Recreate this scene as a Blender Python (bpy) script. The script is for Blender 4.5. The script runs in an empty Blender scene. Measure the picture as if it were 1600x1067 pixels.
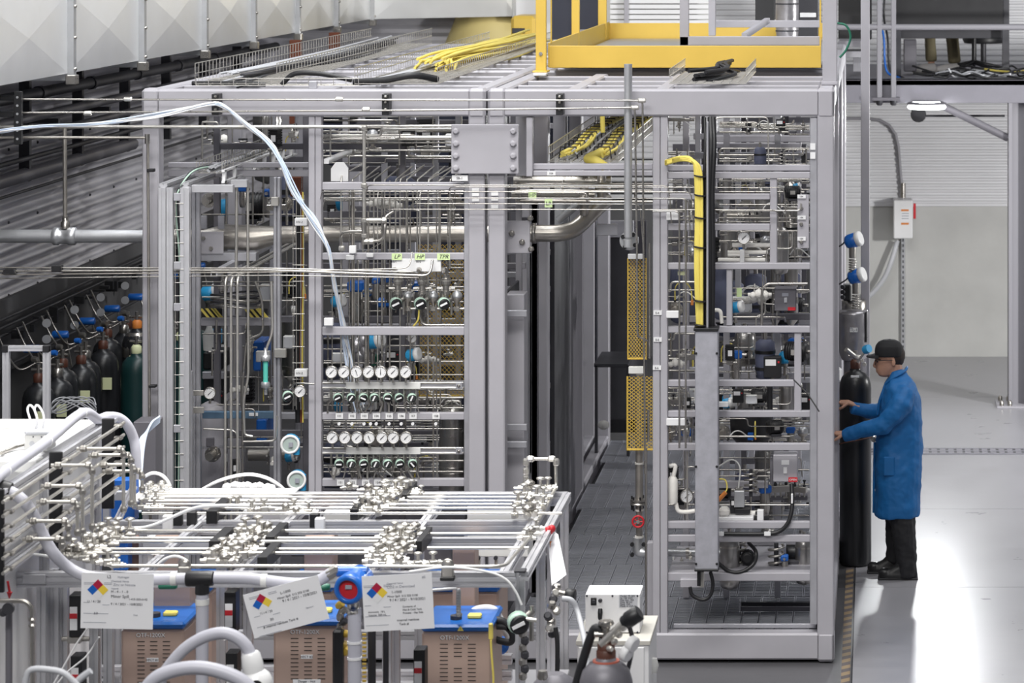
import bpy, math, random
from mathutils import Vector, Matrix
R = random.Random(7)
pi, sin, cos = math.pi, math.sin, math.cos
sc = bpy.context.scene
COL = sc.collection
# ---------------------------------------------------------------- camera
F = 4500.0                      # focal length in pixels of the 1600x1067 frame
CU, CV, CH = 1368.0, -112.0, 4.67
cam_d = bpy.data.cameras.new('camera'); cam = bpy.data.objects.new('camera', cam_d); COL.objects.link(cam)
cam.location = (0, 0, CH); cam.rotation_euler = (pi/2, 0, 0)
cam_d.sensor_width = 36; cam_d.lens = F/1600*36
cam_d.shift_x = (800-CU)/1600; cam_d.shift_y = (CV-533.5)/1600
cam_d.clip_start = .5; cam_d.clip_end = 200
cam_d.dof.use_dof = True; cam_d.dof.focus_distance = 18.6; cam_d.dof.aperture_fstop = 5.0
sc.camera = cam
sc.view_settings.view_transform = 'Standard'; sc.view_settings.look = 'None'
sc.view_settings.gamma = 1; sc.view_settings.use_curve_mapping = False
sc.view_settings.exposure = 0.0
# ---------------------------------------------------------------- world, hall lamps and front fill
wd = bpy.data.worlds.new('hall_air'); sc.world = wd; wd.use_nodes = True
bg = wd.node_tree.nodes['Background']; bg.inputs[0].default_value = (.80, .82, .88, 1); bg.inputs[1].default_value = .175
def area(name, loc, target, sx, sy, power, color=(1, 1, 1), spread=180):
    l = bpy.data.lights.new(name, 'AREA'); l.shape = 'RECTANGLE'; l.size = sx; l.size_y = sy; l.energy = power; l.color = color
    l.spread = math.radians(spread)
    o = bpy.data.objects.new(name, l); COL.objects.link(o); o.location = loc
    o.rotation_euler = (Vector(target)-Vector(loc)).to_track_quat('-Z', 'Y').to_euler(); return o
area('hall_lamp', (-1.5, 13.5, 10), (-2.2, 17, 0), 7, 1.2, 640, (1, .985, .96))
area('hall_lamp', (-3.5, 20, 9), (-3, 20, 0), 7, 1.5, 420, (.97, .985, 1))
area('hall_lamp', (3.5, 22, 9), (1.6, 23, 0), 5, 3, 205, (.98, .99, 1))
area('wall_flood', (5.5, 22.8, 2.8), (.8, 31.4, .9), .5, .5, 520, (1, .99, .97))
area('front_fill', (-2.6, 5.5, 8.6), (-2.6, 15, .8), 6, 1.5, 700, (1, .985, .96))  # unseen fill light added to brighten bench and skid fronts
area('bench_lamp', (-3.3, 15.8, 5.6), (-3.3, 15.6, 0), 3.2, .5, 95, (1, .98, .94), 110)
# ---------------------------------------------------------------- helpers
def X(u, Y): return (u-CU)*Y/F
def Zz(v, Y): return CH-(v-CV)*Y/F
def P(u, v, Y): return Vector((X(u, Y), Y, Zz(v, Y)))
def px(n, Y): return n*Y/F
MATS = {}
def mat(name, col, rough=.5, metal=0., var=0., scale=6., bump=0., bscale=40., emit=0., alpha=1., trans=0., stretch=None, coat=0.):
    m = bpy.data.materials.new(name); m.use_nodes = True; nt = m.node_tree; b = nt.nodes['Principled BSDF']
    b.inputs['Base Color'].default_value = (*col, 1); b.inputs['Roughness'].default_value = rough; b.inputs['Metallic'].default_value = metal
    if coat: b.inputs['Coat Weight'].default_value = coat
    if trans: b.inputs['Transmission Weight'].default_value = trans
    if alpha < 1: b.inputs['Alpha'].default_value = alpha
    if emit: b.inputs['Emission Color'].default_value = (*col, 1); b.inputs['Emission Strength'].default_value = emit
    if var or bump:
        tc = nt.nodes.new('ShaderNodeTexCoord'); mp = nt.nodes.new('ShaderNodeMapping'); nt.links.new(tc.outputs['Object'], mp.inputs[0])
        if stretch: mp.inputs['Scale'].default_value = stretch
    if var:
        n = nt.nodes.new('ShaderNodeTexNoise'); n.inputs['Scale'].default_value = scale; n.inputs['Detail'].default_value = 4
        n.inputs['Roughness'].default_value = .6
        nt.links.new(mp.outputs[0], n.inputs['Vector'])
        mr = nt.nodes.new('ShaderNodeMapRange'); mr.inputs[1].default_value = .25; mr.inputs[2].default_value = .75
        mr.inputs[3].default_value = 1-var; mr.inputs[4].default_value = 1+var*.6
        nt.links.new(n.outputs[0], mr.inputs[0])
        mx = nt.nodes.new('ShaderNodeVectorMath'); mx.operation = 'SCALE'; mx.inputs[0].default_value = col
        nt.links.new(mr.outputs[0], mx.inputs['Scale']); nt.links.new(mx.outputs[0], b.inputs['Base Color'])
        m2 = nt.nodes.new('ShaderNodeMapRange'); m2.inputs[3].default_value = max(.03, rough-.12); m2.inputs[4].default_value = min(1, rough+.12)
        nt.links.new(n.outputs[0], m2.inputs[0]); nt.links.new(m2.outputs[0], b.inputs['Roughness'])
    if bump:
        n2 = nt.nodes.new('ShaderNodeTexNoise'); n2.inputs['Scale'].default_value = bscale; n2.inputs['Detail'].default_value = 3
        nt.links.new(mp.outputs[0], n2.inputs['Vector'])
        bp = nt.nodes.new('ShaderNodeBump'); bp.inputs['Strength'].default_value = bump; bp.inputs['Distance'].default_value = .01
        nt.links.new(n2.outputs[0], bp.inputs['Height']); nt.links.new(bp.outputs[0], b.inputs['Normal'])
    MATS[name] = m; return m
M = MATS
mat('paint', (.41, .40, .435), .42, 0, .07, 3)
mat('paint_dark', (.16, .155, .175), .45, .2, .12, 3)
mat('zinc', (.52, .52, .56), .38, .55, .12, 8)
mat('alu', (.62, .62, .65), .35, .55, .06, 10)
mat('galv', (.55, .56, .58), .38, .7, .14, 5)
mat('grating', (.46, .47, .52), .42, .35, .1, 6)
mat('duct', (.88, .89, .90), .34, .55, .05, 2, .10, 3)
mat('steel', (.46, .44, .41), .30, .95, .06, 20)
mat('steel_bright', (.64, .62, .58), .34, .85, .05, 20)
mat('pipe_old', (.50, .47, .43), .34, .85, .28, 6)
mat('tank', (.40, .39, .38), .3, .9, .1, 3)
mat('black', (.012, .012, .014), .45, 0, .15, 6)
mat('rubber', (.02, .02, .023), .6)
mat('dark', (.05, .05, .058), .5, .2, .2, 4)
mat('navy', (.030, .034, .055), .4, .1, .1, 3)
mat('cyl_black', (.018, .019, .022), .34, .1, .35, 5, .05, 30, stretch=(6, 6, .6))
mat('white', (.82, .82, .83), .45, 0, .03, 4)
mat('white_glossy', (.85, .85, .85), .25)
mat('offwhite', (.74, .74, .72), .5, 0, .05, 3)
mat('cable_grey', (.52, .53, .56), .45)
mat('hose', (.50, .50, .56), .42)
mat('yellow', (.74, .50, .085), .42, 0, .05, 4)
mat('yellow_cable', (.80, .66, .14), .5)
mat('bluewhite', (.66, .76, .92), .35)
mat('blue', (.012, .13, .52), .3, 0, .05, 5, coat=.3)
mat('cyan', (.03, .34, .66), .35)
mat('green', (.02, .16, .10), .35)
mat('palegreen', (.45, .62, .52), .4)
mat('red', (.55, .02, .03), .4)
mat('orange', (.72, .24, .05), .5)
mat('tan', (.47, .345, .29), .45, .15, .06, 3)
mat('tan_dark', (.20, .12, .095), .5)
mat('brown', (.09, .032, .02), .45)
mat('redbrown', (.42, .10, .06), .4)
mat('lime', (.66, .82, .42), .6)
mat('postit', (.78, .82, .50), .6)
mat('paper', (.86, .86, .88), .55, 0, .02, 2)
mat('ink', (.03, .03, .045), .6)
mat('inkgrey', (.32, .33, .38), .6)
mat('glass', (.9, .95, .95), .05, alpha=.25)
mat('teal', (.10, .50, .42), .3)
mat('foil', (.40, .39, .41), .32, .75, .18, 12, .5, 14)
mat('jacket', (.09, .10, .16), .6, 0, .1, 8, .5, 12)
mat('insul', (.82, .80, .76), .7, 0, .06, 8, .4, 25)
mat('lcd', (.42, .50, .47), .2)
mat('bright_blue', (.010, .13, .52), .3, 0, .05, 5, coat=.3); mat('teal_dark', (.006, .035, .036), .4, 0, .2, 5)
mat('rust', (.16, .045, .02), .6, .2, .3, 8)
mat('copper', (.7, .34, .2), .3, .9)

class MB:
    def __init__(s): s.v = []; s.f = []; s.m = []; s.mi = 0; s.sm = []
    def add(s, vs, fs, smooth=False):
        k = len(s.v); s.v.extend(vs)
        for f in fs: s.f.append(tuple(i+k for i in f)); s.m.append(s.mi); s.sm.append(smooth)
        return s
    def box(s, a, b, c=0.):
        x0, y0, z0 = (min(a[i], b[i]) for i in range(3)); x1, y1, z1 = (max(a[i], b[i]) for i in range(3))
        if not c:
            s.add([(x0,y0,z0),(x1,y0,z0),(x1,y1,z0),(x0,y1,z0),(x0,y0,z1),(x1,y0,z1),(x1,y1,z1),(x0,y1,z1)],
                  [(0,3,2,1),(4,5,6,7),(0,1,5,4),(1,2,6,5),(2,3,7,6),(3,0,4,7)]); return s
        c = min(c, (x1-x0)*.45, (y1-y0)*.45, (z1-z0)*.45)
        vs = []; idx = {}
        for i, x in enumerate((x0, x1)):
            for j, y in enumerate((y0, y1)):
                for k, z in enumerate((z0, z1)):
                    dx = c if i == 0 else -c; dy = c if j == 0 else -c; dz = c if k == 0 else -c
                    for ax, p in enumerate(((x, y+dy, z+dz), (x+dx, y, z+dz), (x+dx, y+dy, z))):
                        idx[i,j,k,ax] = len(vs); vs.append(p)
        fs = []
        for ax in range(3):
            o = [a_ for a_ in range(3) if a_ != ax]
            for e in (0, 1):
                q = []
                for (p_, r_) in ((0,0),(1,0),(1,1),(0,1)):
                    t = [0,0,0]; t[ax] = e; t[o[0]] = p_; t[o[1]] = r_; q.append(idx[t[0],t[1],t[2],ax])
                fs.append(q if (e == 1) ^ (ax == 1) else q[::-1])
        for ax in range(3):
            o = [a_ for a_ in range(3) if a_ != ax]
            for p_ in (0, 1):
                for r_ in (0, 1):
                    t0 = [0,0,0]; t1 = [0,0,0]
                    t0[o[0]] = t1[o[0]] = p_; t0[o[1]] = t1[o[1]] = r_; t1[ax] = 1
                    q = [idx[t0[0],t0[1],t0[2],o[0]], idx[t1[0],t1[1],t1[2],o[0]], idx[t1[0],t1[1],t1[2],o[1]], idx[t0[0],t0[1],t0[2],o[1]]]
                    fs.append(q if (p_ == r_) ^ (ax == 1) ^ True else q[::-1])
        for i in (0,1):
            for j in (0,1):
                for k in (0,1):
                    q = [idx[i,j,k,0], idx[i,j,k,1], idx[i,j,k,2]]; fs.append(q if (i+j+k) % 2 else q[::-1])
        s.add(vs, fs); return s
    def sweep(s, pts, r, n=8, caps=True, smooth=True, flat=1.):
        pts = [Vector(p) for p in pts]; N = len(pts)
        rr = r if isinstance(r, (list, tuple)) else [r]*N
        t = [(pts[min(i+1, N-1)]-pts[max(i-1, 0)]).normalized() for i in range(N)]
        up = Vector((0, 0, 1)) if abs(t[0].z) < .9 else Vector((0, 1, 0))
        a = t[0].cross(up).normalized(); vs = []
        for i in range(N):
            if i:
                a = a - t[i]*a.dot(t[i])
                a = a.normalized() if a.length > 1e-6 else t[i].orthogonal().normalized()
            b = t[i].cross(a)
            for k in range(n):
                q = 2*pi*(k+.5)/n; vs.append(tuple(pts[i]+(a*cos(q)+b*sin(q)*flat)*rr[i]))
        fs = [(i*n+k, i*n+(k+1) % n, (i+1)*n+(k+1) % n, (i+1)*n+k) for i in range(N-1) for k in range(n)]
        s.add(vs, fs, smooth)
        if caps: s.add([vs[k] for k in range(n)][::-1]+vs[-n:], [tuple(range(n)), tuple(range(n, 2*n))])
        return s
    def tube(s, pts, r, n=8, rb=None, seg=4):
        pts = [Vector(p) for p in pts]; rb = rb if rb is not None else r*3; out = [pts[0]]
        for i in range(1, len(pts)-1):
            d0 = (pts[i-1]-pts[i]); d1 = (pts[i+1]-pts[i]); k = min(rb, d0.length*.45, d1.length*.45)
            p0 = pts[i]+d0.normalized()*k; p1 = pts[i]+d1.normalized()*k
            for j in range(seg+1):
                q = j/seg; out.append(p0*(1-q)**2+pts[i]*2*q*(1-q)+p1*q*q)
        out.append(pts[-1]); return s.sweep(out, r, n)
    def spline(s, pts, r, n=8, sub=6, flat=1.):
        pts = [Vector(p) for p in pts]; q = [pts[0]*2-pts[1]]+pts+[pts[-1]*2-pts[-2]]; out = []
        for i in range(1, len(q)-2):
            for j in range(sub):
                t = j/sub; a, b, c, d = q[i-1:i+3]
                out.append(.5*((2*b)+(c-a)*t+(2*a-5*b+4*c-d)*t*t+(3*b-a-3*c+d)*t**3))
        out.append(pts[-1]); return s.sweep(out, r, n, flat=flat)
    def cyl(s, a, b, r, n=12, r2=None):
        return s.sweep([a, b], [r, r if r2 is None else r2], n)
    def lathe(s, prof, o=(0,0,0), ax=(0,0,1), n=16, smooth=True):
        ax = Vector(ax).normalized(); a = ax.orthogonal().normalized(); b = ax.cross(a); o = Vector(o); vs = []
        for (r, h) in prof:
            for k in range(n):
                q = 2*pi*k/n; vs.append(tuple(o+ax*h+(a*cos(q)+b*sin(q))*max(r, 1e-5)))
        N = len(prof)
        s.add(vs, [(i*n+k, i*n+(k+1) % n, (i+1)*n+(k+1) % n, (i+1)*n+k) for i in range(N-1) for k in range(n)], smooth)
        for e, pr in ((0, prof[0]), (N-1, prof[-1])):
            if pr[0] > 1e-4: q = vs[e*n:(e+1)*n]; s.add(q if e else q[::-1], [tuple(range(n))])
        return s
    def prism(s, poly, o, ex, ey, d):
        """polygon (in ex, ey) at o extruded by vector d"""
        o, ex, ey, d = Vector(o), Vector(ex), Vector(ey), Vector(d); n = len(poly)
        v0 = [o+ex*p[0]+ey*p[1] for p in poly]; v1 = [p+d for p in v0]
        s.add([tuple(p) for p in v0+v1], [tuple(range(n))[::-1], tuple(range(n, 2*n))]+[(i, (i+1) % n, n+(i+1) % n, n+i) for i in range(n)]); return s
    def slot(s, a, b, w, ex=None):
        """T-slot aluminium profile from a to b, side w"""
        a, b = Vector(a), Vector(b); d = b-a; t = d.normalized()
        ex = Vector(ex) if ex else (Vector((0,0,1)) if abs(t.z) < .9 else Vector((1,0,0))); ex = (ex-t*ex.dot(t)).normalized(); ey = t.cross(ex)
        h = w/2; g = w*.11; e = w*.17; poly = []
        for k in range(4):
            c_, s_ = cos(k*pi/2), sin(k*pi/2)
            for (x, y) in ((h, -h), (h, -g), (h-e, -g), (h-e, g), (h, g)): poly.append((x*c_-y*s_, x*s_+y*c_))
        return s.prism(poly, a, ex, ey, d)
    def sphere(s, o, r, n=12, sc_=(1,1,1)):
        o = Vector(o); vs = []; m = n//2
        for i in range(m+1):
            for k in range(n):
                a = pi*i/m; q = 2*pi*k/n; vs.append((o.x+r*sc_[0]*sin(a)*cos(q), o.y+r*sc_[1]*sin(a)*sin(q), o.z+r*sc_[2]*cos(a)))
        return s.add(vs, [(i*n+k, (i+1)*n+k, (i+1)*n+(k+1) % n, i*n+(k+1) % n) for i in range(m) for k in range(n)], True)
    def build(s, name, mats, parent=None, **kw):
        off = wloc(parent) if parent else Vector((0,0,0))
        me = bpy.data.meshes.new(name)
        me.from_pydata([(p[0]-off.x, p[1]-off.y, p[2]-off.z) for p in s.v], [], s.f)
        if isinstance(mats, str): mats = [mats]
        for m_ in mats: me.materials.append(MATS[m_])
        if len(mats) > 1: me.polygons.foreach_set('material_index', s.m)
        me.polygons.foreach_set('use_smooth', s.sm); me.validate(); me.update()
        o = bpy.data.objects.new(name, me); COL.objects.link(o)
        if parent: o.parent = parent
        return tag(o, **kw)
WL = {}
def wloc(o):
    v = Vector((0,0,0))
    while o: v = v+o.location; o = o.parent
    return v
def tag(o, label=None, cat=None, group=None, kind=None):
    if label: o['label'] = label
    if cat: o['category'] = cat
    if group: o['group'] = group
    if kind: o['kind'] = kind
    return o
def thing(name, label, cat, loc=(0,0,0), group=None, kind=None):
    o = bpy.data.objects.new(name, None); o.empty_display_size = .1; COL.objects.link(o); o.location = loc
    return tag(o, label, cat, group, kind)
KIDS = {}
def copy_tree(o, parent=None):
    c = o.copy(); COL.objects.link(c); c.parent = parent
    for ch in list(o.children): copy_tree(ch, c)
    return c
def bx(name, m, parent, a, b, c=.003, **kw): return MB().box(a, b, c).build(name, m, parent, **kw)
def pbox(name, m, parent, u0, v0, u1, v1, Y, d, c=.003, **kw):
    """box whose front face (at depth Y) spans the rectangle, d deep"""
    return bx(name, m, parent, (X(u0, Y), Y, Zz(v0, Y)), (X(u1, Y), Y+d, Zz(v1, Y)), c, **kw)
FONT = {}
def text(s, size, loc, m, parent, rx=pi/2, ry=0, rz=0, align='CENTER', name='lettering', ext=.0004, shear=0.):
    k = (s, size, align, m, shear)
    if k not in FONT:
        cu = bpy.data.curves.new(name, 'FONT'); cu.body = s; cu.size = size; cu.align_x = align; cu.align_y = 'CENTER'; cu.extrude = ext; cu.resolution_u = 2; cu.shear = shear
        t = bpy.data.objects.new('tmp_text', cu); me = bpy.data.meshes.new_from_object(t); me.name = name; me.materials.clear(); me.materials.append(MATS[m]); FONT[k] = me
        bpy.data.objects.remove(t); bpy.data.curves.remove(cu)
    o = bpy.data.objects.new(name, FONT[k]); COL.objects.link(o)
    if parent: o.parent = parent; o.location = Vector(loc)-wloc(parent)
    else: o.location = loc
    o.rotation_euler = (rx, ry, rz); return o
# ================================================================ SETTING
def floor_mat(name='concrete_floor', k=1.):
    m = bpy.data.materials.new(name); m.use_nodes = True; nt = m.node_tree; b = nt.nodes['Principled BSDF']
    tc = nt.nodes.new('ShaderNodeTexCoord'); geo = nt.nodes.new('ShaderNodeNewGeometry')
    n1 = nt.nodes.new('ShaderNodeTexNoise'); n1.inputs['Scale'].default_value = 1.6; n1.inputs['Detail'].default_value = 6; n1.inputs['Roughness'].default_value = .65
    n2 = nt.nodes.new('ShaderNodeTexNoise'); n2.inputs['Scale'].default_value = 9; n2.inputs['Detail'].default_value = 5; n2.inputs['Distortion'].default_value = .3
    mp = nt.nodes.new('ShaderNodeMapping'); mp.inputs['Scale'].default_value = (.5, .8, 1)
    nt.links.new(geo.outputs['Position'], n1.inputs['Vector']); nt.links.new(geo.outputs['Position'], mp.inputs[0]); nt.links.new(mp.outputs[0], n2.inputs['Vector'])
    a = nt.nodes.new('ShaderNodeMath'); a.operation = 'ADD'; nt.links.new(n1.outputs[0], a.inputs[0]); nt.links.new(n2.outputs[0], a.inputs[1])
    r = nt.nodes.new('ShaderNodeMapRange'); r.inputs[1].default_value = .7; r.inputs[2].default_value = 1.35; r.inputs[3].default_value = .315; r.inputs[4].default_value = .365
    nt.links.new(a.outputs[0], r.inputs[0])
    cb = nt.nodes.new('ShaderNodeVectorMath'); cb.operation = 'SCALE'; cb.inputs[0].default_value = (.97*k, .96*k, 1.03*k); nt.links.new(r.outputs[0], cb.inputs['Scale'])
    nt.links.new(cb.outputs[0], b.inputs['Base Color'])
    r2 = nt.nodes.new('ShaderNodeMapRange'); r2.inputs[1].default_value = .7; r2.inputs[2].default_value = 1.35; r2.inputs[3].default_value = .27; r2.inputs[4].default_value = .36
    nt.links.new(a.outputs[0], r2.inputs[0]); nt.links.new(r2.outputs[0], b.inputs['Roughness'])
    bp = nt.nodes.new('ShaderNodeBump'); bp.inputs['Strength'].default_value = .05; bp.inputs['Distance'].default_value = .01
    nt.links.new(n2.outputs[0], bp.inputs['Height']); nt.links.new(bp.outputs[0], b.inputs['Normal'])
    b.inputs['Coat Weight'].default_value = .25; b.inputs['Coat Roughness'].default_value = .25
    MATS[name] = m
floor_mat(); floor_mat('concrete_floor_dark', .27)
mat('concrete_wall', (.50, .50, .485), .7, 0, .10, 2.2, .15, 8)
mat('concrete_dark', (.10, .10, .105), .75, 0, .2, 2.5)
mat('corrug_white', (.66, .66, .68), .5, .1, .05, 1.5)
mat('corrug_grey', (.64, .635, .68), .42, .30, .15, 3, stretch=(1, 1, 8))
mat('hood_paint', (.72, .60, .26), .5)
mat('paint_mid', (.26, .255, .28), .45)
mat('mezz', (.21, .205, .235), .55, 0, .12, 3)
mat('tape_y', (.26, .19, .11), .6); mat('tape_k', (.10, .085, .085), .6)

fl = thing('floor', 'polished grey concrete slab floor of the hall', 'floor', (0,0,0), kind='structure')
bx('subfloor', 'dark', fl, (-14, 4, -.3), (12, 34, -.012), 0)
xs = [-14, -9.3, -4.7, -.147, 4.4, 9, 12]; ys = [4, 6.7, 9.4, 12.15, 14.9, 17.65, 20.42, 23.17, 25.92, 28.7, 31.4]
for i in range(len(xs)-1):
    for j in range(len(ys)-1):
        bx('slab', 'concrete_floor' if xs[i] > -1 else 'concrete_floor_dark', fl, (xs[i]+.003, ys[j]+.003, -.02), (xs[i+1]-.003, ys[j+1]-.003, 0), 0)  # slabs left of the seam take a darker floor colour
# hazard tape along the skid
tp = thing('floor_tape', 'worn yellow and black striped tape on the floor beside the gas cylinder', 'tape', (-.19, 18, .002))
y = 12.3; k = 0
while y < 20.95:
    MB().prism([(0, 0), (.055, .05), (.055, .13), (0, .08)], (-.215, y, .0012), (1,0,0), (0,1,0), (0,0,.0008)).build('stripe', 'tape_y' if k % 2 else 'tape_k', tp)
    y += .08; k += 1
# trench drain
dr = thing('trench_drain', 'slotted steel trench drain across the concrete floor', 'drain', (2, 25.7, .0))
bx('channel', 'dark', dr, (-.1, 25.6, .0005), (6, 25.82, .003), 0)
for y0 in (25.565, 25.695, 25.815): bx('frame', 'mezz', dr, (-.1, y0, .001), (6, y0+.035, .008), 0)
b0 = None
for i in range(82):
    x = -.1+i*.075
    if b0 is None: b0 = bx('grate_bar', 'mezz', dr, (x, 25.60, .002), (x+.05, 25.82, .006), 0)
    else:
        o = b0.copy(); COL.objects.link(o); o.parent = dr; o.location.x = i*.075
        if i % 8 == 7: o.scale.x = 1
# back wall: concrete below, corrugated sheet above
wb = thing('wall_back', 'far hall wall of concrete with white corrugated sheet above', 'wall', (0, 31.45, 0), kind='structure')
YB = 31.4
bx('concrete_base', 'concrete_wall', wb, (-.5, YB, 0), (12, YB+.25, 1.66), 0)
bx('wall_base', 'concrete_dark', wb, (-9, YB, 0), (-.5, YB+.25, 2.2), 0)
def corrugated(name, m, par, x0, x1, z0, z1, Yw, period, amp, along='x'):
    mb = MB(); n = int((z1-z0)/period*4); vs = []; 
    for i in range(n+1):
        z = z0+(z1-z0)*i/n; d = (0, -1, -1, 0)[i % 4]*amp
        if along == 'x': vs += [(x0, Yw+d, z), (x1, Yw+d, z)]
        else: vs += [(Yw-d, x0, z), (Yw-d, x1, z)]
    mb.add(vs, [(2*i, 2*i+1, 2*i+3, 2*i+2) for i in range(n)]); return mb.build(name, m, par)
corrugated('corrugated_sheet', 'corrug_white', wb, -3.2, 12, 1.66, 6.8, YB, .062, .014)
corrugated('dark_sheet', 'corrug_grey', wb, -9, -3.2, 2.2, 6.8, YB, .16, .02)
bx('wall_cap', 'corrug_white', wb, (-.5, YB-.03, 1.64), (12, YB+.05, 1.675), .004)
# left wall
wl = thing('wall_left', 'left hall wall of dark corrugated metal above a concrete curb', 'wall', (-6.6, 20, 0), kind='structure')
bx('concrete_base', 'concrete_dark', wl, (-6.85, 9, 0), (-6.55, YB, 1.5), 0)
def left_sheet():
    mb = MB(); p = .118; n = int((6.8-1.5)/p*6); vs = []
    for i in range(n+1):
        z = 1.5+(6.8-1.5)*i/n; x = -6.585+.034*sin(2*pi*i/6); vs += [(x, 9, z), (x, YB, z)]
    mb.add(vs, [(2*i, 2*i+2, 2*i+3, 2*i+1) for i in range(n)], True); mb.build('corrugated_sheet', 'corrug_grey', wl)
left_sheet()
mb = MB()
for i in range(26):
    for zz in (1.9, 2.45, 3.0): mb.lathe([(.014, 0), (.008, .012)], (-6.55, 12+i*.75, zz), (1,0,0), 6)
mb.build('screw', 'dark', wl, kind='stuff')
# duct
du = thing('air_duct', 'huge galvanised rectangular air duct with flanged joints under the roof', 'duct', (-5.9, 25, 3.7))
Xn, Xf, zb, zt = -5.4, -6.45, 3.70, 5.1
rib = [19.27-3.86, 19.27-1.93, 19.27, 21.13, 23.1, 24.92, 26.82, 28.76, 30.8]
for a, b in zip(rib[:-1], rib[1:]):
    mb = MB(); ym = (a+b)/2; zm = (zb+4.24)/2
    vs = [(Xn, a, zb), (Xn, b, zb), (Xn, b, 4.24), (Xn, a, 4.24), (Xn+.02, ym, zm), (Xf, a, zb), (Xf, b, zb), (Xf, b, 4.24), (Xf, a, 4.24), ((Xn+Xf)/2, ym, zb-.015)]
    mb.add(vs, [(0,1,4), (1,2,4), (2,3,4), (3,0,4), (5,6,9), (6,1,9), (1,0,9), (0,5,9), (5,8,7,6), (3,2,7,8), (0,3,8,5), (1,6,7,2)])
    mb.add([(Xn, a, 4.24), (Xn, b, 4.24), (Xn, b, zt), (Xn, a, zt), (Xn+.025, ym, 4.67), (Xf, a, 4.24), (Xf, b, 4.24), (Xf, b, zt), (Xf, a, zt)], [(0,1,4), (1,2,4), (2,3,4), (3,0,4), (5,8,7,6), (3,2,7,8), (0,3,8,5), (1,6,7,2)])
    # two diamond creases give each panel its folded look
    mb.build('duct_panel', 'duct', du)
for y in rib[1:]:
    mb = MB(); mb.box((Xf-.04, y-.03, zb-.05), (Xn+.045, y-.004, zt+.05), .003); mb.box((Xf-.04, y+.004, zb-.05), (Xn+.045, y+.03, zt+.05), .003)
    fr = mb.build('flange', 'galv', du)
    bo = MB()
    for k in range(7): bo.lathe([(.012, 0), (.012, .012), (.006, .016)], (Xn+.045, y-.018, zb+.03+k*.21), (1,0,0), 6)
    bo.box((Xn-.01, y-.04, zb-.075), (Xn+.06, y+.04, zb-.01), .005); bo.build('bolt', 'steel', fr, kind='stuff')
mb = MB(); xr = X(806, 30.8)
mb.add([(-5.38, 30.78, zb), (xr, 30.78, zb+.03), (xr, 30.78, zt), (-5.38, 30.78, zt), (-4.3, 30.75, 4.5), (-5.38, 31.35, zb), (xr, 31.35, zb+.03), (xr, 31.35, zt), (-5.38, 31.35, zt)],
       [(0,1,4), (1,2,4), (2,3,4), (3,0,4), (5,6,1,0), (1,6,7,2), (2,7,8,3), (0,3,8,5)]); mb.build('duct_panel', 'duct', du)
bx('flange', 'galv', du, (xr-.03, 30.72, zb-.05), (xr+.03, 31.36, zt+.03))
# curved light shade behind duct end
sh = MB().lathe([(.55, -.1), (.58, 0), (.48, .24), (.46, .30)], (X(772, 31), 31.95-.6, 3.42), (0,0,1), 24).build('lamp_hood', 'hood_paint'); tag(sh, 'pale yellow curved hood glowing behind the end of the air duct', 'hood')
hl = bpy.data.lights.new('hood_lamp', 'POINT'); hl.energy = 7; hl.color = (1, .85, .45); hl.shadow_soft_size = .2
ho = bpy.data.objects.new('hood_lamp', hl); COL.objects.link(ho); ho.location = (X(770, 30), 29.6, 4.3)
# pipes below the duct along the left wall
wp = thing('wall_pipes', 'dark sprinkler pipes running along the left wall under the duct', 'pipes', (-6.4, 24, 3.3))
for (x, z, r, a, b, m_) in ((-6.35, 3.42, .045, 12, 30.5, 'dark'), (-6.25, 3.27, .035, 12, 29.0, 'paint_dark'), (-6.3, 3.12, .03, 12, 30, 'paint_dark'), (-6.42, 2.93, .02, 12, 30, 'dark'),
                           (-6.45, 2.80, .055, 12, 25, 'paint_dark'), (-6.45, 2.68, .012, 12, 30, 'dark')):
    MB().cyl((x, a, z), (x, b, z), r, 10).build('pipe', m_, wp)
for i in range(9):
    y = 17.5+i*1.45; mb = MB(); mb.box((-6.5, y, 2.75), (-6.42, y+.06, 3.55)); mb.box((-6.5, y, 3.19), (-6.2, y+.05, 3.225)); mb.lathe([(.055, -.04), (.055, .04)], (-6.35, y+.02, 3.42), (0,1,0), 10)
    mb.build('bracket', 'dark', wp)
for u in (462, 523):
    Y = 5.25*4500/(1368-u); bx('hanger_post', 'rust', wp, (-5.3, Y-.04, 2.9), (-5.2, Y+.04, 3.66))
# ---------------------------------------------------------------- mezzanine
YM = 28.1
mz = thing('mezzanine_floor', 'raised grey steel mezzanine with railing at the far right', 'mezzanine', (2, YM, 0), kind='structure')
zt_, zb_ = Zz(125, YM), Zz(161, YM)
bx('edge_beam', 'mezz', mz, (-.6, YM, zb_), (6, YM+.22, zt_), .004)
bx('deck', 'mezz', mz, (-.6, YM, zt_-.05), (6, YB, zt_), 0)
for i in range(6): bx('joist', 'paint_dark', mz, (.1+i*.9, YM+.2, zb_), (.2+i*.9, YB, zt_-.04), 0)
cx0 = X(1576, YM)
mb = MB(); mb.box((cx0, YM, 0), (cx0+.035, YM+.26, zb_), .002); mb.box((cx0+.035, YM+.11, 0), (cx0+.18, YM+.15, zb_), 0); mb.box((cx0+.18, YM, 0), (cx0+.22, YM+.26, zb_), .002)
mb.build('steel_column', 'paint_mid', mz)
mb = MB(); mb.box((cx0-.12, YM-.1, 0), (cx0+.32, YM+.36, .02), .003); mb.build('base_plate', 'paint', mz)
mb = MB()
for i in range(4):
    mb.lathe([(.022, 0), (.022, .035), (.01, .05)], (cx0-.07+(i % 2)*.08, YM-.04+(i//2)*.3, .02), (0,0,1), 6)
mb.build('anchor_bolt', 'steel', mz, kind='stuff')
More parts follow.
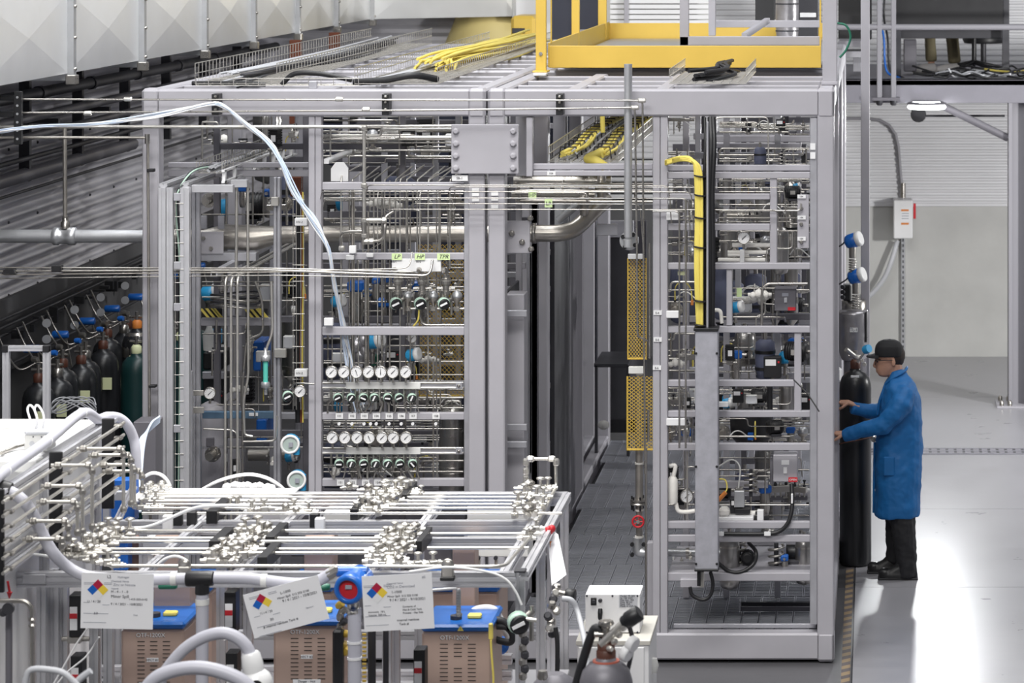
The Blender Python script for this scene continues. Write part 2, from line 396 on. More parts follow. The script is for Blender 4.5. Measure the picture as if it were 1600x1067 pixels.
mb = MB(); mb.prism([(0,0), (.05,0), (.95,.42), (.95,.47)], (cx0-.95, YM+.05, zb_-.45), (1,0,0), (0,0,1), (0,.06,0))
mb = MB().sweep([(cx0, YM+.1, zb_-.35), (cx0-.75, YM+.1, zb_+.02)], .05, 4).build('knee_brace', 'paint_dark', mz)
rl = thing('mezzanine_railing', 'grey pipe railing with kick plate on the raised mezzanine', 'railing', (2, YM-.03, zb_))
for u in (1374, 1396): MB().box((X(u-4, YM), YM-.09, zb_+.03), (X(u+4, YM), YM-.03, Zz(-60, YM)), .006).build('post', 'paint_mid', rl)
MB().cyl((-.6, YM-.06, Zz(42, YM)), (6, YM-.06, Zz(42, YM)), .03, 10).build('rail', 'paint_mid', rl)
mb = MB().box((X(1363, YM), YM-.12, zb_+.03), (X(1406, YM), YM, zb_+.06)); mb.build('base_plate', 'paint_dark', rl)
for u in (1374, 1396): MB().lathe([(.035, 0), (.03, -.04), (.02, -.05)], (X(u, YM), YM-.06, zb_+.03)).build('stud', 'dark', rl)
# lamp below mezzanine
lp = thing('ceiling_light', 'glowing oval lamp fixed beneath the mezzanine edge', 'lamp', P(1448, 163, YM))
mat('lamp_glow', (1, 1, 1), .5, emit=14)
c = P(1448, 162, YM-.15)
MB().lathe([(.16, 0), (.19, -.03), (.175, -.05), (.001, -.06)], c, (0,0,1), 24).build('diffuser', 'lamp_glow', lp)
MB().lathe([(.16, .02), (.19, .01), (.195, -.006)], c, (0,0,1), 24).build('housing', 'paint_dark', lp)
li = bpy.data.lights.new('mezzanine_lamp', 'AREA'); li.shape = 'DISK'; li.size = .35; li.energy = 120; li.color = (.97, .99, 1)
lo = bpy.data.objects.new('mezzanine_lamp', li); COL.objects.link(lo); lo.location = c+Vector((0, -.02, -.09)); lo.rotation_euler = (math.radians(58), 0, pi*0)
lo.rotation_euler = (Vector((0, 18.5, 0))-lo.location).to_track_quat('-Z', 'Y').to_euler()
jb = MB().lathe([(.07, -.03), (.08, 0), (.07, .03)], P(1435, 179, 29), (0,-1,.1), 14); jb.cyl(P(1445, 181, 29), P(1570, 181, 29), .012, 8)
tag(jb.build('conduit_outlet', 'dark'), 'round dark junction box with conduit beneath the mezzanine', 'conduit box')
# square post beside the vessels
bx('steel_post', 'paint', None, (X(1345, 22.1), 22.1, 0), (X(1359, 22.1), 22.17, 5.4), .004, label='tall slim grey steel post behind the jacketed vessel', cat='post')
# wall cable conduit and disconnect box
cd = thing('wall_conduit', 'grey conduit bending down the far wall into the white switch box', 'conduit', P(1408, 300, YB))
MB().tube([P(1300, 185, YB-.05), P(1400, 185, YB-.05), P(1411, 320, YB-.05)], .018, 8, .35).build('pipe', 'paint_mid', cd)
MB().cyl(P(1411, 286, YB-.05), P(1411, 322, YB-.05), .03, 10).build('coupling', 'steel', cd)
st = bx('strut_channel', 'galv', None, (X(1408, YB), YB-.05, .02), (X(1414, YB), YB-.005, Zz(372, YB)), .002, label='perforated steel strut channel below the white switch box', cat='channel')
mb = MB()
for i in range(24): mb.box((X(1410, YB), YB-.053, .1+i*.058), (X(1412, YB), YB-.049, .13+i*.058), 0)
mb.build('slot', 'dark', st, kind='stuff')
sb = thing('switch_box', 'white electrical disconnect box with warning labels on the far wall', 'switch box', P(1411, 343, YB-.3))
Yb_ = YB-.36
pbox('enclosure', 'white', sb, 1396, 313, 1426, 373, Yb_, .3, .01)
pbox('switch_lever', 'red', sb, 1427, 318, 1431, 342, Yb_+.08, .04)
pbox('warning_label', 'paper', sb, 1407, 325, 1422, 345, Yb_-.002, .002, 0)
for v in (328, 349): pbox('warning_stripe', 'orange', sb, 1408, v-1, 1420, v+2, Yb_-.004, .002, 0)
for v in (333, 337, 341): pbox('print_line', 'inkgrey', sb, 1409, v, 1420, v+1, Yb_-.004, .002, 0)
hs = MB().spline([P(1402, 376, YB-.1), P(1392, 410, YB-.15), P(1378, 440, YB-.15), P(1350, 468, YB-.15), P(1310, 475, YB-.2)], .028, 10)
tag(hs.build('flexible_conduit', 'cable_grey'), 'thick grey flexible conduit curving from the white switch box', 'conduit')
# ================================================================ PROCESS SKIDS
Y0 = 18.3
XL0, XL1, XR0, XR1 = X(222, Y0), X(757.5, Y0), X(763, Y0), X(1303, Y0)
ZT, ZTB = Zz(140, Y0), Zz(182, Y0); ZB0, ZB1 = .02, Zz(990, Y0)
CW = .105; YS = [18.3, 20.7, 23.1, 25.45]
def skid(name, label, x0, x1, extra=()):
    s = thing(name, label, 'frame', ((x0+x1)/2, Y0, 0))
    for i, y in enumerate(YS):
        for x in (x0, x1-CW):
            bx('column', 'paint', s, (x, y, ZB0), (x+CW, y+CW*1.3, ZT-.01), .008)
        bx('cross_beam', 'paint', s, (x0+CW*.9, y+.004, ZTB), (x1-CW*.9, y+CW*1.2, ZT), .012)
        bx('cross_beam', 'paint', s, (x0+CW*.9, y+.004, ZB0), (x1-CW*.9, y+CW*1.2, ZB1 if i == 0 else .12), .012)
    for x in (x0, x1-CW):
        bx('side_beam', 'paint', s, (x+.004, Y0+.02, ZTB+.004), (x+CW-.004, YS[-1]+.14, ZT-.004), .012)
        bx('side_beam', 'paint', s, (x+.004, Y0+.02, ZB0+.002), (x+CW-.004, YS[-1]+.14, ZB1-.002), .012)
        for z0, z1 in ((ZTB-.012, ZT+.006), (ZB0-.012, ZB1+.006)):
            bx('corner_node', 'paint', s, (x-.004, Y0-.006, z0), (x+CW+.004, Y0+CW*1.4, z1), .018)
    for y in (18.95, 19.5, 20.1, 21.3, 21.95, 22.55, 23.9, 24.6):
        bx('cross_beam', 'paint', s, (x0+CW, y, ZTB+.04), (x1-CW, y+.07, ZT-.01), .006)
    return s
SL = skid('process_skid', 'big grey steel skid frame of the bay with fourteen gauges, left of the splice plate', XL0, XL1)
SR = skid('process_skid', 'big grey steel skid frame with the walkway, under the yellow platform', XR0, XR1)
xm = (XL0+XL1)/2
bx('drip_pan', 'paint_dark', SL, (XL0+.1, Y0+.15, .12), (XL1-.1, 25.4, .135), 0)
for a_, b_ in ((X(478, Y0), X(500, Y0)),): bx('side_beam', 'paint', SL, (a_, Y0+.1, ZTB+.01), (b_+.02, 25.5, ZT-.006), .01)
bx('side_beam', 'paint', SR, (X(1020, Y0), Y0+.1, ZTB+.01), (X(1043, Y0), 25.5, ZT-.006), .01)
bx('side_beam', 'paint', SR, (X(880, Y0), Y0+.1, ZTB+.01), (X(903, Y0), 20.4, ZT-.006), .01)
def post(s, u0, u1, v0, v1, Y, m='paint', d=.07, name='post', double=True):
    mb = MB(); x0, x1 = X(u0, Y), X(u1, Y)
    if double:
        xm_ = (x0+x1)/2; mb.box((x0, Y, Zz(v0, Y)), (xm_-.0015, Y+d, Zz(v1, Y)), .004); mb.box((xm_+.0015, Y, Zz(v0, Y)), (x1, Y+d, Zz(v1, Y)), .004)
    else: mb.box((x0, Y, Zz(v0, Y)), (x1, Y+d, Zz(v1, Y)), .004)
    return mb.build(name, m, s)
def rail(s, u0, u1, v0, v1, Y, m='paint', d=.045, name='rail'):
    return bx(name, m, s, (X(u0, Y), Y, Zz(v1, Y)), (X(u1, Y), Y+d, Zz(v0, Y)), .004)
Yf = Y0+.02
# posts
post(SL, 482, 502, 182, 985, Yf); post(SR, 1020, 1043, 182, 990, Yf); post(SR, 1265.5, 1277, 184, 976, Yf, 'zinc', .1, double=False)
post(SL, 725, 735, 282, 985, Yf+.02, 'zinc', .05, double=False)
post(SR, 822, 832, 183, 276, Yf, double=False)
# left skid rails
for (v0, v1) in ((285, 297), (395.5, 406), (511, 524), (645, 656), (748, 760)): rail(SL, 503, 725, v0, v1, Yf+.02)
rail(SL, 503, 725, 846, 858, Yf+.02); rail(SL, 262, 482, 846, 858, Yf+.02)
rail(SL, 262, 482, 254, 262, Yf+.5); rail(SL, 262, 482, 266, 276, Yf+.52)
for v0, v1 in ((597, 608), (699, 710)):
    for dv in (0, 8): rail(SL, 503, 724, v0+dv, v0+dv+2.6, Yf-.03, 'steel_bright', .02, 'gauge_rail')
    rail(SL, 503, 724, v0+2, v1, Yf-.018, 'zinc', .02, 'gauge_rail')
    pbox('mount_plate', 'offwhite', SL, 540, v0, 657, v1, Yf-.042, .008)
    pl_ = pbox('end_plate', 'zinc', SL, 712, v0, 722, v1, Yf-.045, .012); MB().lathe([(.011, 0), (.011, .01), (.006, .014)], P(717, (v0+v1)/2, Yf-.045), (0,-1,0), 6).build('bolt', 'steel', pl_)
# right skid rails (walkway header, then equipment bay)
rail(SR, 833, 1020, 256, 265, Yf+.06); rail(SR, 833, 1020, 267, 275, Yf+.02); rail(SR, 1043, 1266, 258, 267, Yf+.06); rail(SR, 1043, 1266, 269, 279, Yf+.02)
for (v0, v1, ul, ur) in ((303, 312, 1043, 1203), (350, 360, 1043, 1203), (411, 421, 1043, 1266), (510, 520, 1043, 1266), (594, 604, 1043, 1241), (642, 652, 1043, 1266), (693, 704, 1043, 1266),
                         (815, 826, 1043, 1266), (836, 847, 1043, 1266), (895, 908, 1043, 1267)):
    rail(SR, ul, ur, v0, v1, Yf+.02)
for (u0, u1, v0, v1) in ((1203, 1214, 278, 412), (1135, 1144, 421, 509), (1241, 1252, 520, 643)): post(SR, u0, u1, v0, v1, Yf+.03, double=False)
rail(SR, 1103, 1266, 212, 222, 19.6); rail(SR, 1103, 1250, 224, 231, 19.4); rail(SR, 1122, 1262, 774, 782, 19.0, 'paint_dark'); rail(SR, 1122, 1200, 752, 763, 18.8); rail(SR, 1142, 1246, 583, 592, 18.9)
rail(SR, 1144, 1266, 490, 500, 18.9, 'paint_dark')
bx('shelf', 'paint', SR, (X(1045, 18.4), 18.36, Zz(895, 18.36)-.01), (X(1266, 18.4), 19.15, Zz(895, 18.36)), .002)
# deeper frame members
RR = random.Random(3)
def inner(s, x0, x1, z0, z1, ys, m='paint'):
    for y in ys:
        n = 3
        for k in range(n+1):
            x = x0+(x1-x0)*k/n+RR.uniform(-.05, .05)
            bx('inner_post', RR.choice([m, 'zinc', 'paint_dark']), s, (x, y, z0), (x+.042, y+.042, z1), .003)
        z = z0+.35
        while z < z1:
            xa = x0 if RR.random() < .7 else x0+(x1-x0)*.35; xb = x1 if RR.random() < .7 else x0+(x1-x0)*.7
            bx('inner_rail', RR.choice([m, 'zinc', 'paint_dark']), s, (xa, y+.01, z), (xb, y+.05, z+.042), .003); z += RR.uniform(.3, .5)
inner(SL, XL0+.25, XL1-.1, .17, ZTB, (19.3, 20.75, 22.2, 23.7))
inner(SR, X(1045, Y0), XR1-.12, .17, ZTB, (19.35, 20.75, 22.3, 23.9))
# long deck edge beams of the walkway
inner(SR, -2.40, -2.36, .17, 2.9, (19.5,))
# back enclosure panels
pn = thing('end_cladding', 'tall dark navy enclosure panels closing the far end of the walkway', 'panels', (-1.9, 25.7, 0))
YB2 = 25.75
for (u0, u1, m_, v0) in ((915, 932, 'navy', 372), (934, 951, 'navy', 372), (951, 984, 'dark', 345), (985, 1010, 'paint_dark', 345)):
    pbox('panel', m_, pn, u0, v0, u1, 664, YB2, .04, .002)
for u in (913, 933): pbox('light_leak_strip', 'white', pn, u-1, 372, u+1.2, 655, YB2+.01, .02, 0)  # light leaking through the panel gaps, painted as plain white strips
pbox('base', 'black', pn, 912, 656, 1012, 676, YB2-.02, .1)
pbox('header', 'zinc', pn, 905, 345, 990, 371, YB2-.05, .05)
bp_ = thing('end_cladding', 'dark grey sheet panels closing the back of the gauge bay skid', 'panels', ((XL0+XL1)/2, 25.7, 0))
for i in range(6):
    a = XL0+.12+i*(XL1-XL0-.24)/6; b = a+(XL1-XL0-.24)/6-.012; bx('panel', ('dark', 'paint_dark', 'navy')[i % 3], bp_, (a, 25.62, .0), (b, 25.65, 3.05), .002)
bp_ = thing('end_cladding', 'dark grey sheet panels closing the back of the right equipment bay', 'panels', (-.8, 25.7, 0))
for i in range(4):
    a = X(1052, 25.7)+i*.3; bx('panel', ('paint_dark', 'dark', 'dark', 'paint_dark')[i], bp_, (a, 25.62, .0), (a+.29, 25.65, 2.75), .002)
# side panels along the left edge of the walkway
sp_ = thing('side_cladding', 'dark flat panels and posts lining the left side of the walkway', 'cladding', (-2.3, 21, 0))
bx('panel', 'dark', sp_, (-2.37, 21.0, .2), (-2.34, 22.0, 3.0), .003); bx('panel', 'paint_dark', sp_, (-2.37, 22.05, .2), (-2.34, 23.0, 3.0), .003)
bx('panel', 'dark', sp_, (-2.42, 18.6, .2), (-2.40, 19.4, 2.3), .003)
bx('cabinet', 'paint', sp_, (X(790, 18.7), 18.7, .3), (X(819, 18.7), 18.9, Zz(460, 18.7)), .005)
for v in (490, 668, 695): pbox('cross_strap', 'zinc', sp_, 789, v-5, 823, v+5, 18.62, .03)
for u, m_ in ((826, 'zinc'), (830, 'paint')): pbox('post', m_, sp_, u-3, 395, u+1, 740, 19.5, .06)
# small dark table at the far end of walkway
tb = thing('metal_table', 'small dark metal frame table at the end of the walkway', 'table', P(955, 670, 25))
pbox('table_top', 'dark', tb, 928, 568, 982, 574, 24.6, .7)
for u in (929, 979):
    for y in (24.6, 25.2): pbox('leg', 'dark', tb, u, 571, u+5, 4.67*4500/24.6-112, y, .03)
sph = MB().sphere(P(943, 664, 24.2)+Vector((0,0,0)), .05, 12, (1,1,.8)).build('cloth_bundle', 'insul'); tag(sph, 'small white crumpled bundle on the walkway floor by the dark table', 'bundle')
# walkway grating: planks with rungs
gr = thing('floor_grating', 'serrated steel plank grating over the whole skid floor', 'grating', (-1.4, 19, .16))
gp = MB(); W_ = .108; L_ = 1.0
for x in (0, W_-.006): gp.box((x, 0, .125), (x+.005, L_-.012, .165), 0)
for i in range(22): gp.box((.004, .01+i*.0445, .148), (W_-.005, .024+i*.0445, .165), 0)
gp0 = gp.build('plank', 'grating', gr); gp0.location = (0, 0, 0)
# (mesh is relative to the thing at (-1.4, 19, .16); rows of planks are copies)
first = True; rows = [18.46+.99*i for i in range(7)]; npl = 0
for j, y in enumerate(rows):
    x = -2.33
    while x < XR1-.2:
        if npl < 298:
            o = gp0 if first else gp0.copy()
            if not first: COL.objects.link(o); o.parent = gr
            o.location = Vector((x+(.05 if j % 2 else 0), y, -.005)); first = False; npl += 1
        x += W_+.004
bx('under_floor', 'dark', gr, (-2.35, 18.42, .05), (XR1-.1, 25.4, .06), 0)
bx('edge_angle', 'zinc', gr, (X(1050, Y0), Y0+.14, ZB1), (X(1274, Y0), Y0+.165, ZB1+.028), .002)
# ------------------------------------------------------------- splice plate
spl = thing('splice_plate', 'square grey bolted splice plate joining the two skids', 'plate', P(757, 232, Y0-.06))
pbox('plate', 'paint', spl, 705, 194.5, 810, 271.5, Y0-.045, .03, .003)
for u in (712.5, 802):
    for v in (205, 224.5, 243.5, 262.5): MB().lathe([(.023, 0), (.023, .006), (.019, .006), (.019, .018), (.012, .022)], P(u, v, Y0-.045), (0,-1,0), 6).build('hex_bolt', 'paint', spl)
for u in (742, 777):
    pass
lt = pbox('tag', 'white', None, 706, 274, 731, 283, Y0-.03, .02, .002, label='small white equipment tag just under the square splice plate', cat='tag')
text('SB-1', .022, P(718, 278.5, Y0-.032), 'ink', lt)
# ------------------------------------------------------------- yellow platform
yp = thing('yellow_platform', 'yellow guard platform with toe boards standing on the right skid', 'platform', P(1060, 108, 20.3))
YP, YQ = 20.35, 25.0
bx('toe_board', 'yellow', yp, (X(858, YP), YP, Zz(106, YP)), (X(1283, YP), YP+.012, Zz(71.5, YP)), .003)
zt1, zt0 = Zz(71.5, YP), Zz(106, YP)
bx('toe_board', 'yellow', yp, (X(951, YQ), YQ, Zz(62, YQ)), (X(1283, YP), YQ+.012, Zz(36, YQ)), .003)
bx('toe_board', 'yellow', yp, (X(855, YP), YP+.05, zt0), (X(855, YP)+.012, YQ, zt1+.02), .003)
for (u, v1, Y, w) in ((845, 112, 20.15, 8), (899, 71, 22.4, 6), (941, 62, 24.6, 6.5)):
    mb = MB().box((X(u-w, Y), Y, Zz(v1, Y)), (X(u+w, Y), Y+.05, 5.9), .003); o = mb.build('post', 'yellow', yp)
    MB().lathe([(.014, 0), (.014, .012)], P(u, v1-28 if u == 845 else v1-8, Y), (0,-1,0), 6).build('bolt', 'steel', o)
    if u == 845: bx('base_plate', 'yellow', yp, (X(833, Y), Y-.04, Zz(113, Y)), (X(856, Y), Y+.12, Zz(110.5, Y)), .002); bx('riser', 'white', yp, (X(833, 20.0), 20.0, ZT), (X(853, 20.0), 20.1, Zz(113, 20.15)), .003)
pbox('thin_post', 'yellow', yp, 860, -40, 862, 68, 20.5, .02, 0)
pbox('edge_strip', 'yellow', yp, 1280.5, -40, 1283, 72, YP+.1, .02, 0)
bx('deck_plate', 'galv', yp, (X(862, YP), YP+.1, zt0+.015), (X(1283, YP), YQ-.02, zt0+.03), 0)
for (u0, u1, Y) in ((861, 893, 22.5), (905, 935, 24.7)): pbox('tinted_panel', 'navy', yp, u0, -60, u1, 62 if u0 < 900 else 46, Y, .02)
gf = thing('lift_scaffold', 'grey square tube frame standing on the yellow platform deck', 'frame', P(1150, 71, 20.6))
YG = 20.5
for (u0, v0, u1, v1, Y) in ((1062, -60, 1076, 71, YG), (1062, 57, 1283, 71, YG), (1107, -60, 1118, 56, 22), (1107, 32, 1283, 43, 22.3)): pbox('tube_member', 'paint', gf, u0, v0, u1, v1, Y, .06, .004)
MB().sweep([P(1163, 56, 20.9), P(1199, 32, 22.2)], .028, 4).build('tube_member', 'paint', gf)
cl = bx('upright', 'paint', None, (X(1285, 18.9), 18.9, ZT), (X(1308, 18.9), 19.0, 5.9), .006, label='tall grey double upright rising from the top right corner of the skid', cat='upright')
bx('base_plate', 'paint', cl, (X(1283, 18.9), 18.86, ZT-.002), (X(1308, 18.9)+.005, 19.05, ZT+.02), .003)
ip = thing('insulated_pipe', 'fat foil insulated pipe with bands behind the yellow platform rail', 'pipe', P(1230, 56, 23.4))
MB().lathe([(.088, 0), (.093, .05), (.093, 1.3), (.09, 1.32)], P(1230, 57, 23.4), (0,0,1), 18).build('jacket', 'foil', ip)
for v in (48, 6): MB().lathe([(.096, -.006), (.096, .006)], P(1230, v, 23.4), (0,0,1), 18).build('band', 'dark', ip)
bl = pbox('equipment_box', 'black', None, 1180, -50, 1210, 32, 24.2, .3, label='tall black box on the platform beside the foil pipe', cat='box')
bl = pbox('equipment_box', 'dark', None, 1247, -50, 1278, 58, 24.2, .3, label='dark cabinet on the platform right of the foil pipe', cat='cabinet')
pbox('label_plate', 'white', bl, 1250, 20, 1275, 27, 24.19, .01)
# bright side-lit louvre wall behind the platform
lv = thing('louvre_blind', 'bright white louvred blind behind the yellow platform', 'blind', P(1030, 30, 28))
for i in range(16): pbox('slat', 'white', lv, 953, -75+i*8.2, 1107, -75+i*8.2+6.6, 28+.0, .02, .002)
pbox('frame', 'paint', lv, 975, -60, 982, 46, 27.95, .04); pbox('backing', 'offwhite', lv, 948, -70, 1110, 50, 28.1, .02)
wp2 = pbox('white_partition', 'white', None, 856, 176, 912, 352, 26.0, .05, label='bright white partition strip seen through the walkway under the yellow cable tray', cat='partition')
wp3 = pbox('white_partition', 'white', None, 806, -60, 900, 262, 28.6, .05, label='bright white partition behind the splice plate and yellow post', cat='partition')
ym = bx('yellow_machine', 'yellow', None, (X(798, 27.5), 27.5, 0), (X(836, 27.5), 28.1, Zz(25, 27.5)), .03, label='blurred yellow machine body left of the yellow corner post', cat='machine')
pbox('dark_band', 'dark', ym, 800, 44, 820, 52, 27.49, .02)
# ------------------------------------------------------------- wire trays
def wire_tray(s, x0, x1, y0, y1, z, hs=.09, step=.10, r=.0035, m='steel_bright'):
    mb = MB(); nx = max(2, int((x1-x0)/.05)); 
    for i in range(nx+1):
        x = x0+(x1-x0)*i/nx; mb.sweep([(x, y0, z), (x, y1, z)], r, 4, smooth=False)
    for x in (x0, x1):
        for k in (1, 2): mb.sweep([(x, y0, z+hs*k/2), (x, y1, z+hs*k/2)], r, 4, smooth=False)
    y = y0
    while y <= y1:
        mb.sweep([(x0, y, z+hs), (x0, y, z), (x1, y, z), (x1, y, z+hs)], r, 4, caps=False, smooth=False); y += step
    return mb.build('wire_mesh', m, s)
def cable_bundle(s, pts, n, r, sp, m, seed=1, name='cable', wob=.3):
    q = random.Random(seed); mb = MB()
    for i in range(n):
        dx, dz = q.uniform(-sp, sp), q.uniform(-sp*.45, sp*.45)
        mb.spline([Vector(p)+Vector((dx+q.uniform(-wob, wob)*sp, 0, dz+q.uniform(-wob, wob)*sp*.5)) for p in pts], r, 5, 4)
    return mb.build(name, m, s, kind='stuff')
t1 = thing('cable_tray', 'wire basket tray with grey cables nearest the duct on the skid roof', 'cable tray', (-4.1, 18.5, ZT+.02))
wire_tray(t1, X(302, 18.4), X(430, 18.4), 18.45, 24.9, ZT+.03, .13)
cable_bundle(t1, [(-4.05, 18.6, ZT+.05), (-4.1, 20, ZT+.05), (-4.0, 22, ZT+.05), (-4.1, 24.8, ZT+.05)], 9, .009, .12, 'dark', 4)
cable_bundle(t1, [(-4.2, 18.6, ZT+.05), (-4.2, 20, ZT+.05), (-4.15, 22, ZT+.05), (-4.2, 24.8, ZT+.05)], 8, .009, .1, 'cable_grey', 5)
t2 = thing('cable_tray', 'wire basket tray carrying yellow cables on the skid roof', 'cable tray', (-3.05, 18.5, ZT+.02))
wire_tray(t2, X(552, 18.4), X(682, 18.4), 18.45, 24.9, ZT+.03, .10)
cable_bundle(t2, [(-3.05, 20.0, ZT+.06), (-3.1, 21, ZT+.07), (-3.0, 23, ZT+.07), (-2.95, 25, ZT+.07)], 22, .011, .13, 'yellow_cable', 6)
cable_bundle(t2, [(-3.25, 18.6, ZT+.05), (-3.2, 20, ZT+.05), (-3.2, 22, ZT+.05), (-3.22, 24.8, ZT+.05)], 7, .009, .05, 'cable_grey', 7)
t3 = thing('cable_tray', 'short wire basket tray right of the vertical pipe on the skid roof', 'cable tray', (-1.1, 18.5, ZT+.02))
wire_tray(t3, X(1045, 18.4), X(1165, 18.4), 18.45, 20.0, ZT+.03, .09)
cable_bundle(t3, [(-1.15, 18.7, ZT+.06), (-1.0, 19.1, ZT+.07), (-1.05, 19.5, ZT+.08), (-1.0, 19.9, ZT+.07)], 8, .014, .08, 'black', 8)
t4 = thing('cable_tray', 'crosswise wire tray with black hoses along the skid roof front edge', 'cable tray', (-3.9, 18.45, ZT+.02))
mb = MB()
for k, (y, z) in enumerate(((18.42, 0), (18.42, .045), (18.50, 0), (18.58, 0))): mb.sweep([(X(305, 18.4), y, ZT+.02+z), (X(560, 18.4), y, ZT+.02+z)], .0035, 4)
for i in range(14): x = X(305, 18.4)+i*.08; mb.sweep([(x, 18.42, ZT+.065), (x, 18.42, ZT+.02), (x, 18.6, ZT+.02)], .003, 4)
mb.build('wire_mesh', 'steel_bright', t4)
MB().spline([(X(300, 18.5), 18.5, ZT+.03), (X(385, 18.5), 18.5, ZT+.03), (X(415, 18.5), 18.5, ZT+.02)], .014, 6).build('hose', 'black', t4)
MB().spline([(X(440, 18.5), 18.5, ZT+.02), (X(460, 18.5), 18.5, ZT+.09), (X(500, 18.5), 18.5, ZT+.09), (X(550, 18.5), 18.5, ZT+.05)], .016, 6).build('hose', 'black', t4)
MB().spline([(X(552, 18.5), 18.5, ZT+.035), (X(600, 18.5), 18.48, ZT+.05), (X(645, 18.5), 18.5, ZT+.08), (X(680, 18.5), 18.6, ZT+.05)], .022, 6).build('hose', 'black', t4)
pbox('junction_plate', 'zinc', t4, 482, 127, 495, 139, 18.4, .03)
# deep trays under roof of the walkway and left bay
t5 = thing('cable_tray', 'wire tray full of yellow cables hanging above the walkway', 'cable tray', (-1.9, 18.6, 3.15))
z5 = Zz(253, 18.6)
wire_tray(t5, X(857, 18.6), X(966, 18.6), 18.6, 23.5, z5, .10, .09)
for i, (x, m_) in enumerate(((-2.0, 'yellow_cable'), (-1.78, 'yellow_cable'))):
    cable_bundle(t5, [(x, 18.7, z5+.04), (x+.03, 19.2, z5+.05), (x-.02, 20.5, z5+.05), (x+.02, 22, z5+.05), (x, 23.4, z5+.05)], 8, .011, .045, m_, 11+i)
cable_bundle(t5, [(-1.9, 18.7, z5+.03), (-1.9, 20, z5+.03), (-1.9, 23.3, z5+.03)], 6, .008, .1, 'cable_grey', 14)
mb = MB()
for x in (-2.0, -1.78):
    for i in range(16): y = 18.75+i*.28; mb.sweep([(x-.06, y, z5+.01), (x-.05, y, z5+.085), (x+.05, y, z5+.085), (x+.06, y, z5+.01)], .006, 4)
mb.build('cable_tie', 'black', t5, kind='stuff')
MB().spline([(-1.78, 18.75, z5+.05), (-1.86, 18.62, z5+.02), (-1.80, 18.56, z5+.01), (-1.74, 18.56, z5-.03)], .03, 8).build('cable', 'yellow_cable', t5)
MB().spline([(X(941, 18.7), 18.7, ZTB), (X(942, 18.7), 18.7, Zz(207, 18.7))], .016, 8).build('cable', 'yellow_cable', t5)
t6 = thing('cable_tray', 'small wire tray carrying pale cables into the top of the left bay', 'cable tray', P(305, 268, 18.4))
z6 = Zz(270, 18.4)
wire_tray(t6, X(307, 18.4), X(347, 18.4), 18.4, 20.3, z6, .07, .08)
cable_bundle(t6, [(X(325, 18.4), 18.45, z6+.02), (X(325, 18.4), 19.2, z6+.02), (X(325, 18.4), 20.2, z6+.02)], 8, .009, .04, 'cable_grey', 15)
MB().spline([(X(325, 18.4), 18.6, z6+.03), (X(305, 18.4), 18.35, z6+.02), (X(285, 18.2), 18.2, Zz(290, 18.2)), (X(277, 18.2), 18.2, Zz(310, 18.2)), (X(280, 18.2), 18.2, Zz(400, 18.2)), (X(281, 18.2), 18.2, Zz(600, 18.2)), (X(279, 18.2), 18.2, Zz(770, 18.2))], .011, 6).build('cable', 'dark', t6)
MB().spline([(X(330, 18.4), 18.6, z6+.03), (X(308, 18.4), 18.3, z6+.02), (X(280, 18.2), 18.18, Zz(298, 18.2)), (X(276, 18.2), 18.18, Zz(330, 18.2)), (X(283, 18.2), 18.18, Zz(450, 18.2)), (X(280, 18.2), 18.18, Zz(770, 18.2))], .006, 6).build('cable', 'palegreen', t6)
# riser frame in front of the left bay
rf = thing('cable_riser', 'pale aluminium double post riser with wire ladder in front of the left bay', 'riser', P(270, 770, 18.1))
YR = 18.1
for (u0, u1) in ((249, 260), (261, 271), (283, 297)): MB().slot((X((u0+u1)/2, YR), YR, .02), (X((u0+u1)/2, YR), YR, Zz(293, YR)), px(u1-u0, YR)).build('post', 'alu', rf)
post(rf, 299, 312, 300, 985, 18.5, 'zinc', .04)
mb = MB()
for u in (274, 282): mb.sweep([P(u, 300, YR-.02), P(u, 980, YR-.02)], .003, 4)
for i in range(22): v = 318+i*20.6; mb.sweep([P(273, v, YR-.03), P(287, v, YR-.03)], .0035, 4)
mb.build('wire_ladder', 'steel_bright', rf)
pbox('cap_arm', 'alu', rf, 299, 289, 364, 301, 18.15, .05); pbox('cap_arm', 'alu', rf, 360, 281, 386, 293, 18.35, .05)
MB().slot((X(255, YR)-.0, YR, Zz(293, YR)), (X(255, YR), 19.6, Zz(293, YR)), .05).build('depth_arm', 'alu', rf); MB().slot((X(290, YR), YR, Zz(290, YR)), (X(290, YR), 19.2, Zz(290, YR)), .04).build('depth_arm', 'alu', rf)
for v in (308, 415, 480, 670): pbox('clip', 'zinc', rf, 271, v-6, 282, v+6, YR-.035, .02)
# angled ladder beside tray t6
ld = thing('strut_ladder', 'white slotted strut arm running back above the left bay tubes', 'strut', P(345, 288, 18.3))
zl = Zz(286, 18.3)
for dz in (0, .07): MB().box((X(346, 18.3), 18.3, zl+dz), (X(346, 18.3)+.02, 20.6, zl+dz+.012)).build('side_rail', 'white', ld)
for i in range(8): MB().box((X(346, 18.3), 18.32+i*.3, zl), (X(346, 18.3)+.02, 18.36+i*.3, zl+.08)).build('rung', 'white', ld)
ds = thing('tube_support', 'galvanised strut arm holding three bent tubes in the left bay', 'strut', P(333, 428, 18.25))
zs = Zz(428, 18.25)
MB().box((X(329, 18.25), 18.25, zs-.02), (X(329, 18.25)+.042, 19.9, zs+.02), .002).build('channel', 'zinc', ds); MB().box((X(331, 18.25), 18.245, zs-.012), (X(331, 18.25)+.026, 18.25, zs+.012)).build('open_end', 'black', ds)
tbs = thing('bent_tubes', 'three parallel bright steel tubes bending down in the left bay', 'tubes', P(360, 440, 18.2))
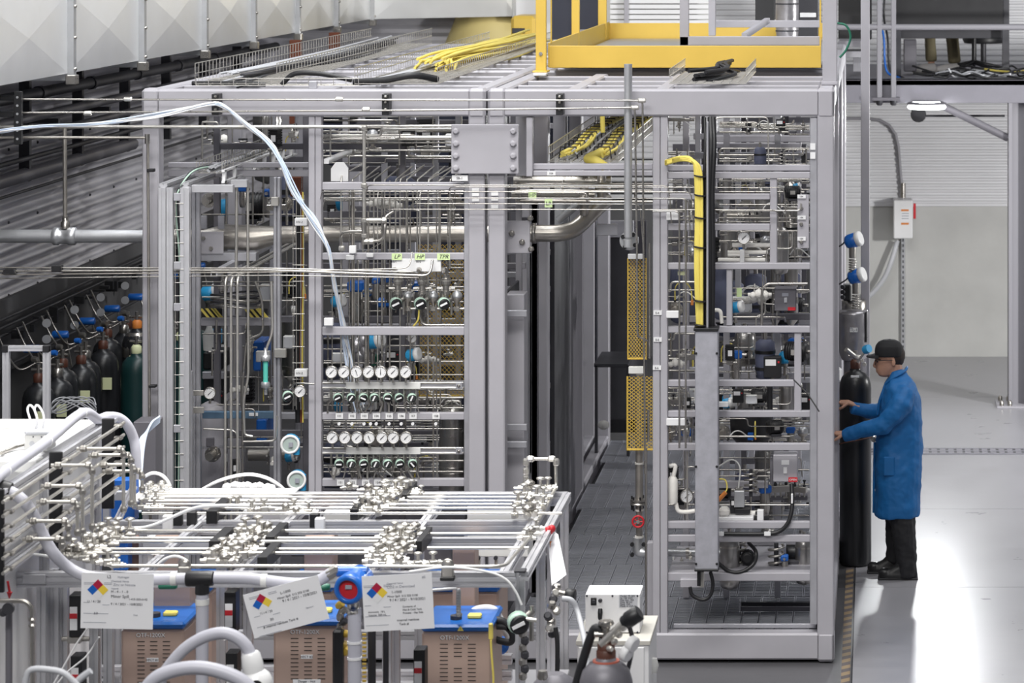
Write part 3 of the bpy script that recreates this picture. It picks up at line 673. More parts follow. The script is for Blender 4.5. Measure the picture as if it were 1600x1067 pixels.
for u, v0 in ((352, 434), (361, 435), (371, 432)): MB().tube([(X(u, 18.2), 20.2, Zz(v0, 18.2)), P(u, v0, 18.2), P(u, 985, 18.2)], .0085, 8, .06).build('tube', 'steel_bright', tbs)
# alu post with clamps, cable ladder
ap = thing('equipment_post', 'galvanised slotted post with clamps between gauge bay and bent tubes', 'post', P(432, 770, 18.7))
post(ap, 427, 438, 277, 985, 18.7, 'zinc', .05)
for u, v in ((429, 315), (434, 552)): pbox('clamp_plate', 'steel_bright', ap, u-6, v-7, u+13 if v > 500 else u+6, v+7, 18.66, .03)
cl_ = thing('cable_ladder', 'vertical wire basket ladder with dark and yellow cables beside the post', 'cable ladder', P(466, 770, 18.6))
mb = MB()
for u in (458, 463, 470, 475): mb.sweep([P(u, 305, 18.6), P(u, 640, 18.6)], .0035, 4)
for i in range(13): v = 312+i*25.5; mb.sweep([P(457, v, 18.58), P(476, v, 18.58)], .0035, 4)
mb.build('wire_ladder', 'steel_bright', cl_)
for u, m_, r in ((466, 'black', .02), (470, 'rust', .012), (473, 'yellow_cable', .007)): MB().spline([P(u, 300, 18.68), P(u+1, 420, 18.68), P(u-1, 540, 18.68), P(u, 660, 18.68)], r, 6).build('cable', m_, cl_)
for v in (347, 583):
    t_ = pbox('tag_box', 'white', cl_, 460, v-6, 480, v+6, 18.5, .05, .004); text('HV-2', .02, P(468, v, 18.495), 'ink', t_)
# ================================================================ COMPONENT KINDS (each faces -Y, built at the origin)
T, USED, SEEN = {}, set(), {}
def tmpl(kind):
    def deco(fn):
        T[kind] = fn; return fn
    return deco
def root(name, cat): o = thing(name, '', cat); del_label = o.pop('label', None) if 'label' in o else None; return o
def place(kind, loc, label, group=None, s=1., rz=0., ry=0., rx=0.):
    if kind not in USED: T[kind] = T[kind](); USED.add(kind); o = T[kind]
    else: o = copy_tree(T[kind])
    o.location = loc; o.scale = (s, s, s) if not isinstance(s, tuple) else s; o.rotation_euler = (rx, ry, rz); o['label'] = label
    if group: o['group'] = group
    elif 'group' in o: del o['group']
    return o
def vs_(name, cat): return root(name, cat)
@tmpl('gauge')
def _():
    t = vs_('pressure_gauge', 'gauge')
    MB().lathe([(.030, .02), (.038, .018), (.040, .004), (.040, -.008), (.036, -.012), (.034, -.010), (.034, -.003)], (0,0,0), (0,1,0), 20).build('case', 'steel', t)
    d = MB().lathe([(.034, -.004), (.034, -.007)], (0,0,0), (0,1,0), 20).build('dial', 'white', t)
    mb = MB()
    for i in range(11):
        a = pi*1.25-i*pi*1.5/10; mb.box((-.0012+.027*cos(a), -.0085, -.0012+.027*sin(a)), (.0012+.027*cos(a), -.0075, .0012+.027*sin(a)))
    mb.build('tick_marks', 'ink', d)
    n = MB().sweep([(-.010, -.010, -.010), (.017, -.010, .017)], [.0028, .0010], 4).build('needle', 'ink', t)
    MB().cyl((0,.004,-.036), (0,.004,-.068), .008, 8).build('stem', 'steel', t); return t
@tmpl('green_valve')
def _():
    t = vs_('round_valve', 'valve')
    MB().lathe([(.024, .03), (.030, .026), (.032, .004), (.030, -.004), (.026, -.005)], (0,0,0), (-.35,1,.2), 14).build('green_collar', 'palegreen', t)
    k = MB().lathe([(.028, 0), (.028, -.010), (.022, -.014)], (0,0,0), (-.35,1,.2), 16).build('knob', 'black', t)
    MB().box((-.018, -.022, -.005), (.020, -.018, .005)).build('bar_mark', 'white', k)
    MB().cyl((0,0,0), (.03, .06, .02), .012, 8).build('body', 'steel', t)
    MB().tube([(.03, .05, .04), (.03, .05, -.06)], .007, 6).build('stem', 'steel', t); return t
@tmpl('needle_valve')
def _():
    t = vs_('needle_valve', 'valve')
    mb = MB().box((-.016, -.014, -.012), (.016, .014, .012), .003); mb.cyl((-.04, 0, 0), (.04, 0, 0), .008, 6); mb.cyl((-.028,0,0), (-.018,0,0), .013, 6); mb.cyl((.018,0,0), (.028,0,0), .013, 6); mb.build('body', 'steel_bright', t)
    MB().cyl((0,0,.01), (0,0,.034), .006, 8).build('spindle', 'steel_bright', t)
    MB().lathe([(.012, 0), (.016, .002), (.016, .007), (.010, .010)], (0,0,.034), (0,0,1), 10).build('handle', 'steel_bright', t); return t
@tmpl('bar_valve')
def _():
    t = vs_('ball_valve', 'valve')
    mb = MB().box((-.02, -.016, -.014), (.02, .016, .014), .003); mb.cyl((-.05,0,0), (.05,0,0), .008, 8); mb.build('body', 'steel', t)
    MB().box((-.028, -.012, .02), (.028, .0, .03), .003).build('handle', 'black', t); MB().cyl((0,0,.01), (0,0,.022), .006, 6).build('spindle', 'steel', t); return t
@tmpl('transmitter')
def _():
    t = vs_('flow_transmitter', 'transmitter')
    MB().lathe([(.050, .012), (.060, .008), (.062, -.012), (.056, -.020), (.046, -.018), (.046, -.006)], (0,0,0), (-.25,1,0), 24).build('white_ring', 'white_glossy', t)
    l = MB().lathe([(.045, -.008), (.045, -.013)], (0,0,0), (-.25,1,0), 20).build('display', 'lcd', t)
    MB().box((-.004, -.020, -.016), (.022, -.014, .014)).build('digits', 'inkgrey', l)
    mb = MB(); mb.lathe([(.052, .10), (.055, .08), (.055, .02)], (.01,0,0), (-.25,1,0), 16); mb.cyl((.035, .03, .03), (.035, .03, -.07), .022, 10); mb.build('blue_housing', 'cyan', t)
    MB().lathe([(.018, 0), (.018, -.02), (.012, -.02), (.012, -.035)], (.035, .03, -.07), (0,0,1), 10).build('gland', 'steel', t)
    return t
@tmpl('solenoid')
def _():
    t = vs_('solenoid_valve', 'valve'); mb = MB()
    for i in range(7): mb.box((-.032, -.03, -.05+i*.0155), (.032, .03, -.039+i*.0155))
    mb.box((-.026, -.026, -.05), (.026, .026, .055)); mb.build('finned_coil', 'black', t)
    MB().box((-.022, -.018, -.085), (.022, .018, -.052), .003).cyl((-.05,0,-.07), (.05,0,-.07), .009, 8).build('body', 'steel', t)
    MB().box((-.012, -.034, -.02), (.018, -.03, .02)).build('label_plate', 'white', t); return t
@tmpl('junction')
def _():
    t = vs_('junction_box', 'box')
    MB().box((-.05, -.02, -.04), (.05, .03, .04), .004).build('enclosure', 'offwhite', t); MB().box((-.046, -.024, -.036), (.046, -.02, .036), .002).build('lid', 'cable_grey', t)
    mb = MB()
    for x in (-.04, .04):
        for z in (-.03, .03): mb.lathe([(.004, 0), (.004, .003)], (x, -.024, z), (0,-1,0), 6)
    mb.build('screw', 'steel', t, kind='stuff'); MB().cyl((.02, 0, -.04), (.02, 0, -.06), .01, 8).build('gland', 'black', t); return t
@tmpl('actuator')
def _():
    t = vs_('dome_actuator', 'actuator')
    MB().lathe([(.001, .045), (.018, .043), (.032, .03), (.037, .01), (.037, 0), (.034, 0)], (0,0,0), (0,0,1), 16).build('dome', 'galv', t)
    MB().lathe([(.037, 0), (.037, -.008), (.028, -.022), (.014, -.03), (.010, -.06)], (0,0,0), (0,0,1), 16).build('lower_bowl', 'pipe_old', t)
    MB().box((-.02, -.018, -.09), (.02, .018, -.06), .003).cyl((-.055,0,-.075), (.055,0,-.075), .009, 8).build('body', 'steel', t); return t
@tmpl('regulator')
def _():
    t = vs_('regulator', 'regulator')
    MB().lathe([(.008, .09), (.008, .06), (.018, .058), (.018, .04), (.026, .036), (.026, .005), (.018, 0), (.018, -.03), (.024, -.034), (.024, -.052), (.010, -.056), (.009, -.10)], (0,0,0), (0,0,1), 12, False).build('body', 'steel', t)
    MB().lathe([(.03, .0), (.03, .008)], (0,0,.02), (0,0,1), 12).build('collar', 'steel_bright', t); MB().cyl((-.05,0,-.02), (.05,0,-.02), .007, 8).build('port', 'steel', t); return t
@tmpl('filter')
def _():
    t = vs_('filter_housing', 'filter')
    MB().box((-.035, -.03, 0), (.035, .03, .045), .008).build('blue_head', 'blue', t); MB().lathe([(.026, 0), (.028, -.01), (.028, -.10), (.02, -.125), (.001, -.13)], (0,0,0), (0,0,1), 14).build('bowl', 'steel', t)
    MB().cyl((-.06,0,.022), (.06,0,.022), .010, 8).build('port', 'steel', t); return t
@tmpl('blue_head')
def _():
    t = vs_('blue_transmitter', 'transmitter')
    MB().lathe([(.03, -.03), (.04, -.02), (.04, .03), (.034, .036)], (0,0,0), (.9,-.3,.2), 16).build('blue_housing', 'cyan', t)
    MB().lathe([(.041, .03), (.044, .034), (.044, .055), (.03, .06)], (0,0,0), (.9,-.3,.2), 16).build('white_cap', 'white_glossy', t)
    MB().lathe([(.018, -.02), (.018, -.05), (.012, -.052), (.012, -.11)], (0,0,0), (0,0,1), 10).build('neck', 'steel', t); return t
@tmpl('manifold')
def _():
    t = vs_('valve_manifold', 'manifold'); MB().box((-.07, -.02, -.02), (.07, .02, .02), .004).build('block', 'steel', t)
    for i in range(4):
        x = -.05+i*.034; MB().lathe([(.010, 0), (.010, .015), (.006, .016), (.006, .035), (.012, .036), (.012, .045)], (x, 0, .02), (0,0,1), 8).build('knob', 'black' if i % 2 else 'steel_bright', t)
        MB().cyl((x, 0, -.02), (x, 0, -.05), .006, 6).build('port', 'steel', t)
    return t
@tmpl('motor')
def _():
    t = vs_('electric_motor', 'motor'); mb = MB().lathe([(.03, -.07), (.05, -.065), (.05, .05), (.04, .06)], (0,0,0), (1,0,0), 14)
    for i in range(8): mb.lathe([(.054, 0), (.054, .004)], (-.05+i*.013, 0, 0), (1,0,0), 14)
    mb.build('ribbed_body', 'black', t); MB().cyl((.06,0,0), (.09,0,0), .012, 8).build('shaft', 'steel', t); MB().box((-.04, -.04, -.07), (.04, .04, -.05), .003).build('foot', 'dark', t)
    MB().box((-.02, -.056, -.015), (.02, -.051, .015)).build('label_plate', 'steel_bright', t); return t
@tmpl('coil')
def _():
    t = vs_('tube_coil', 'coil'); pts = [(.045*cos(a*.5), .045*sin(a*.5), -.08+a*.0032) for a in range(0, 52)]
    MB().sweep(pts, .008, 6).build('coil', 'steel', t); MB().cyl((0,0,-.1), (0,0,.1), .014, 8).build('core', 'dark', t); return t
@tmpl('insulated')
def _():
    t = vs_('insulated_fitting', 'insulation'); mb = MB(); q = random.Random(2)
    for i in range(6): mb.sphere((q.uniform(-.05,.05), q.uniform(-.015,.015), q.uniform(-.02,.02)), q.uniform(.02,.032), 8)
    mb.build('wrapping', 'insul', t); MB().cyl((-.08,0,0), (.08,0,0), .014, 8).build('wrapped_pipe', 'insul', t); return t
@tmpl('rotameter')
def _():
    t = vs_('flow_meter', 'flow meter'); MB().cyl((0,0,-.05), (0,0,.05), .012, 10).build('tube', 'teal', t)
    mb = MB().lathe([(.02, .05), (.022, .055), (.022, .075), (.010, .08), (.008, .11)], (0,0,0), (0,0,1), 12); mb.lathe([(.02, -.05), (.022, -.055), (.022, -.075), (.010, -.08), (.008, -.11)], (0,0,0), (0,0,1), 12); mb.build('end_fitting', 'galv', t)
    MB().box((-.022, -.004, -.055), (-.017, .010, .055)).box((.017, -.004, -.055), (.022, .01, .055)).build('frame', 'black', t); return t
@tmpl('vessel')
def _():
    t = vs_('small_vessel', 'vessel'); MB().lathe([(.001, .17), (.03, .165), (.055, .14), (.06, .11), (.06, -.12), (.05, -.15), (.001, -.17)], (0,0,0), (0,0,1), 18).build('shell', 'tank', t)
    MB().lathe([(.063, 0), (.063, .012)], (0,0,.09), (0,0,1), 18).lathe([(.063, 0), (.063, .012)], (0,0,-.11), (0,0,1), 18).build('band', 'steel', t)
    MB().cyl((0,0,.16), (0,0,.20), .012, 8).build('nozzle', 'steel', t); return t
@tmpl('flange')
def _():
    t = vs_('pipe_flange', 'flange'); MB().lathe([(.028, -.12), (.028, .12)], (0,0,0), (1,0,0), 12).build('pipe', 'pipe_old', t); MB().lathe([(.055, -.02), (.055, -.003)], (0,0,0), (1,0,0), 16).lathe([(.055, .003), (.055, .02)], (0,0,0), (1,0,0), 16).build('flange', 'steel', t)
    mb = MB()
    for i in range(6): a = i*pi/3; mb.cyl((-.03, .043*cos(a), .043*sin(a)), (.03, .043*cos(a), .043*sin(a)), .006, 6)
    mb.build('bolt', 'steel_bright', t, kind='stuff'); return t
@tmpl('heater')
def _():
    t = vs_('jacketed_heater', 'heater'); MB().lathe([(.04, -.13), (.062, -.12), (.068, 0), (.064, .11), (.04, .13)], (0,0,0), (0,0,1), 14).build('jacket', 'jacket', t)
    MB().lathe([(.07, -.01), (.07, .01)], (0,0,.05), (0,0,1), 14).lathe([(.07, -.01), (.07, .01)], (0,0,-.06), (0,0,1), 14).build('strap', 'black', t); MB().cyl((0,0,.12), (0,0,.18), .014, 8).build('nozzle', 'steel', t); return t
@tmpl('yellow_loop')
def _():
    t = vs_('thermocouple_cable', 'cable'); MB().spline([(-.05,0,-.05), (-.045,0,.03), (0,0,.055), (.04,0,.02), (.05,0,-.05)], .004, 6).build('cable', 'yellow_cable', t); MB().box((.042, -.006, -.08), (.058, .006, -.05), .002).build('plug', 'orange', t); return t
@tmpl('white_loop')
def _():
    t = vs_('signal_cable', 'cable'); MB().spline([(-.09,0,-.02), (-.05,0,.03), (0,0,.035), (.05,0,.0), (.10,0,-.04)], .005, 6).build('cable', 'offwhite', t); MB().cyl((-.1,0,-.03), (-.085,0,-.012), .009, 8).build('gland', 'black', t); return t
@tmpl('blackbox')
def _():
    t = vs_('control_module', 'module'); MB().box((-.05, -.03, -.06), (.05, .03, .06), .004).build('housing', 'black', t); MB().box((-.04, -.034, .01), (.02, -.03, .045)).build('label_plate', 'white', t)
    MB().cyl((0, 0, -.06), (0, 0, -.09), .01, 8).build('gland', 'steel', t); MB().lathe([(.006, 0), (.006, .004)], (.035, -.03, .03), (0,-1,0), 8).build('button', 'red', t); return t
DESC = dict(gauge='round white pressure gauge', green_valve='green collared round valve', needle_valve='small bright needle valve', bar_valve='black handled steel valve', transmitter='white ringed display transmitter', solenoid='black finned solenoid valve',
  junction='pale grey junction box', actuator='grey dome actuator', regulator='stacked steel regulator', filter='blue headed filter', blue_head='blue transmitter head', manifold='steel manifold with knobs', motor='black ribbed motor', coil='coiled steel tube',
  insulated='white wrapped pipe fitting', rotameter='teal sight tube flow meter', vessel='small dark steel vessel', flange='bolted pipe flange', heater='dark quilted heater jacket', yellow_loop='looped yellow cable', white_loop='looped white cable', blackbox='black control module')
ORD = ['first', 'second', 'third', 'fourth', 'fifth', 'sixth', 'seventh', 'eighth', 'ninth', 'tenth', 'eleventh', 'twelfth', 'thirteenth', 'fourteenth', 'fifteenth']
def fill(where, u0, u1, v0, v1, kinds, n, y0, y1, seed, s0=.8, s1=1.2, aligned=True):
    """scatter n pieces of equipment through a shelf bay and number them from the left"""
    q = random.Random(seed); L = []
    for i in range(n):
        k = q.choice(kinds); y = q.uniform(y0, y1); u = u0+(u1-u0)*(i+q.uniform(.15, .85))/n; v = v0+(v1-v0)*q.uniform(.3, .75)
        L.append((k, u, v, y, q.uniform(s0, s1), q.choice((0, 0, .3, -.3, pi/2))))
    cnt = {}; where = where if len(where.split()) < 7 else where.replace('the ', '')
    for k, *_ in L: cnt[k] = cnt.get(k, 0)+1
    idx = {}
    for k, u, v, y, s, rz in sorted(L, key=lambda a: a[1]):
        i = idx.get(k, 0); idx[k] = i+1
        place(k, P(u, v, y), f"{DESC[k]} {where}"+(f", {ORD[i]} from left" if cnt[k] > 1 else ''), None, s, 0 if k in ('gauge', 'green_valve', 'transmitter', 'junction', 'blackbox') else rz)
def tubing(label, u0, u1, v0, v1, n, y0, y1, seed, r=(.0035, .0075), mats=('steel', 'steel_bright', 'steel'), vert=.5, name='tube_run'):
    q = random.Random(seed); t = thing(name, label, 'tubing', P((u0+u1)/2, v1, y0))
    for i in range(n):
        y = q.uniform(y0, y1); rr = q.uniform(*r); u = q.uniform(u0, u1); v = q.uniform(v0, v1)
        if q.random() < vert:
            pts = [P(u, v0, y), P(u, v, y)]
            if q.random() < .6: u2 = min(u1, max(u0, u+q.uniform(-50, 50))); pts += [P(u2, v, y), P(u2, v1, y)]
            else: pts = [P(u, v0, y), P(u, v1, y)]
        else:
            pts = [P(u0, v, y), P(u, v, y)]
            v2 = min(v1, max(v0, v+q.uniform(-30, 30)))
            if q.random() < .5: pts += [P(u, v2, y), P(u1, v2, y)]
            elif q.random() < .5: pts += [P(u+2, v2, y+q.uniform(.1, .6))]
            else: pts = [P(u0, v, y), P(u1, v, y)]
        MB().tube(pts, rr, 6, .03, 3).build('tube', q.choice(mats), t)
    return t
G = 'row of gauges'
# -------------------------------------------------- gauge bay (middle bay of the left skid)
YG_ = 18.24
for row, v, us, ang in (('upper', 581, (518, 537.5, 557, 576, 595, 614, 634), (0,0,2.0,0,-.75,0,0)), ('lower', 683.5, (519.5, 539, 558, 577, 597, 615, 634.5), (0,0,0,1.95,0,0,0))):
    for i, u in enumerate(us):
        g = place('gauge', P(u, v, YG_), f"{ORD[i]} pressure gauge from the left in the {row} gauge row", f"pressure gauges in the {row} row")
        for ch in g.children:
            if ch.name.startswith('needle'): ch.rotation_euler.y = ang[i] if ang[i] else 0
for row, v, us in (('upper', 622, (528, 549, 568, 585, 606, 624, 644)), ('lower', 725, (530, 549, 568.5, 587, 606, 625, 645))):
    for i, u in enumerate(us):
        g = place('green_valve', P(u, v, YG_+.04), f"{ORD[i]} green collared valve from the left below the {row} gauges", f"green valves below the {row} gauges", .92)
        for ch in g.children:
            if ch.name.startswith('knob'): ch.rotation_euler.y = R.uniform(-1.3, 1.3)
for row, v, us in (('upper', 650, (530, 550, 569, 588, 608, 627, 645, 681)), ('lower', 754, (532, 551, 571, 590, 609, 628, 646))):
    for i, u in enumerate(us):
        t = pbox('tag', 'white', None, u-5.5, v-4.5, u+6, v+4.5, Yf-.0, .006, 0, label=f"{ORD[i]} white tag from the left on the rail below {row} gauges", cat='tag', group=f'white tags below the {row} gauges')
        text(f"10{i+1}", .02, P(u, v, Yf-.002), 'ink', t)
for i, u in enumerate((530, 550, 569, 579, 588, 608, 627, 645, 681)):
    t = thing('round_button', f"{ORD[i]} small round white knob from the left under the tag rail", 'knob', P(u, 662, YG_), 'round white knobs under the upper tag rail')
    MB().lathe([(.010, -.008), (.010, .004)], P(u, 662, YG_), (0,1,0), 12).build('cap', 'white', t); MB().cyl(P(u, 662, YG_), P(u, 662, YG_+.1), .005, 6).build('stem', 'steel', t)
for i, u in enumerate((685,)): pass
# vertical sample tubes
vt = thing('sample_tubes', 'many thin vertical steel tubes hanging through the gauge bay', 'tubes', P(610, 510, 18.5))
for i, (u, v0, v1, r) in enumerate(((533, 275, 600, .006), (546, 290, 598, .005), (551, 285, 610, .009), (553.5, 292, 600, .004), (572, 405, 600, .012), (575.5, 330, 598, .006), (590, 300, 600, .004), (597, 300, 600, .008), (609, 282, 600, .0055),
      (625, 280, 600, .0045), (637, 300, 520, .005), (641, 330, 640, .0045), (669, 282, 610, .0055), (682, 290, 640, .0045), (688, 290, 640, .005), (656, 300, 470, .0045), (700, 330, 470, .0045), (519, 420, 640, .004), (560, 400, 640, .004), (634, 560, 740, .005), (677, 560, 760, .006), (683, 640, 760, .005), (615, 600, 700, .004))):
    y = 18.42+.02*(i % 4); pts = [P(u, v0, y), P(u, v1, y)]
    if i % 3 == 0: pts = [P(u+38, v0-22, y+.9)]+pts
    MB().tube(pts, r, 6, .05).build('tube', ('steel_bright', 'steel', 'pipe_old')[i % 3], vt)
for i in range(10):
    u = 550+i*17; MB().tube([P(u+26, 260, 19.4), P(u, 281, 18.75), P(u, 300, 18.75), P(u, 420, 18.75)], .0055, 6, .05).build('tube', 'steel_bright', vt)
sm = thing('drop_tubes', 'short parallel tubes dropping below each gauge and valve in the gauge bay', 'tubes', P(580, 640, 18.35))
for v0, v1 in ((608, 645), (710, 748)):
    for i in range(15):
        u = 517+i*9.5; MB().tube([P(u, v0, 18.3), P(u, v0+18, 18.3), P(u+R.choice((-5, 5, 0)), v0+22, 18.34), P(u+R.choice((-5, 5, 0)), v1, 18.34)], R.choice((.0035, .005, .007)), 6, .02).build('tube', R.choice(('steel', 'steel_bright')), sm)
# thick tube manifold in the upper part of bay
mf = thing('tube_manifold', 'thick bright steel tube manifold crossing in front of the gauge bay', 'manifold', P(570, 390, 18.15))
Ym = 18.16
MB().tube([P(-120, 198, Ym), P(569, 198, Ym), P(569, 350, Ym)], .011, 8, .04).build('tube', 'steel_bright', mf)
MB().tube([P(533, 392, Ym+.1), P(533, 362, Ym), P(568, 361, Ym)], .011, 8, .05).build('tube', 'steel', mf)
MB().tube([P(572, 377, Ym), P(600, 376, Ym), P(602, 350, Ym), P(602, 338, Ym+.05), P(615, 330, Ym+.06)], .011, 8, .06).build('tube', 'steel', mf)
MB().cyl(P(570, 344, Ym), P(604, 344, Ym), .012, 8).build('cross_piece', 'steel_bright', mf)
MB().cyl(P(569, 340, Ym), P(569, 382, Ym), .018, 10).build('body', 'steel', mf)
for (u, v) in ((569, 200), (569, 290), (569, 344), (569, 368), (600, 344), (572, 377), (534, 388), (580, 377)): MB().lathe([(.017, -.016), (.020, -.008), (.020, .008), (.017, .016)], P(u, v, Ym), (0,0,1) if u in (569, 534) else (1,0,0), 8, False).build('nut', 'steel_bright', mf)
# white plate with sticky notes, regulators, actuators
wpz = thing('mounting_plate', 'white plate with green sticky notes above three regulators', 'plate', P(650, 425, 18.28))
pbox('plate', 'white', wpz, 612, 404, 689, 424.5, 18.29, .006)
for i, (u, w, s_) in enumerate(((620, 8, 'LP'), (656, 8, 'HP'), (693, 10, 'TPR'))):
    n_ = pbox('sticky_note', 'lime', wpz, u-w, 396, u+w, 406, 18.28, .004, 0); text(s_, .036, P(u, 401, 18.278), 'ink', n_, shear=.3)
for i, u in enumerate((616, 654, 693)):
    text(f"HV{i+1}", .018, P(u, 409, 18.287), 'ink', wpz); MB().lathe([(.016, 0), (.018, .006), (.012, .03)], P(u+1, 421, 18.29), (0,-1,-.2), 10).build('fitting', 'steel', wpz)
for i, (u, w_) in enumerate(((622, 'leftmost'), (660, 'middle'), (697, 'rightmost'))):
    place('regulator', P(u, 445, 18.36), f"stacked steel regulator under the white note plate, {w_} of three", 'regulators under the note plate', 1.15)
    place('green_valve', P(u-3, 475, 18.33), f"large green round valve below the {w_} steel regulator", 'green valves below the regulators', 1.25)
for i, (u, w_) in enumerate(((637, 'leftmost'), (677, 'middle'), (714, 'rightmost'))): place('actuator', P(u, 465, 18.45), f"grey dome actuator beside the regulators, {w_} of three", 'dome actuators beside the regulators', .95)
MB_ = MB().tube([P(655, 490, 18.4), P(660, 508, 18.4), P(725, 508, 18.4)], .009, 8, .06); tag(MB_.build('bent_tube', 'steel'), 'steel tube bending under the middle regulator towards the column', 'tube')
tag(MB().spline([P(655, 484, 18.35), P(653, 500, 18.36), P(645, 511, 18.4)], .006, 6).build('yellow_wire', 'yellow_cable'), 'short yellow wire hanging from the middle green valve', 'wire')
# hanging bracket
hb = thing('pipe_bracket', 'white angled bracket plate with strut in the upper gauge bay', 'bracket', P(530, 284, 18.4))
MB().prism([(0,0), (.11,0), (.11,.08), (.08,.12), (.03,.12), (0,.08)], P(517, 283, 18.45), (1,0,0), (0,0,1), (0,.02,0)).build('plate', 'white', hb)
MB().sweep([P(510, 252, 18.4), P(552, 234, 19.6)], .022, 4).build('strut', 'white', hb)
# boxes on rail
for (u0, v0, u1, v1, l_) in ((545, 384, 556, 396, 'small white box standing on the rail beside the pipe elbow'), (540, 399, 553, 406, 'white tag on the rail left of the sticky notes'), (572, 396, 583, 402, 'white tag on the rail right of the small white box'), (506, 497, 520, 509, 'white bracket box on the gauge bay rail at the post')):
    pbox('rail_box' if v1-v0 > 9 else 'tag', 'white', None, u0, v0, u1, v1, Yf-.02, .03, label=l_, cat='box' if v1-v0 > 9 else 'tag')
# blue-white instruments
place('blue_head', P(582, 533, 18.8), 'big blue and white transmitter above the upper gauge row', None, 1.3); place('blue_head', P(643, 555, 18.6), 'blue and white transmitter right above the last upper gauge', None, 1.0)
place('gauge', P(644, 528, 18.5), 'small pressure gauge just below the rail above the upper gauges', None, .8)
place('filter', P(557, 455, 19.2), 'blue filter behind the left tubes of the gauge bay', None, 1.6); place('filter', P(658, 455, 19.6), 'blue filter behind the regulators', None, 1.6)
gb = MB().box(P(580, 556, 18.9), P(590, 570, 18.95)+Vector((0,.06,0)), .006); tag(gb.build('green_block', 'green'), 'dark green block behind the upper gauge row', 'block')
fo = MB(); q = random.Random(5)
for i in range(9): fo.sphere(P(q.uniform(556, 582), q.uniform(522, 560), 19), q.uniform(.03, .06), 8)
tag(fo.build('foil_wrap', 'foil'), 'crumpled shiny foil wrap behind the upper gauges', 'foil')
# stainless tank at right of gauge bay
tk = thing('steel_tank', 'domed stainless tank behind the right end of the gauge rows', 'tank', P(708, 770, 18.95))
c_ = P(708, 641, 18.95); zb2 = Zz(985, 18.4)
MB().lathe([(.092, zb2-c_.z), (.092, -.05), (.090, -.03)], c_, (0,0,1), 28).build('shell', 'tank', tk)
MB().lathe([(.095, -.035), (.099, -.03), (.099, -.015), (.092, -.01), (.075, .01), (.045, .03), (.001, .035)], c_, (0,0,1), 28).build('lid', 'steel', tk)
for v in (728, 737): MB().lathe([(.0935, -.005), (.096, 0), (.0935, .005)], P(708, v, 18.95), (0,0,1), 28).build('weld_ring', 'steel', tk)
MB().tube([c_+Vector((-.05,0,.02)), c_+Vector((-.05,0,.06)), c_+Vector((.05,0,.06)), c_+Vector((.05,0,.02))], .007, 8, .03).build('handle', 'steel_bright', tk)
# yellow mesh guard behind gauge bay
def mesh_guard(name, label, u0, u1, v0, v1, Y, rows_, cols, m='yellow', frame=True):
    t = thing(name, label, 'mesh guard', P((u0+u1)/2, v1, Y)); mb = MB(); w = (u1-u0)/cols; h = (v1-v0)/rows_
    for j in range(rows_):
        for i in range(cols+1):
            u = u0+i*w; 
            mb.sweep([P(max(u0, u-w/2), v0+(j)*h, Y), P(max(u0, min(u1, u)), v0+(j+.5)*h, Y)], .0024, 4, caps=False, smooth=False); mb.sweep([P(max(u0, min(u1, u)), v0+(j+.5)*h, Y), P(max(u0, u-w/2), v0+(j+1)*h, Y)], .0024, 4, caps=False, smooth=False)
            mb.sweep([P(min(u1, u+w/2), v0+(j)*h, Y), P(max(u0, min(u1, u)), v0+(j+.5)*h, Y)], .0024, 4, caps=False, smooth=False); mb.sweep([P(max(u0, min(u1, u)), v0+(j+.5)*h, Y), P(min(u1, u+w/2), v0+(j+1)*h, Y)], .0024, 4, caps=False, smooth=False)
    mb.build('expanded_mesh', m, t)
    if frame:
        for (a, b, c, d) in ((u0-1, v0, u0+.8, v1), (u0, v1-3, u1, v1), ): pbox('frame', m, t, a, b, c, d, Y-.004, .02)
    return t
mesh_guard('mesh_guard', 'dull yellow mesh guard behind the regulators beside the double column', 655, 728, 382, 620, 20.2, 34, 11, 'yellow')
mesh_guard('mesh_guard', 'upper yellow expanded mesh guard around the walkway pipe', 981, 1010, 403, 562, 18.7, 26, 6)
mesh_guard('mesh_guard', 'lower yellow expanded mesh guard around the walkway pipe', 980, 1021, 588, 704, 18.62, 21, 6)
pbox('guard_plate', 'white', None, 981, 397, 1005, 405, 18.66, .02, label='white strip above the upper yellow mesh guard', cat='plate')
pbox('guard_plate', 'offwhite', None, 982, 573, 1006, 584, 18.6, .03, label='white bolted strip between the two yellow mesh guards', cat='plate')
# the big pipe
bp = thing('process_pipe', 'long weathered steel pipe crossing the skid with elbow and flanges', 'pipe', P(600, 378, 19.0))
YPp = 19.0; rp = px(13.2, YPp)
MB().cyl(P(-60, 369, YPp), P(232, 369, YPp), px(10.3, YPp), 20).build('thin_pipe', 'galv', bp)
MB().lathe([(px(10.6, YPp), 0), (px(14, YPp), .01), (px(14, YPp), .04), (px(12, YPp), .05), (px(12, YPp), .1), (px(14, YPp), .11), (px(14, YPp), .15), (px(10.6, YPp), .16)], P(82, 369, YPp), (1,0,0), 18).build('coupling', 'galv', bp)
MB().sweep([P(232, 369, YPp), P(318, 369, YPp), P(352, 370, YPp), P(400, 372, YPp), P(425, 368, YPp), P(460, 366, YPp), P(725, 365, YPp)], [px(10.3, YPp), px(10.3, YPp), px(20, YPp), px(19.5, YPp), px(15, YPp), rp, rp], 22).build('pipe', 'pipe_old', bp)
MB().cyl(P(725, 365, YPp), P(835, 365, YPp), rp, 22).build('pipe', 'pipe_old', bp)
el = [P(835, 364.5, YPp), P(868, 364.5, YPp), P(890, 361, YPp+.03), P(905, 352, YPp+.08), P(920, 337, YPp+.16), P(935, 322, YPp+.25), P(948, 312, YPp+.32)]
MB().spline(el, rp, 20, 4).build('elbow', 'pipe_old', bp)
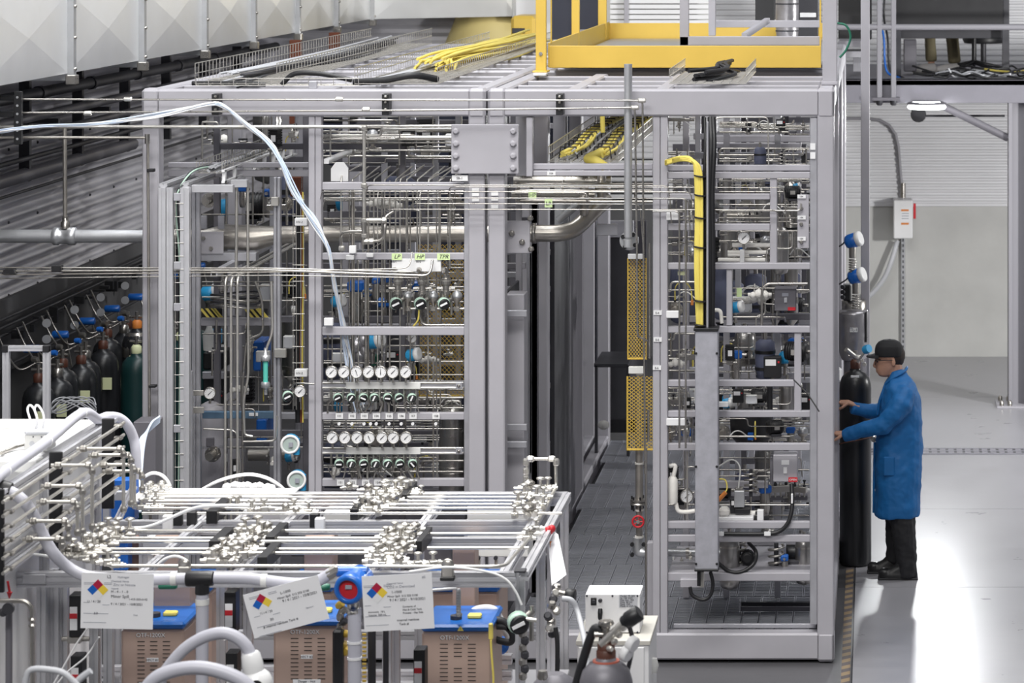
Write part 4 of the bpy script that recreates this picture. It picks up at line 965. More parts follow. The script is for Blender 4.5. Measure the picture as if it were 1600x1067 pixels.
MB().lathe([(rp, -.012), (rp+.012, -.012), (rp+.012, .012), (rp, .012)], P(835, 364.5, YPp), (1,0,0), 20).build('weld_flange', 'steel', bp)
mb = MB()
for a, b in (((913, 345), (913, 303)), ((940, 322), (940, 292))): mb.lathe([(.03, 0), (.03, .07), (.045, .075), (.045, .12), (.03, .125), (.03, .19)], P(a[0], a[1]-8, YPp+.1), (0,0,1), 12)
mb.build('nozzle', 'pipe_old', bp)
for (u, d) in ((318, 0), (345, 0)): pbox('clamp', 'zinc', bp, u-5, 337, u+5, 358, YPp-.12, .02)
pbox('mount_plate', 'paint', bp, 314, 362, 349, 397, YPp-.16, .012); pbox('mount_shelf', 'zinc', bp, 314, 395, 400, 408, YPp-.15, .1)
for (u, v) in ((318, 372), (330, 388)): MB().lathe([(.014, 0), (.014, .012)], P(u, v, YPp-.16), (0,-1,0), 6).build('bolt', 'steel', bp)
ep = pbox('flange_plate', 'paint', bp, 791, 345, 828, 396, Y0+.28, .02, .004)
for (u, v) in ((800, 364), (816, 378), (829, 341), (830, 389)): MB().lathe([(.02, 0), (.02, .014), (.012, .02)], P(u, v, Y0+.28), (0,-1,0), 6).build('bolt', 'steel', bp)
hr = thing('hanger_rod', 'thin steel hanger rod carrying the pipe coupling at the left wall', 'rod', P(102, 355, YPp)); MB().cyl(P(101, 196, YPp), P(102, 357, YPp), .014, 8).build('rod', 'pipe_old', hr); MB().lathe([(.03, 0), (.03, .04), (.02, .05), (.02, .08)], P(102, 357, YPp), (0,0,1), 10).build('nut', 'steel', hr)
# vertical conduit pipe with flange
vp = thing('vent_pipe', 'tall grey vertical pipe ending in a bolted round flange by the walkway', 'pipe', P(981, 380, 18.2))
MB().cyl(P(981.5, 100, 18.2), P(981.5, 370, 18.2), px(6.3, 18.2), 16).build('pipe', 'galv', vp); MB().lathe([(px(7, 18.2), 0), (px(7.5, 18.2), .02), (px(7.5, 18.2), .05)], P(981.5, 386, 18.2), (0,0,1), 14).build('elbow', 'galv', vp)
MB().lathe([(px(15, 18.3), 0), (px(15, 18.3), .02)], P(983, 376, 18.3), (0,1,0), 24).build('flange', 'galv', vp)
for a in range(4): q_ = a*pi/2+.6; MB().lathe([(.014, 0), (.014, -.02)], P(983+11.5*cos(q_), 376+11.5*sin(q_), 18.3), (0,1,0), 8).build('bolt', 'black', vp)
ct = thing('twin_tubes', 'two thin steel tubes elbowing down beside the tall grey vertical pipe', 'tubes', P(1000, 560, 18.22))
MB().tube([P(-80, 155, 18.16), P(1004, 157, 18.16), P(1006, 500, 18.16), P(1008, 740, 18.16)], .0065, 8, .03).build('tube', 'steel', ct)
MB().tube([P(-80, 177, 18.16), P(700, 172, 18.16), P(992, 168, 18.16), P(995, 380, 18.16), P(996, 525, 18.16), P(1010, 532, 18.3)], .0065, 8, .03).build('tube', 'steel', ct)
for (u, v) in ((1003, 157), (992, 168), (200, 155), (530, 155), (137, 177), (572, 171)): MB().lathe([(.012, -.025), (.015, -.018), (.015, .018), (.012, .025)], P(u, v, 18.16), (1,0,0), 8, False).build('fitting', 'steel_bright', ct)
for i, u in enumerate((336, 602, 874)):
    k = thing('tube_clamp', f"black tube clamp on the top skid beam, {('left', 'middle', 'right')[i]} one", 'clamp', P(u, 165, 18.22), 'black clamps on the top beam'); pbox('bar', 'black', k, u-5.5, 147, u+5.5, 180, 18.17, .11)
    for v in (151, 160, 171): pbox('bolt', 'steel', k, u-2, v-1.5, u+2, v+1.5, 18.155, .02)
for i, (v, u0, u1) in enumerate(((215, -80, 228), )):
    t = thing('corner_tube', 'thin tube running left then bending down along the front left column', 'tube', P(230, 700, 18.2)); MB().tube([P(u0, v, 18.2), P(231, v, 18.2), P(234, 700, 18.2), P(236, 900, 18.2)], .009, 8, .03).build('tube', 'pipe_old', t)
    MB().lathe([(.016, -.03), (.016, .03)], P(230, 217, 18.2), (0,0,1), 8).build('elbow_fitting', 'steel', t); pbox('clip', 'black', t, 229, 264, 240, 269, 18.17, .05); pbox('clip', 'black', t, 232, 602, 243, 606, 18.17, .05)
lt_ = thing('long_tubes', 'bundle of thin tubes crossing from the left wall towards the regulators', 'tubes', P(300, 430, 18.1))
for i, (v0, um, v1, u1, v2) in enumerate(((418, 420, 419, 650, 425), (423, 420, 422, 672, 431), (428, 430, 425, 640, 419), (433, 440, 430, 660, 434))):
    MB().tube([P(-80, v0+i, 18.12), P(um, v1, 18.12), P(u1, v2, 18.2), P(u1+4, v2-25 if i in (1, 2) else v2+10, 18.25)], (.005, .008, .004, .004)[i], 8, .05).build('tube', ('steel', 'steel', 'pipe_old', 'steel')[i], lt_)
for i, (v, u0, u1) in enumerate(((289, 572, 1045), (299, 500, 1080), (309, 505, 1075), (327, 600, 1215), (292, 700, 1225), (318, 640, 1000))):
    t = tag(MB().tube([P(u0, v+14, 18.35), P(u0+3, v, 18.2), P(u1, v+1, 18.2), P(u1+4, v+60, 18.25)], .0034, 8, .04).build('thin_tube', 'steel'), f"thin horizontal tube crossing both skids below the splice plate", 'tube')
    t['label'] = f"thin steel tube crossing the double column below the splice plate, {ORD[(0, 2, 3, 5, 1, 4)[i]]} from top"
# yellow cable and black hose down to the cover
yc = thing('yellow_cable_bundle', 'thick tied bundle of yellow cables dropping to the grey cover', 'cables', P(1094, 510, 18.15))
q = random.Random(9)
for i in range(12):
    d = Vector((q.uniform(-.022, .022), q.uniform(-.015, .01), 0)); e = Vector((0, 0, q.uniform(-.012, .012)))
    MB().spline([P(1040, 254, 18.3)+e, P(1062, 248, 18.2)+e, P(1080, 250, 18.15)+e, P(1091, 266, 18.15)+d, P(1093, 330, 18.15)+d, P(1093+q.uniform(-1.5, 1.5), 420, 18.15)+d, P(1094, 516, 18.18)+d*.8], .0085, 6).build('cable', 'yellow_cable', yc)
for v in (275, 305, 340, 386, 470, 508): MB().lathe([(.038, -.004), (.040, 0), (.038, .004)], P(1093.5, v, 18.15), (.15,0,1), 12).build('cable_tie', 'black', yc)
bh = thing('black_hoses', 'black hoses dropping beside the yellow cables into the grey cover', 'hoses', P(1110, 510, 18.18))
for u, r, u2 in ((1103, .012, 1116), (1108, .020, 1110), (1113, .016, 1114), (1099, .010, 1101)): MB().spline([P(u2, 184, 18.3), P(u+3, 230, 18.2), P(u, 300, 18.18), P(u+1, 400, 18.18), P(u, 516, 18.2)], r, 8).build('hose', 'black', bh)
post(bh, 1103.5, 1107, 190, 515, 18.14, 'zinc', .02, 'support_strip', False)
cv = thing('cable_cover', 'long scuffed grey sheet metal cable cover on the right bay', 'cover', P(1104, 890, 18.1))
mat('cover', (.46, .46, .51), .38, .35, .16, 14)
pbox('cover', 'cover', cv, 1086, 517, 1122, 890, 18.1, .12, .006); pbox('top_gasket', 'black', cv, 1083.5, 513, 1122.5, 517.5, 18.09, .14); pbox('bottom_gasket', 'black', cv, 1085, 889.5, 1122.5, 893, 18.09, .14)
for v in (552, 729, 881):
    for u in (1087.5, 1120): MB().lathe([(.009, 0), (.006, .008)], P(u, v, 18.1), (0,-1,0), 6).build('screw', 'black', cv)
for i, pts in enumerate(([(1092, 893), (1092, 915)], [(1110, 893), (1114, 912), (1110, 930), (1098, 937), (1082, 930), (1078, 917)])):
    MB().spline([P(u, v, 18.15) for u, v in pts], .012, 8).build('hose', 'black', cv)
pbox('fitting_block', 'paint', cv, 1063, 905, 1094, 918, 18.3, .15); pbox('fitting', 'steel_bright', cv, 1093, 893, 1100, 918, 18.2, .03)
# walkway pipe with red hand wheel
wk = thing('drain_pipe', 'vertical pipe with red hand wheel valve beside the walkway grating', 'pipe', P(997, 870, 18.75)); Yw = 18.72
MB().cyl(P(999, 585, Yw), P(999, 800, Yw), px(6, Yw), 14).build('pipe', 'pipe_old', wk)
MB().lathe([(.055, 0), (.055, .014), (.03, .016)], P(998, 788, Yw), (0,0,1), 20).lathe([(.055, 0), (.055, .014)], P(998, 783, Yw), (0,0,1), 20).build('flange', 'steel', wk)
mb = MB()
for a in range(6): mb.cyl(P(998, 792, Yw)+Vector((.046*cos(a), .046*sin(a), -.02)), P(998, 792, Yw)+Vector((.046*cos(a), .046*sin(a), .07)), .007, 6)
mb.build('bolt', 'black', wk, kind='stuff')
for v in (725, 798, 840): MB().lathe([(.03, 0), (.03, .012)], P(999, v, Yw), (0,0,1), 14).build('white_collar', 'insul', wk)
MB().cyl(P(999, 800, Yw), P(999, 860, Yw), px(5, Yw), 12).build('pipe', 'pipe_old', wk)
hw = MB()
hw.sweep([P(997, 815, Yw-.09)+Vector((.036*cos(a*pi/12), 0, .036*sin(a*pi/12))) for a in range(25)], .007, 8); hw.cyl(P(997, 815, Yw-.1), P(997, 815, Yw), .009, 8)
for a in range(5): hw.sweep([P(997, 815, Yw-.09), P(997, 815, Yw-.09)+Vector((.036*cos(a*pi*.4), 0, .036*sin(a*pi*.4)))], .005, 4)
hwo = hw.build('hand_wheel', 'red', wk); MB().lathe([(.012, 0), (.012, -.012)], P(997, 815, Yw-.09), (0,1,0), 10).build('hub', 'steel_bright', hwo)
MB().spline([P(997, 840, Yw), P(996, 858, Yw), P(1003, 863, Yw), P(1020, 862, Yw)], px(8, Yw), 14).build('elbow', 'galv', wk)
for (u, v) in ((988, 850), (1006, 850), (988, 866)): MB().lathe([(.014, 0), (.014, -.02)], P(u, v, Yw-.04), (0,1,0), 8).build('bolt', 'black', wk)
pw = thing('walkway_tubes', 'thin vertical tubes standing beside the walkway pipe', 'tubes', P(1010, 990, 18.4))
for u, v0, v1 in ((1009.5, 700, 985), (1015, 380, 560), (1013, 640, 690)): MB().cyl(P(u, v0, 18.35), P(u, v1, 18.35), .008, 8).build('tube', 'steel', pw)
pbox('kerb_plate', 'paint', None, 1011, 848, 1021, 965, 18.5, .08, label='pale grey upright plate at the foot of the inner post', cat='plate')
# blue-white tube bundle draped over the top beam
bt = thing('air_tube_bundle', 'bundle of pale blue plastic tubes draped over the top beam', 'tubes', P(336, 166, 18.05))
q = random.Random(12)
for i in range(14):
    j = lambda a: Vector((q.uniform(-a, a), q.uniform(-.01, .01), q.uniform(-a, a)))
    MB().spline([P(-80, 214, 18.0)+j(.012), P(0, 205, 18.0)+j(.01), P(60, 198, 18.02)+j(.008), P(150, 194, 18.05)+j(.01), P(240, 181, 18.08)+j(.016), P(325, 163, 18.1)+j(.01), P(350, 166, 18.1)+j(.01), P(385, 195, 18.12)+j(.012), P(428, 232, 18.15)+j(.01),
                 P(460, 300, 18.18)+j(.02), P(490, 345, 18.2)+j(.022), P(513, 390, 18.22)+j(.01), P(524, 450, 18.3)+j(.012), P(535, 510, 18.4)+j(.02), P(546, 570, 18.45)+j(.025), P(560, 640, 18.5)+j(.04)], .0045, 5, 4).build('tube', 'bluewhite' if i % 3 else 'white', bt)
# black bracket at the far left
bb = thing('wall_bracket', 'black perforated bracket hanging at the far left edge', 'bracket', P(27, 225, 18.1))
pbox('upright', 'black', bb, 21.5, 143, 33, 226, 18.1, .04); pbox('arm', 'black', bb, -60, 150, 24, 157, 18.12, .04); pbox('arm', 'black', bb, -60, 175, 24, 183, 18.12, .04)
for i in range(6): MB().lathe([(.008, 0), (.008, .002)], P(27, 152+i*13, 18.1), (0,-1,0), 8).build('hole', 'galv', bb)
sm1 = thing('strut_brackets', 'dark clips on the thin tubes near the left wall', 'clips', P(60, 420, 18.1)); MB().prism([(0,0), (.09,0), (.075,.03), (.02,.03)], P(2, 428, 18.08), (1,0,0), (0,0,1), (0,.06,0)).build('clip', 'black', sm1); pbox('clip', 'black', sm1, 80, 415, 95, 425, 18.08, .06)
tgs = []
for i, (u, v) in enumerate(((743, 297), (743, 304), (743, 312), (773, 303), (773, 311), (773, 323))):
    pbox('tag', 'white', None, u-5.5, v-2.6, u+5.5, v+2.6, Y0-.012, .01, 0, label=f"small white tag on the double column, {ORD[i % 3]} from top on its {'left' if u < 750 else 'right'} half", cat='tag', group='white tags on the double column')
for (u, v) in ((1027, 490), (1026, 531), (1027, 573), (1030, 580)):
    pass
for i, (u, v) in enumerate(((1027, 489), (1027, 531), (1026, 575))):
    t = pbox('tag', 'white', None, u-6, v-4, u+7, v+3, Yf-.006, .006, 0, label=f"small white tag on the inner walkway post, {ORD[i]} from the top", cat='tag', group='white tags on the inner post'); text(f"E-{i+4}", .018, P(u, v, Yf-.008), 'ink', t)
t = pbox('tag', 'white', None, 855, 268, 868, 274, Yf+.01, .006, 0, label='small white tag on the rail over the walkway', cat='tag'); text('104', .018, P(861, 271, Yf+.008), 'ink', t)
for i, (u, v, s_) in enumerate(((832, 305, 'HP'), (857, 318, 'LP'))):
    t = pbox('sticky_note', 'lime', None, u-6, v-7, u+6, v+6, 18.3, .004, 0, label=f"green sticky note marked {s_} hanging on the walkway tubes", cat='sticky note'); text(s_, .035, P(u, v, 18.298), 'ink', t)
tubing('steel tubes running crosswise under the walkway header rail', 805, 1020, 283, 315, 9, 18.4, 19.0, 21, (.006, .012), ('steel', 'pipe_old'), .1)
pbs = thing('header_pipe', 'fat horizontal steel pipes under the walkway header rail', 'pipe', P(870, 290, 19.3)); MB().cyl(P(803, 283, 19.3), P(955, 283, 19.3), .036, 12).build('pipe', 'steel', pbs); MB().cyl(P(800, 304, 19.4), P(930, 304, 19.4), .03, 12).build('pipe', 'pipe_old', pbs); MB().cyl(P(872, 345, 19.2), P(905, 317, 19.2), .026, 10).build('diagonal_pipe', 'galv', pbs)
pbox('pipe_support', 'zinc', pbs, 932, 350, 965, 368, 19.3, .02)
# -------------------------------------------------- left bay of the left skid
hz = thing('hazard_rail', 'rail with yellow and black hazard stripes in the left bay', 'rail', P(370, 500, 19.2))
pbox('rail', 'paint', hz, 314, 497, 430, 509, 19.2, .05)
for (u0, u1) in ((315, 347), (384, 418)):
    pbox('sign_plate', 'black', hz, u0, 482, u1, 496, 19.18, .006, 0); n = int((u1-u0)/9)
    for i in range(n+1): 
        a = u0+i*9; MB().prism([(0,0), (.02,0), (-.03,.06), (-.05,.06)], P(min(a+8, u1-3), 496, 19.175), (1,0,0), (0,0,1), (0,.004,0)).build('stripe', 'yellow_cable', hz)
br = thing('blue_rail', 'blue tinted galvanised rail crossing the left bay below the gauge', 'rail', P(400, 650, 18.9))
mat('blue_zinc', (.16, .27, .40), .35, .5, .2, 8)
pbox('rail', 'blue_zinc', br, 316, 643, 432, 654, 18.9, .04); pbox('rail', 'zinc', br, 432, 645, 490, 655, 18.95, .04); t_ = pbox('tag', 'white', br, 389, 645, 403, 650, 18.89, .006, 0)
pbox('blue_sheet', 'blue_zinc', None, 303, 655, 313, 985, 18.75, .03, label='tall narrow blue sheet behind the cable riser', cat='panel')
pbox('cross_strap', 'steel_bright', rf, 300, 610, 318, 618, 18.3, .02); pbox('cross_strap', 'steel_bright', rf, 300, 636, 318, 646, 18.3, .02); pbox('cross_strap', 'zinc', rf, 286, 580, 300, 770, 18.2, .04)
place('gauge', P(328, 614, 18.6), 'pressure gauge beside the cable riser in the left bay', None, 1.0); place('gauge', P(469, 611, 18.4), 'pressure gauge left of the gauge bay post', None, 1.0)
place('green_valve', P(450, 620, 18.4), 'green collared valve left of the single gauge by the post', None, 1.1)
place('transmitter', P(453, 694, 18.3), 'upper white ringed transmitter with blue housing beside the post', None, 1.0); place('transmitter', P(463, 750, 18.3), 'lower white ringed transmitter with blue housing beside the post', None, 1.0)
place('rotameter', P(415, 580, 18.3), 'teal sight tube flow meter hanging on a bent tube', None, 1.35)
tag(MB().tube([P(424, 440, 18.3), P(426, 520, 18.3), P(416, 545, 18.3), P(415, 560, 18.3)], .009, 8, .05).build('bent_tube', 'steel_bright'), 'bright bent tube feeding the teal sight tube', 'tube')
tag(MB().tube([P(387, 285, 18.4), P(388, 590, 18.4), P(380, 625, 18.4), P(382, 680, 18.4), P(395, 682, 18.4)], .009, 8, .06).build('bent_tube', 'steel_bright'), 'tall bright tube hooking under the black knob in the left bay', 'tube')
tag(MB().tube([P(370, 285, 18.42), P(369, 420, 18.42)], .010, 8).build('drop_tube', 'steel_bright'), 'bright vertical tube in front of the big pipe reducer', 'tube')
tag(MB().tube([P(399, 440, 18.5), P(410, 470, 18.5), P(411, 522, 18.5), P(385, 530, 18.5), P(379, 600, 18.5), P(380, 980, 18.5)], .008, 8, .07).build('bent_tube', 'steel'), 'long dull tube with offset bend running down the left bay', 'tube')
tag(MB().tube([P(318, 670, 18.5), P(370, 672, 18.5), P(376, 740, 18.5), P(360, 760, 18.5)], .006, 8, .05).build('bent_tube', 'steel_bright'), 'small bright tube bending down over the pale cylinder', 'tube')
tag(MB().tube([P(380, 690, 18.4), P(432, 689, 18.4), P(433, 650, 18.4)], .007, 8, .04).build('bent_tube', 'steel_bright'), 'bright tube turning up beside the slotted post', 'tube')
tag(MB().tube([P(491, 600, 18.24), P(462, 598, 18.24), P(452, 606, 18.3)], .006, 8, .03).build('bent_tube', 'steel'), 'short tube above the green valve by the post', 'tube')
ptk = thing('pale_cylinder', 'large pale grey cylinder standing low in the left bay', 'cylinder', P(330, 980, 19.3)); c_ = P(330, 985, 19.3); MB().lathe([(.001, -.0), (.09, 0), (.09, 1.30), (.085, 1.33), (.03, 1.36), (.001, 1.36)], (c_.x, c_.y, .14), (0,0,1), 24).build('shell', 'paint', ptk)
MB().lathe([(.092, 0), (.092, .015)], (c_.x, c_.y, 1.2), (0,0,1), 24).build('band', 'zinc', ptk); pbox('mounted_box', 'paint_dark', ptk, 322, 684, 334, 698, 19.2, .04)
for (u0, v0, u1, v1, m_, l_) in ((317, 550, 348, 578, 'black', 'black cabinet behind the bent tubes, upper one'), (317, 588, 350, 620, 'black', 'black cabinet behind the bent tubes, lower one'), (395, 533, 412, 580, 'blue', 'tall blue container behind the bent tubes'), (475, 520, 484, 540, 'blue', 'small blue box behind the cable ladder'),
      (400, 655, 416, 690, 'blue', 'blue container below the blue tinted rail'), (453, 275, 478, 308, 'rust', 'rust red panel behind the pale blue tubes'), (320, 520, 335, 545, 'cyan', 'small blue bottle crate behind the riser')):
    o = pbox('cabinet' if m_ == 'black' else 'panel' if m_ == 'rust' else 'container', m_, None, u0, v0, u1, v1, 19.8, .25, .01, label=l_, cat='cabinet' if m_ == 'black' else 'panel' if m_ == 'rust' else 'container')
pbox('shelf_rail', 'zinc', None, 316, 581, 350, 592, 19.7, .05, label='short shelf rail between the two black cabinets', cat='rail')
sbz = MB().lathe([(.04, -.1), (.045, 0), (.02, .05), (.012, .10)], P(327, 524, 19.6), (0,0,1), 12).build('spray_bottle', 'offwhite'); tag(sbz, 'pale conical bottle under the hazard striped rail', 'bottle')
for i, (u, v) in enumerate(((324, 410), (360, 470), (352, 445))): pass
cr = thing('hose_rings', 'loose coil of dark hoses above the hazard stripes', 'hose', P(368, 470, 19.0))
for i, v in enumerate((460, 466, 471, 477)): MB().spline([P(368, v, 19.0)+Vector((.16*cos(a*pi/6), .12*sin(a*pi/6), .01*sin(a))) for a in range(13)], .007, 6, 4).build('hose', ('dark', 'steel')[i % 2], cr)
# -------------------------------------------------- right bay named pieces
gbx = thing('breaker_box', 'dark grey switch box with red label in the upper right bay', 'switch box', P(1228, 486, 18.6)); pbox('enclosure', 'paint_dark', gbx, 1210, 450, 1244, 486, 18.5, .12, .005); pbox('red_label', 'red', gbx, 1231, 480, 1243, 485, 18.495, .01, 0)
pbox('printed_plate', 'inkgrey', gbx, 1222, 458, 1232, 463, 18.497, .005, 0); pbox('switch_slot', 'cable_grey', gbx, 1225, 465, 1230, 473, 18.49, .01); pbox('hinge', 'steel', gbx, 1244, 466, 1247, 474, 18.5, .05)
gb2 = thing('breaker_box', 'light grey switch box with red tag in the lower right bay', 'switch box', P(1228, 753, 18.6)); pbox('enclosure', 'paint', gb2, 1208, 711, 1246, 753, 18.45, .14, .005); pbox('red_tag', 'red', gb2, 1232, 746, 1246, 753, 18.43, .01, 0); text('OPEN', .018, P(1239, 749.5, 18.428), 'white', gb2)
pbox('printed_plate', 'white', gb2, 1221, 719, 1233, 726, 18.447, .005, 0); pbox('switch_slot', 'white', gb2, 1224, 730, 1230, 740, 18.44, .01); pbox('side_duct', 'paint_dark', gb2, 1203, 714, 1208, 756, 18.5, .1)
pt = thing('tagged_plate', 'tall white instrument plate with tags in the upper right bay', 'plate', P(1254, 390, 18.3)); pbox('plate', 'paint', pt, 1246, 304, 1264, 388, 18.32, .01)
for v in (307, 340, 373): n_ = pbox('tag', 'white', pt, 1246, v-3, 1259, v+3, 18.31, .006, 0); text('104', .016, P(1252, v, 18.308), 'ink', n_)
for v in (325, 350, 378): MB().lathe([(.012, 0), (.012, .014), (.006, .02)], P(1252, v, 18.32), (0,-1,0), 8).build('fitting', 'steel', pt)
MB().tube([P(1128, 329, 18.3), P(1250, 329, 18.3), P(1252, 318, 18.3)], .006, 8, .03).build('tube', 'steel_bright', pt)
bv = thing('black_vessel', 'wide black rounded vessel in the lower right bay', 'vessel', P(1174, 684, 18.9)); MB().lathe([(.001, -.155), (.10, -.15), (.135, -.11), (.142, 0), (.142, .05)], P(1174, 655, 18.9), (0,0,1), 28).build('shell', 'black', bv); pbox('blue_module', 'blue', bv, 1168, 677, 1177, 688, 18.7, .04)
for (u, v, k, l_, s_) in ((1162, 371, 'gauge', 'grey round gauge above the white pipes in the right bay', 1.1), (1151, 790, 'blackbox', 'grey cylinder module on the lower shelf', .8), (1073, 775, 'gauge', 'round gauge beside the white wrapped pipe', 1.1), (1239, 300, 'motor', 'dark motor in the top right corner', .8)): place(k, P(u, v, 18.5), l_, None, s_)
wpps = thing('white_pipes', 'rack of white insulated pipes in the upper right bay', 'pipes', P(1160, 405, 18.6))
for (u0, u1, v, r) in ((1144, 1204, 383, .014), (1137, 1200, 394, .013), (1122, 1196, 406, .014), (1137, 1170, 398, .012)): MB().cyl(P(u0, v, 18.6), P(u1, v, 18.6), r, 12).build('pipe', 'insul', wpps)
pbox('bracket', 'white', wpps, 1156, 390, 1163, 410, 18.5, .03)
for i, (u, v, r, l_) in enumerate(((1212, 330, .035, 'tall steel column vessel behind the tagged plate, left'), (1236, 330, .045, 'tall steel column vessel behind the tagged plate, right'))):
    t = thing('column_vessel', l_, 'vessel', P(u, 500, 19)); c_ = P(u, 500, 19); MB().lathe([(r*.3, Zz(290, 19)-c_.z+.03), (r, Zz(290, 19)-c_.z), (r, 0), (r*.3, -.04)], c_, (0,0,1), 16).build('shell', 'tank' if i == 0 else 'steel', t)
    for v2 in (356, 402, 450): MB().lathe([(r+.003, -.006), (r+.003, .006)], P(u, v2, 19), (0,0,1), 16).build('clamp_band', 'black', t)
wi = thing('wrapped_pipe', 'white wrapped pipe with fat section left of the grey cover', 'pipe', P(1050, 800, 18.4))
MB().spline([P(1046, 728, 18.4), P(1055, 728, 18.4), P(1052, 745, 18.4), P(1048, 755, 18.4)], .014, 10).build('wrapped_elbow', 'insul', wi); MB().lathe([(.03, 0), (.034, .02), (.034, .15), (.02, .17)], P(1051, 786, 18.4), (0,0,1), 14).build('wrapped_body', 'insul', wi); MB().spline([P(1056, 786, 18.4), P(1060, 798, 18.4), P(1072, 800, 18.4), P(1086, 798, 18.4)], .014, 10).build('wrapped_elbow', 'insul', wi)
wi2 = thing('wrapped_pipe', 'white wrapped fittings on the lower shelf right of the grey cover', 'pipe', P(1150, 815, 18.4)); pbox('tray', 'white', wi2, 1123, 808, 1177, 815, 18.4, .2); pbox('wrapped_block', 'insul', wi2, 1123, 795, 1139, 808, 18.4, .1, .015); MB().cyl(P(1135, 800, 18.5), P(1180, 802, 18.5), .016, 10).build('pipe', 'insul', wi2); pbox('end_bracket', 'white', wi2, 1183, 797, 1193, 816, 18.4, .04); pbox('motor_block', 'black', wi2, 1148, 795, 1172, 803, 18.45, .08)
gm = thing('cylinder_actuator', 'grey square cylinder actuator standing on the lower shelf', 'actuator', P(1155, 793, 18.5)); pbox('body', 'galv', gm, 1147, 767, 1163, 793, 18.45, .06, .004); pbox('cap', 'steel', gm, 1149, 762, 1161, 767, 18.46, .05); MB().spline([P(1121, 730, 18.4), P(1143, 718, 18.4), P(1156, 730, 18.4), P(1154, 762, 18.45)], .005, 6).build('cable', 'offwhite', gm)
ybt = thing('thermocouple_plug', 'orange cable plug hanging right of the grey cover', 'plug', P(1128, 775, 18.4)); MB().sweep([P(1122, 782, 18.35), P(1134, 769, 18.35)], .014, 6).build('plug_body', 'orange', ybt); MB().spline([P(1121, 748, 18.4), P(1133, 750, 18.4), P(1136, 762, 18.38), P(1133, 770, 18.36)], .005, 6).build('cable', 'yellow_cable', ybt)
hz2 = thing('black_hose', 'thick black hose curving below the light grey switch box', 'hose', P(1200, 834, 18.35)); MB().spline([P(1237, 756, 18.4), P(1238, 790, 18.35), P(1232, 815, 18.33), P(1218, 830, 18.33), P(1195, 834, 18.33), P(1130, 834, 18.33)], .014, 8).build('hose', 'black', hz2); pbox('white_sleeve', 'white', hz2, 1236, 772, 1239, 787, 18.32, .03); 
for u in (1125, 1198): t_ = pbox('tag', 'white', hz2, u-4, 831, u+6, 837, 18.3, .01, 0)
hz3 = thing('black_hose', 'black hose looping below the lowest shelf rails', 'hose', P(1150, 890, 18.4)); MB().spline([P(1170, 848, 18.5), P(1181, 862, 18.4), P(1178, 880, 18.38), P(1160, 893, 18.35), P(1140, 893, 18.35), P(1122, 880, 18.35)], .013, 8).build('hose', 'black', hz3)
pmp = thing('pump_unit', 'black pump with round gauge on the bottom shelf', 'pump', P(1236, 880, 18.7)); pbox('base_block', 'zinc', pmp, 1209, 853, 1228, 878, 18.6, .1, .003); MB().lathe([(.018, 0), (.018, .01)], P(1218, 868, 18.6), (0,-1,0), 16).build('dial', 'white', pmp); MB().lathe([(.03, -.10), (.055, -.09), (.055, .07), (.04, .08)], P(1245, 864, 18.7), (1,0,0), 14).build('motor_body', 'black', pmp); pbox('pump_foot', 'dark', pmp, 1212, 876, 1262, 883, 18.6, .15)
fp = thing('flanged_pipe', 'steel pipe lying on the bottom shelf left of the grey cover', 'pipe', P(1065, 865, 18.6)); MB().cyl(P(1044, 863, 18.6), P(1130, 865, 18.6), px(6.5, 18.6), 14).build('pipe', 'galv', fp); MB().lathe([(px(8.5, 18.6), 0), (px(8.5, 18.6), .02)], P(1072, 864, 18.6), (1,0,0), 14).build('flange', 'steel', fp); MB().spline([P(1120, 870, 18.7), P(1140, 868, 18.7), P(1144, 855, 18.7), P(1144, 848, 18.7)], .03, 12).build('elbow', 'steel', fp)
bl2 = thing('cable_tube', 'black split tube standing on the fifth shelf rail', 'tube', P(1203, 640, 18.5)); MB().cyl(P(1203, 604, 18.45), P(1203, 642, 18.45), px(4.5, 18.45), 10).build('sleeve', 'black', bl2)
bs = tag(MB().sweep([P(1240, 593, 18.2), P(1262, 615, 18.15), P(1280, 643, 18.1)], .005, 6).build('tie_strap', 'black'), 'long loose black tie strap sticking out past the right column', 'strap')
tray2 = thing('floor_channel', 'dark open channel lying on the grating under the bottom shelf', 'channel', P(1210, 955, 18.9)); pbox('channel', 'paint_dark', tray2, 1156, 948, 1266, 955, 18.9, .02); pbox('channel_lip', 'zinc', tray2, 1154, 940, 1157, 957, 18.85, .1); pbox('channel_back', 'dark', tray2, 1157, 941, 1266, 947, 19.05, .02)
tg2 = []
for i, (u0, v0, u1, v1) in enumerate(((1041, 332, 1060, 344), (1041, 350-350+486, 1062, 497), (1041, 654, 1071, 665), (1122, 628, 1138, 636))):
    pbox('rail_plate', 'white', None, u0, v0, u1, v1, 18.3, .03, label=f"white bracket plate beside the inner post, {ORD[i]} from top" if i < 3 else 'white bracket plate right of the grey cover', cat='plate')
for i, (u, v) in enumerate(((1270, 229), (1270, 243))):
    pbox('tag', 'white', None, u-4, v-5, u+4, v+5, 18.31, .006, 0, label=f"white tag on the right column, {('upper', 'lower')[i]} one", cat='tag')
sn = pbox('sticky_note', 'lime', None, 1151, 450, 1159, 464, 18.6, .003, 0, label='green sticky note in the upper right bay', cat='sticky note'); pbox('sticky_note', 'postit', None, 1059, 424, 1071, 430, 18.4, .003, 0, label='faded green note under the rail beside the yellow cables', cat='sticky note')
bp5 = thing('barrel', 'dark blue plastic barrel behind the upper right bay', 'barrel', P(1070, 470, 20.3)); MB().lathe([(.08, -.22), (.11, -.2), (.115, -.05), (.118, 0), (.115, .05), (.11, .16), (.07, .19), (.001, .2)], P(1072, 455, 20.3), (0,0,1), 20).build('shell', 'jacket', bp5)
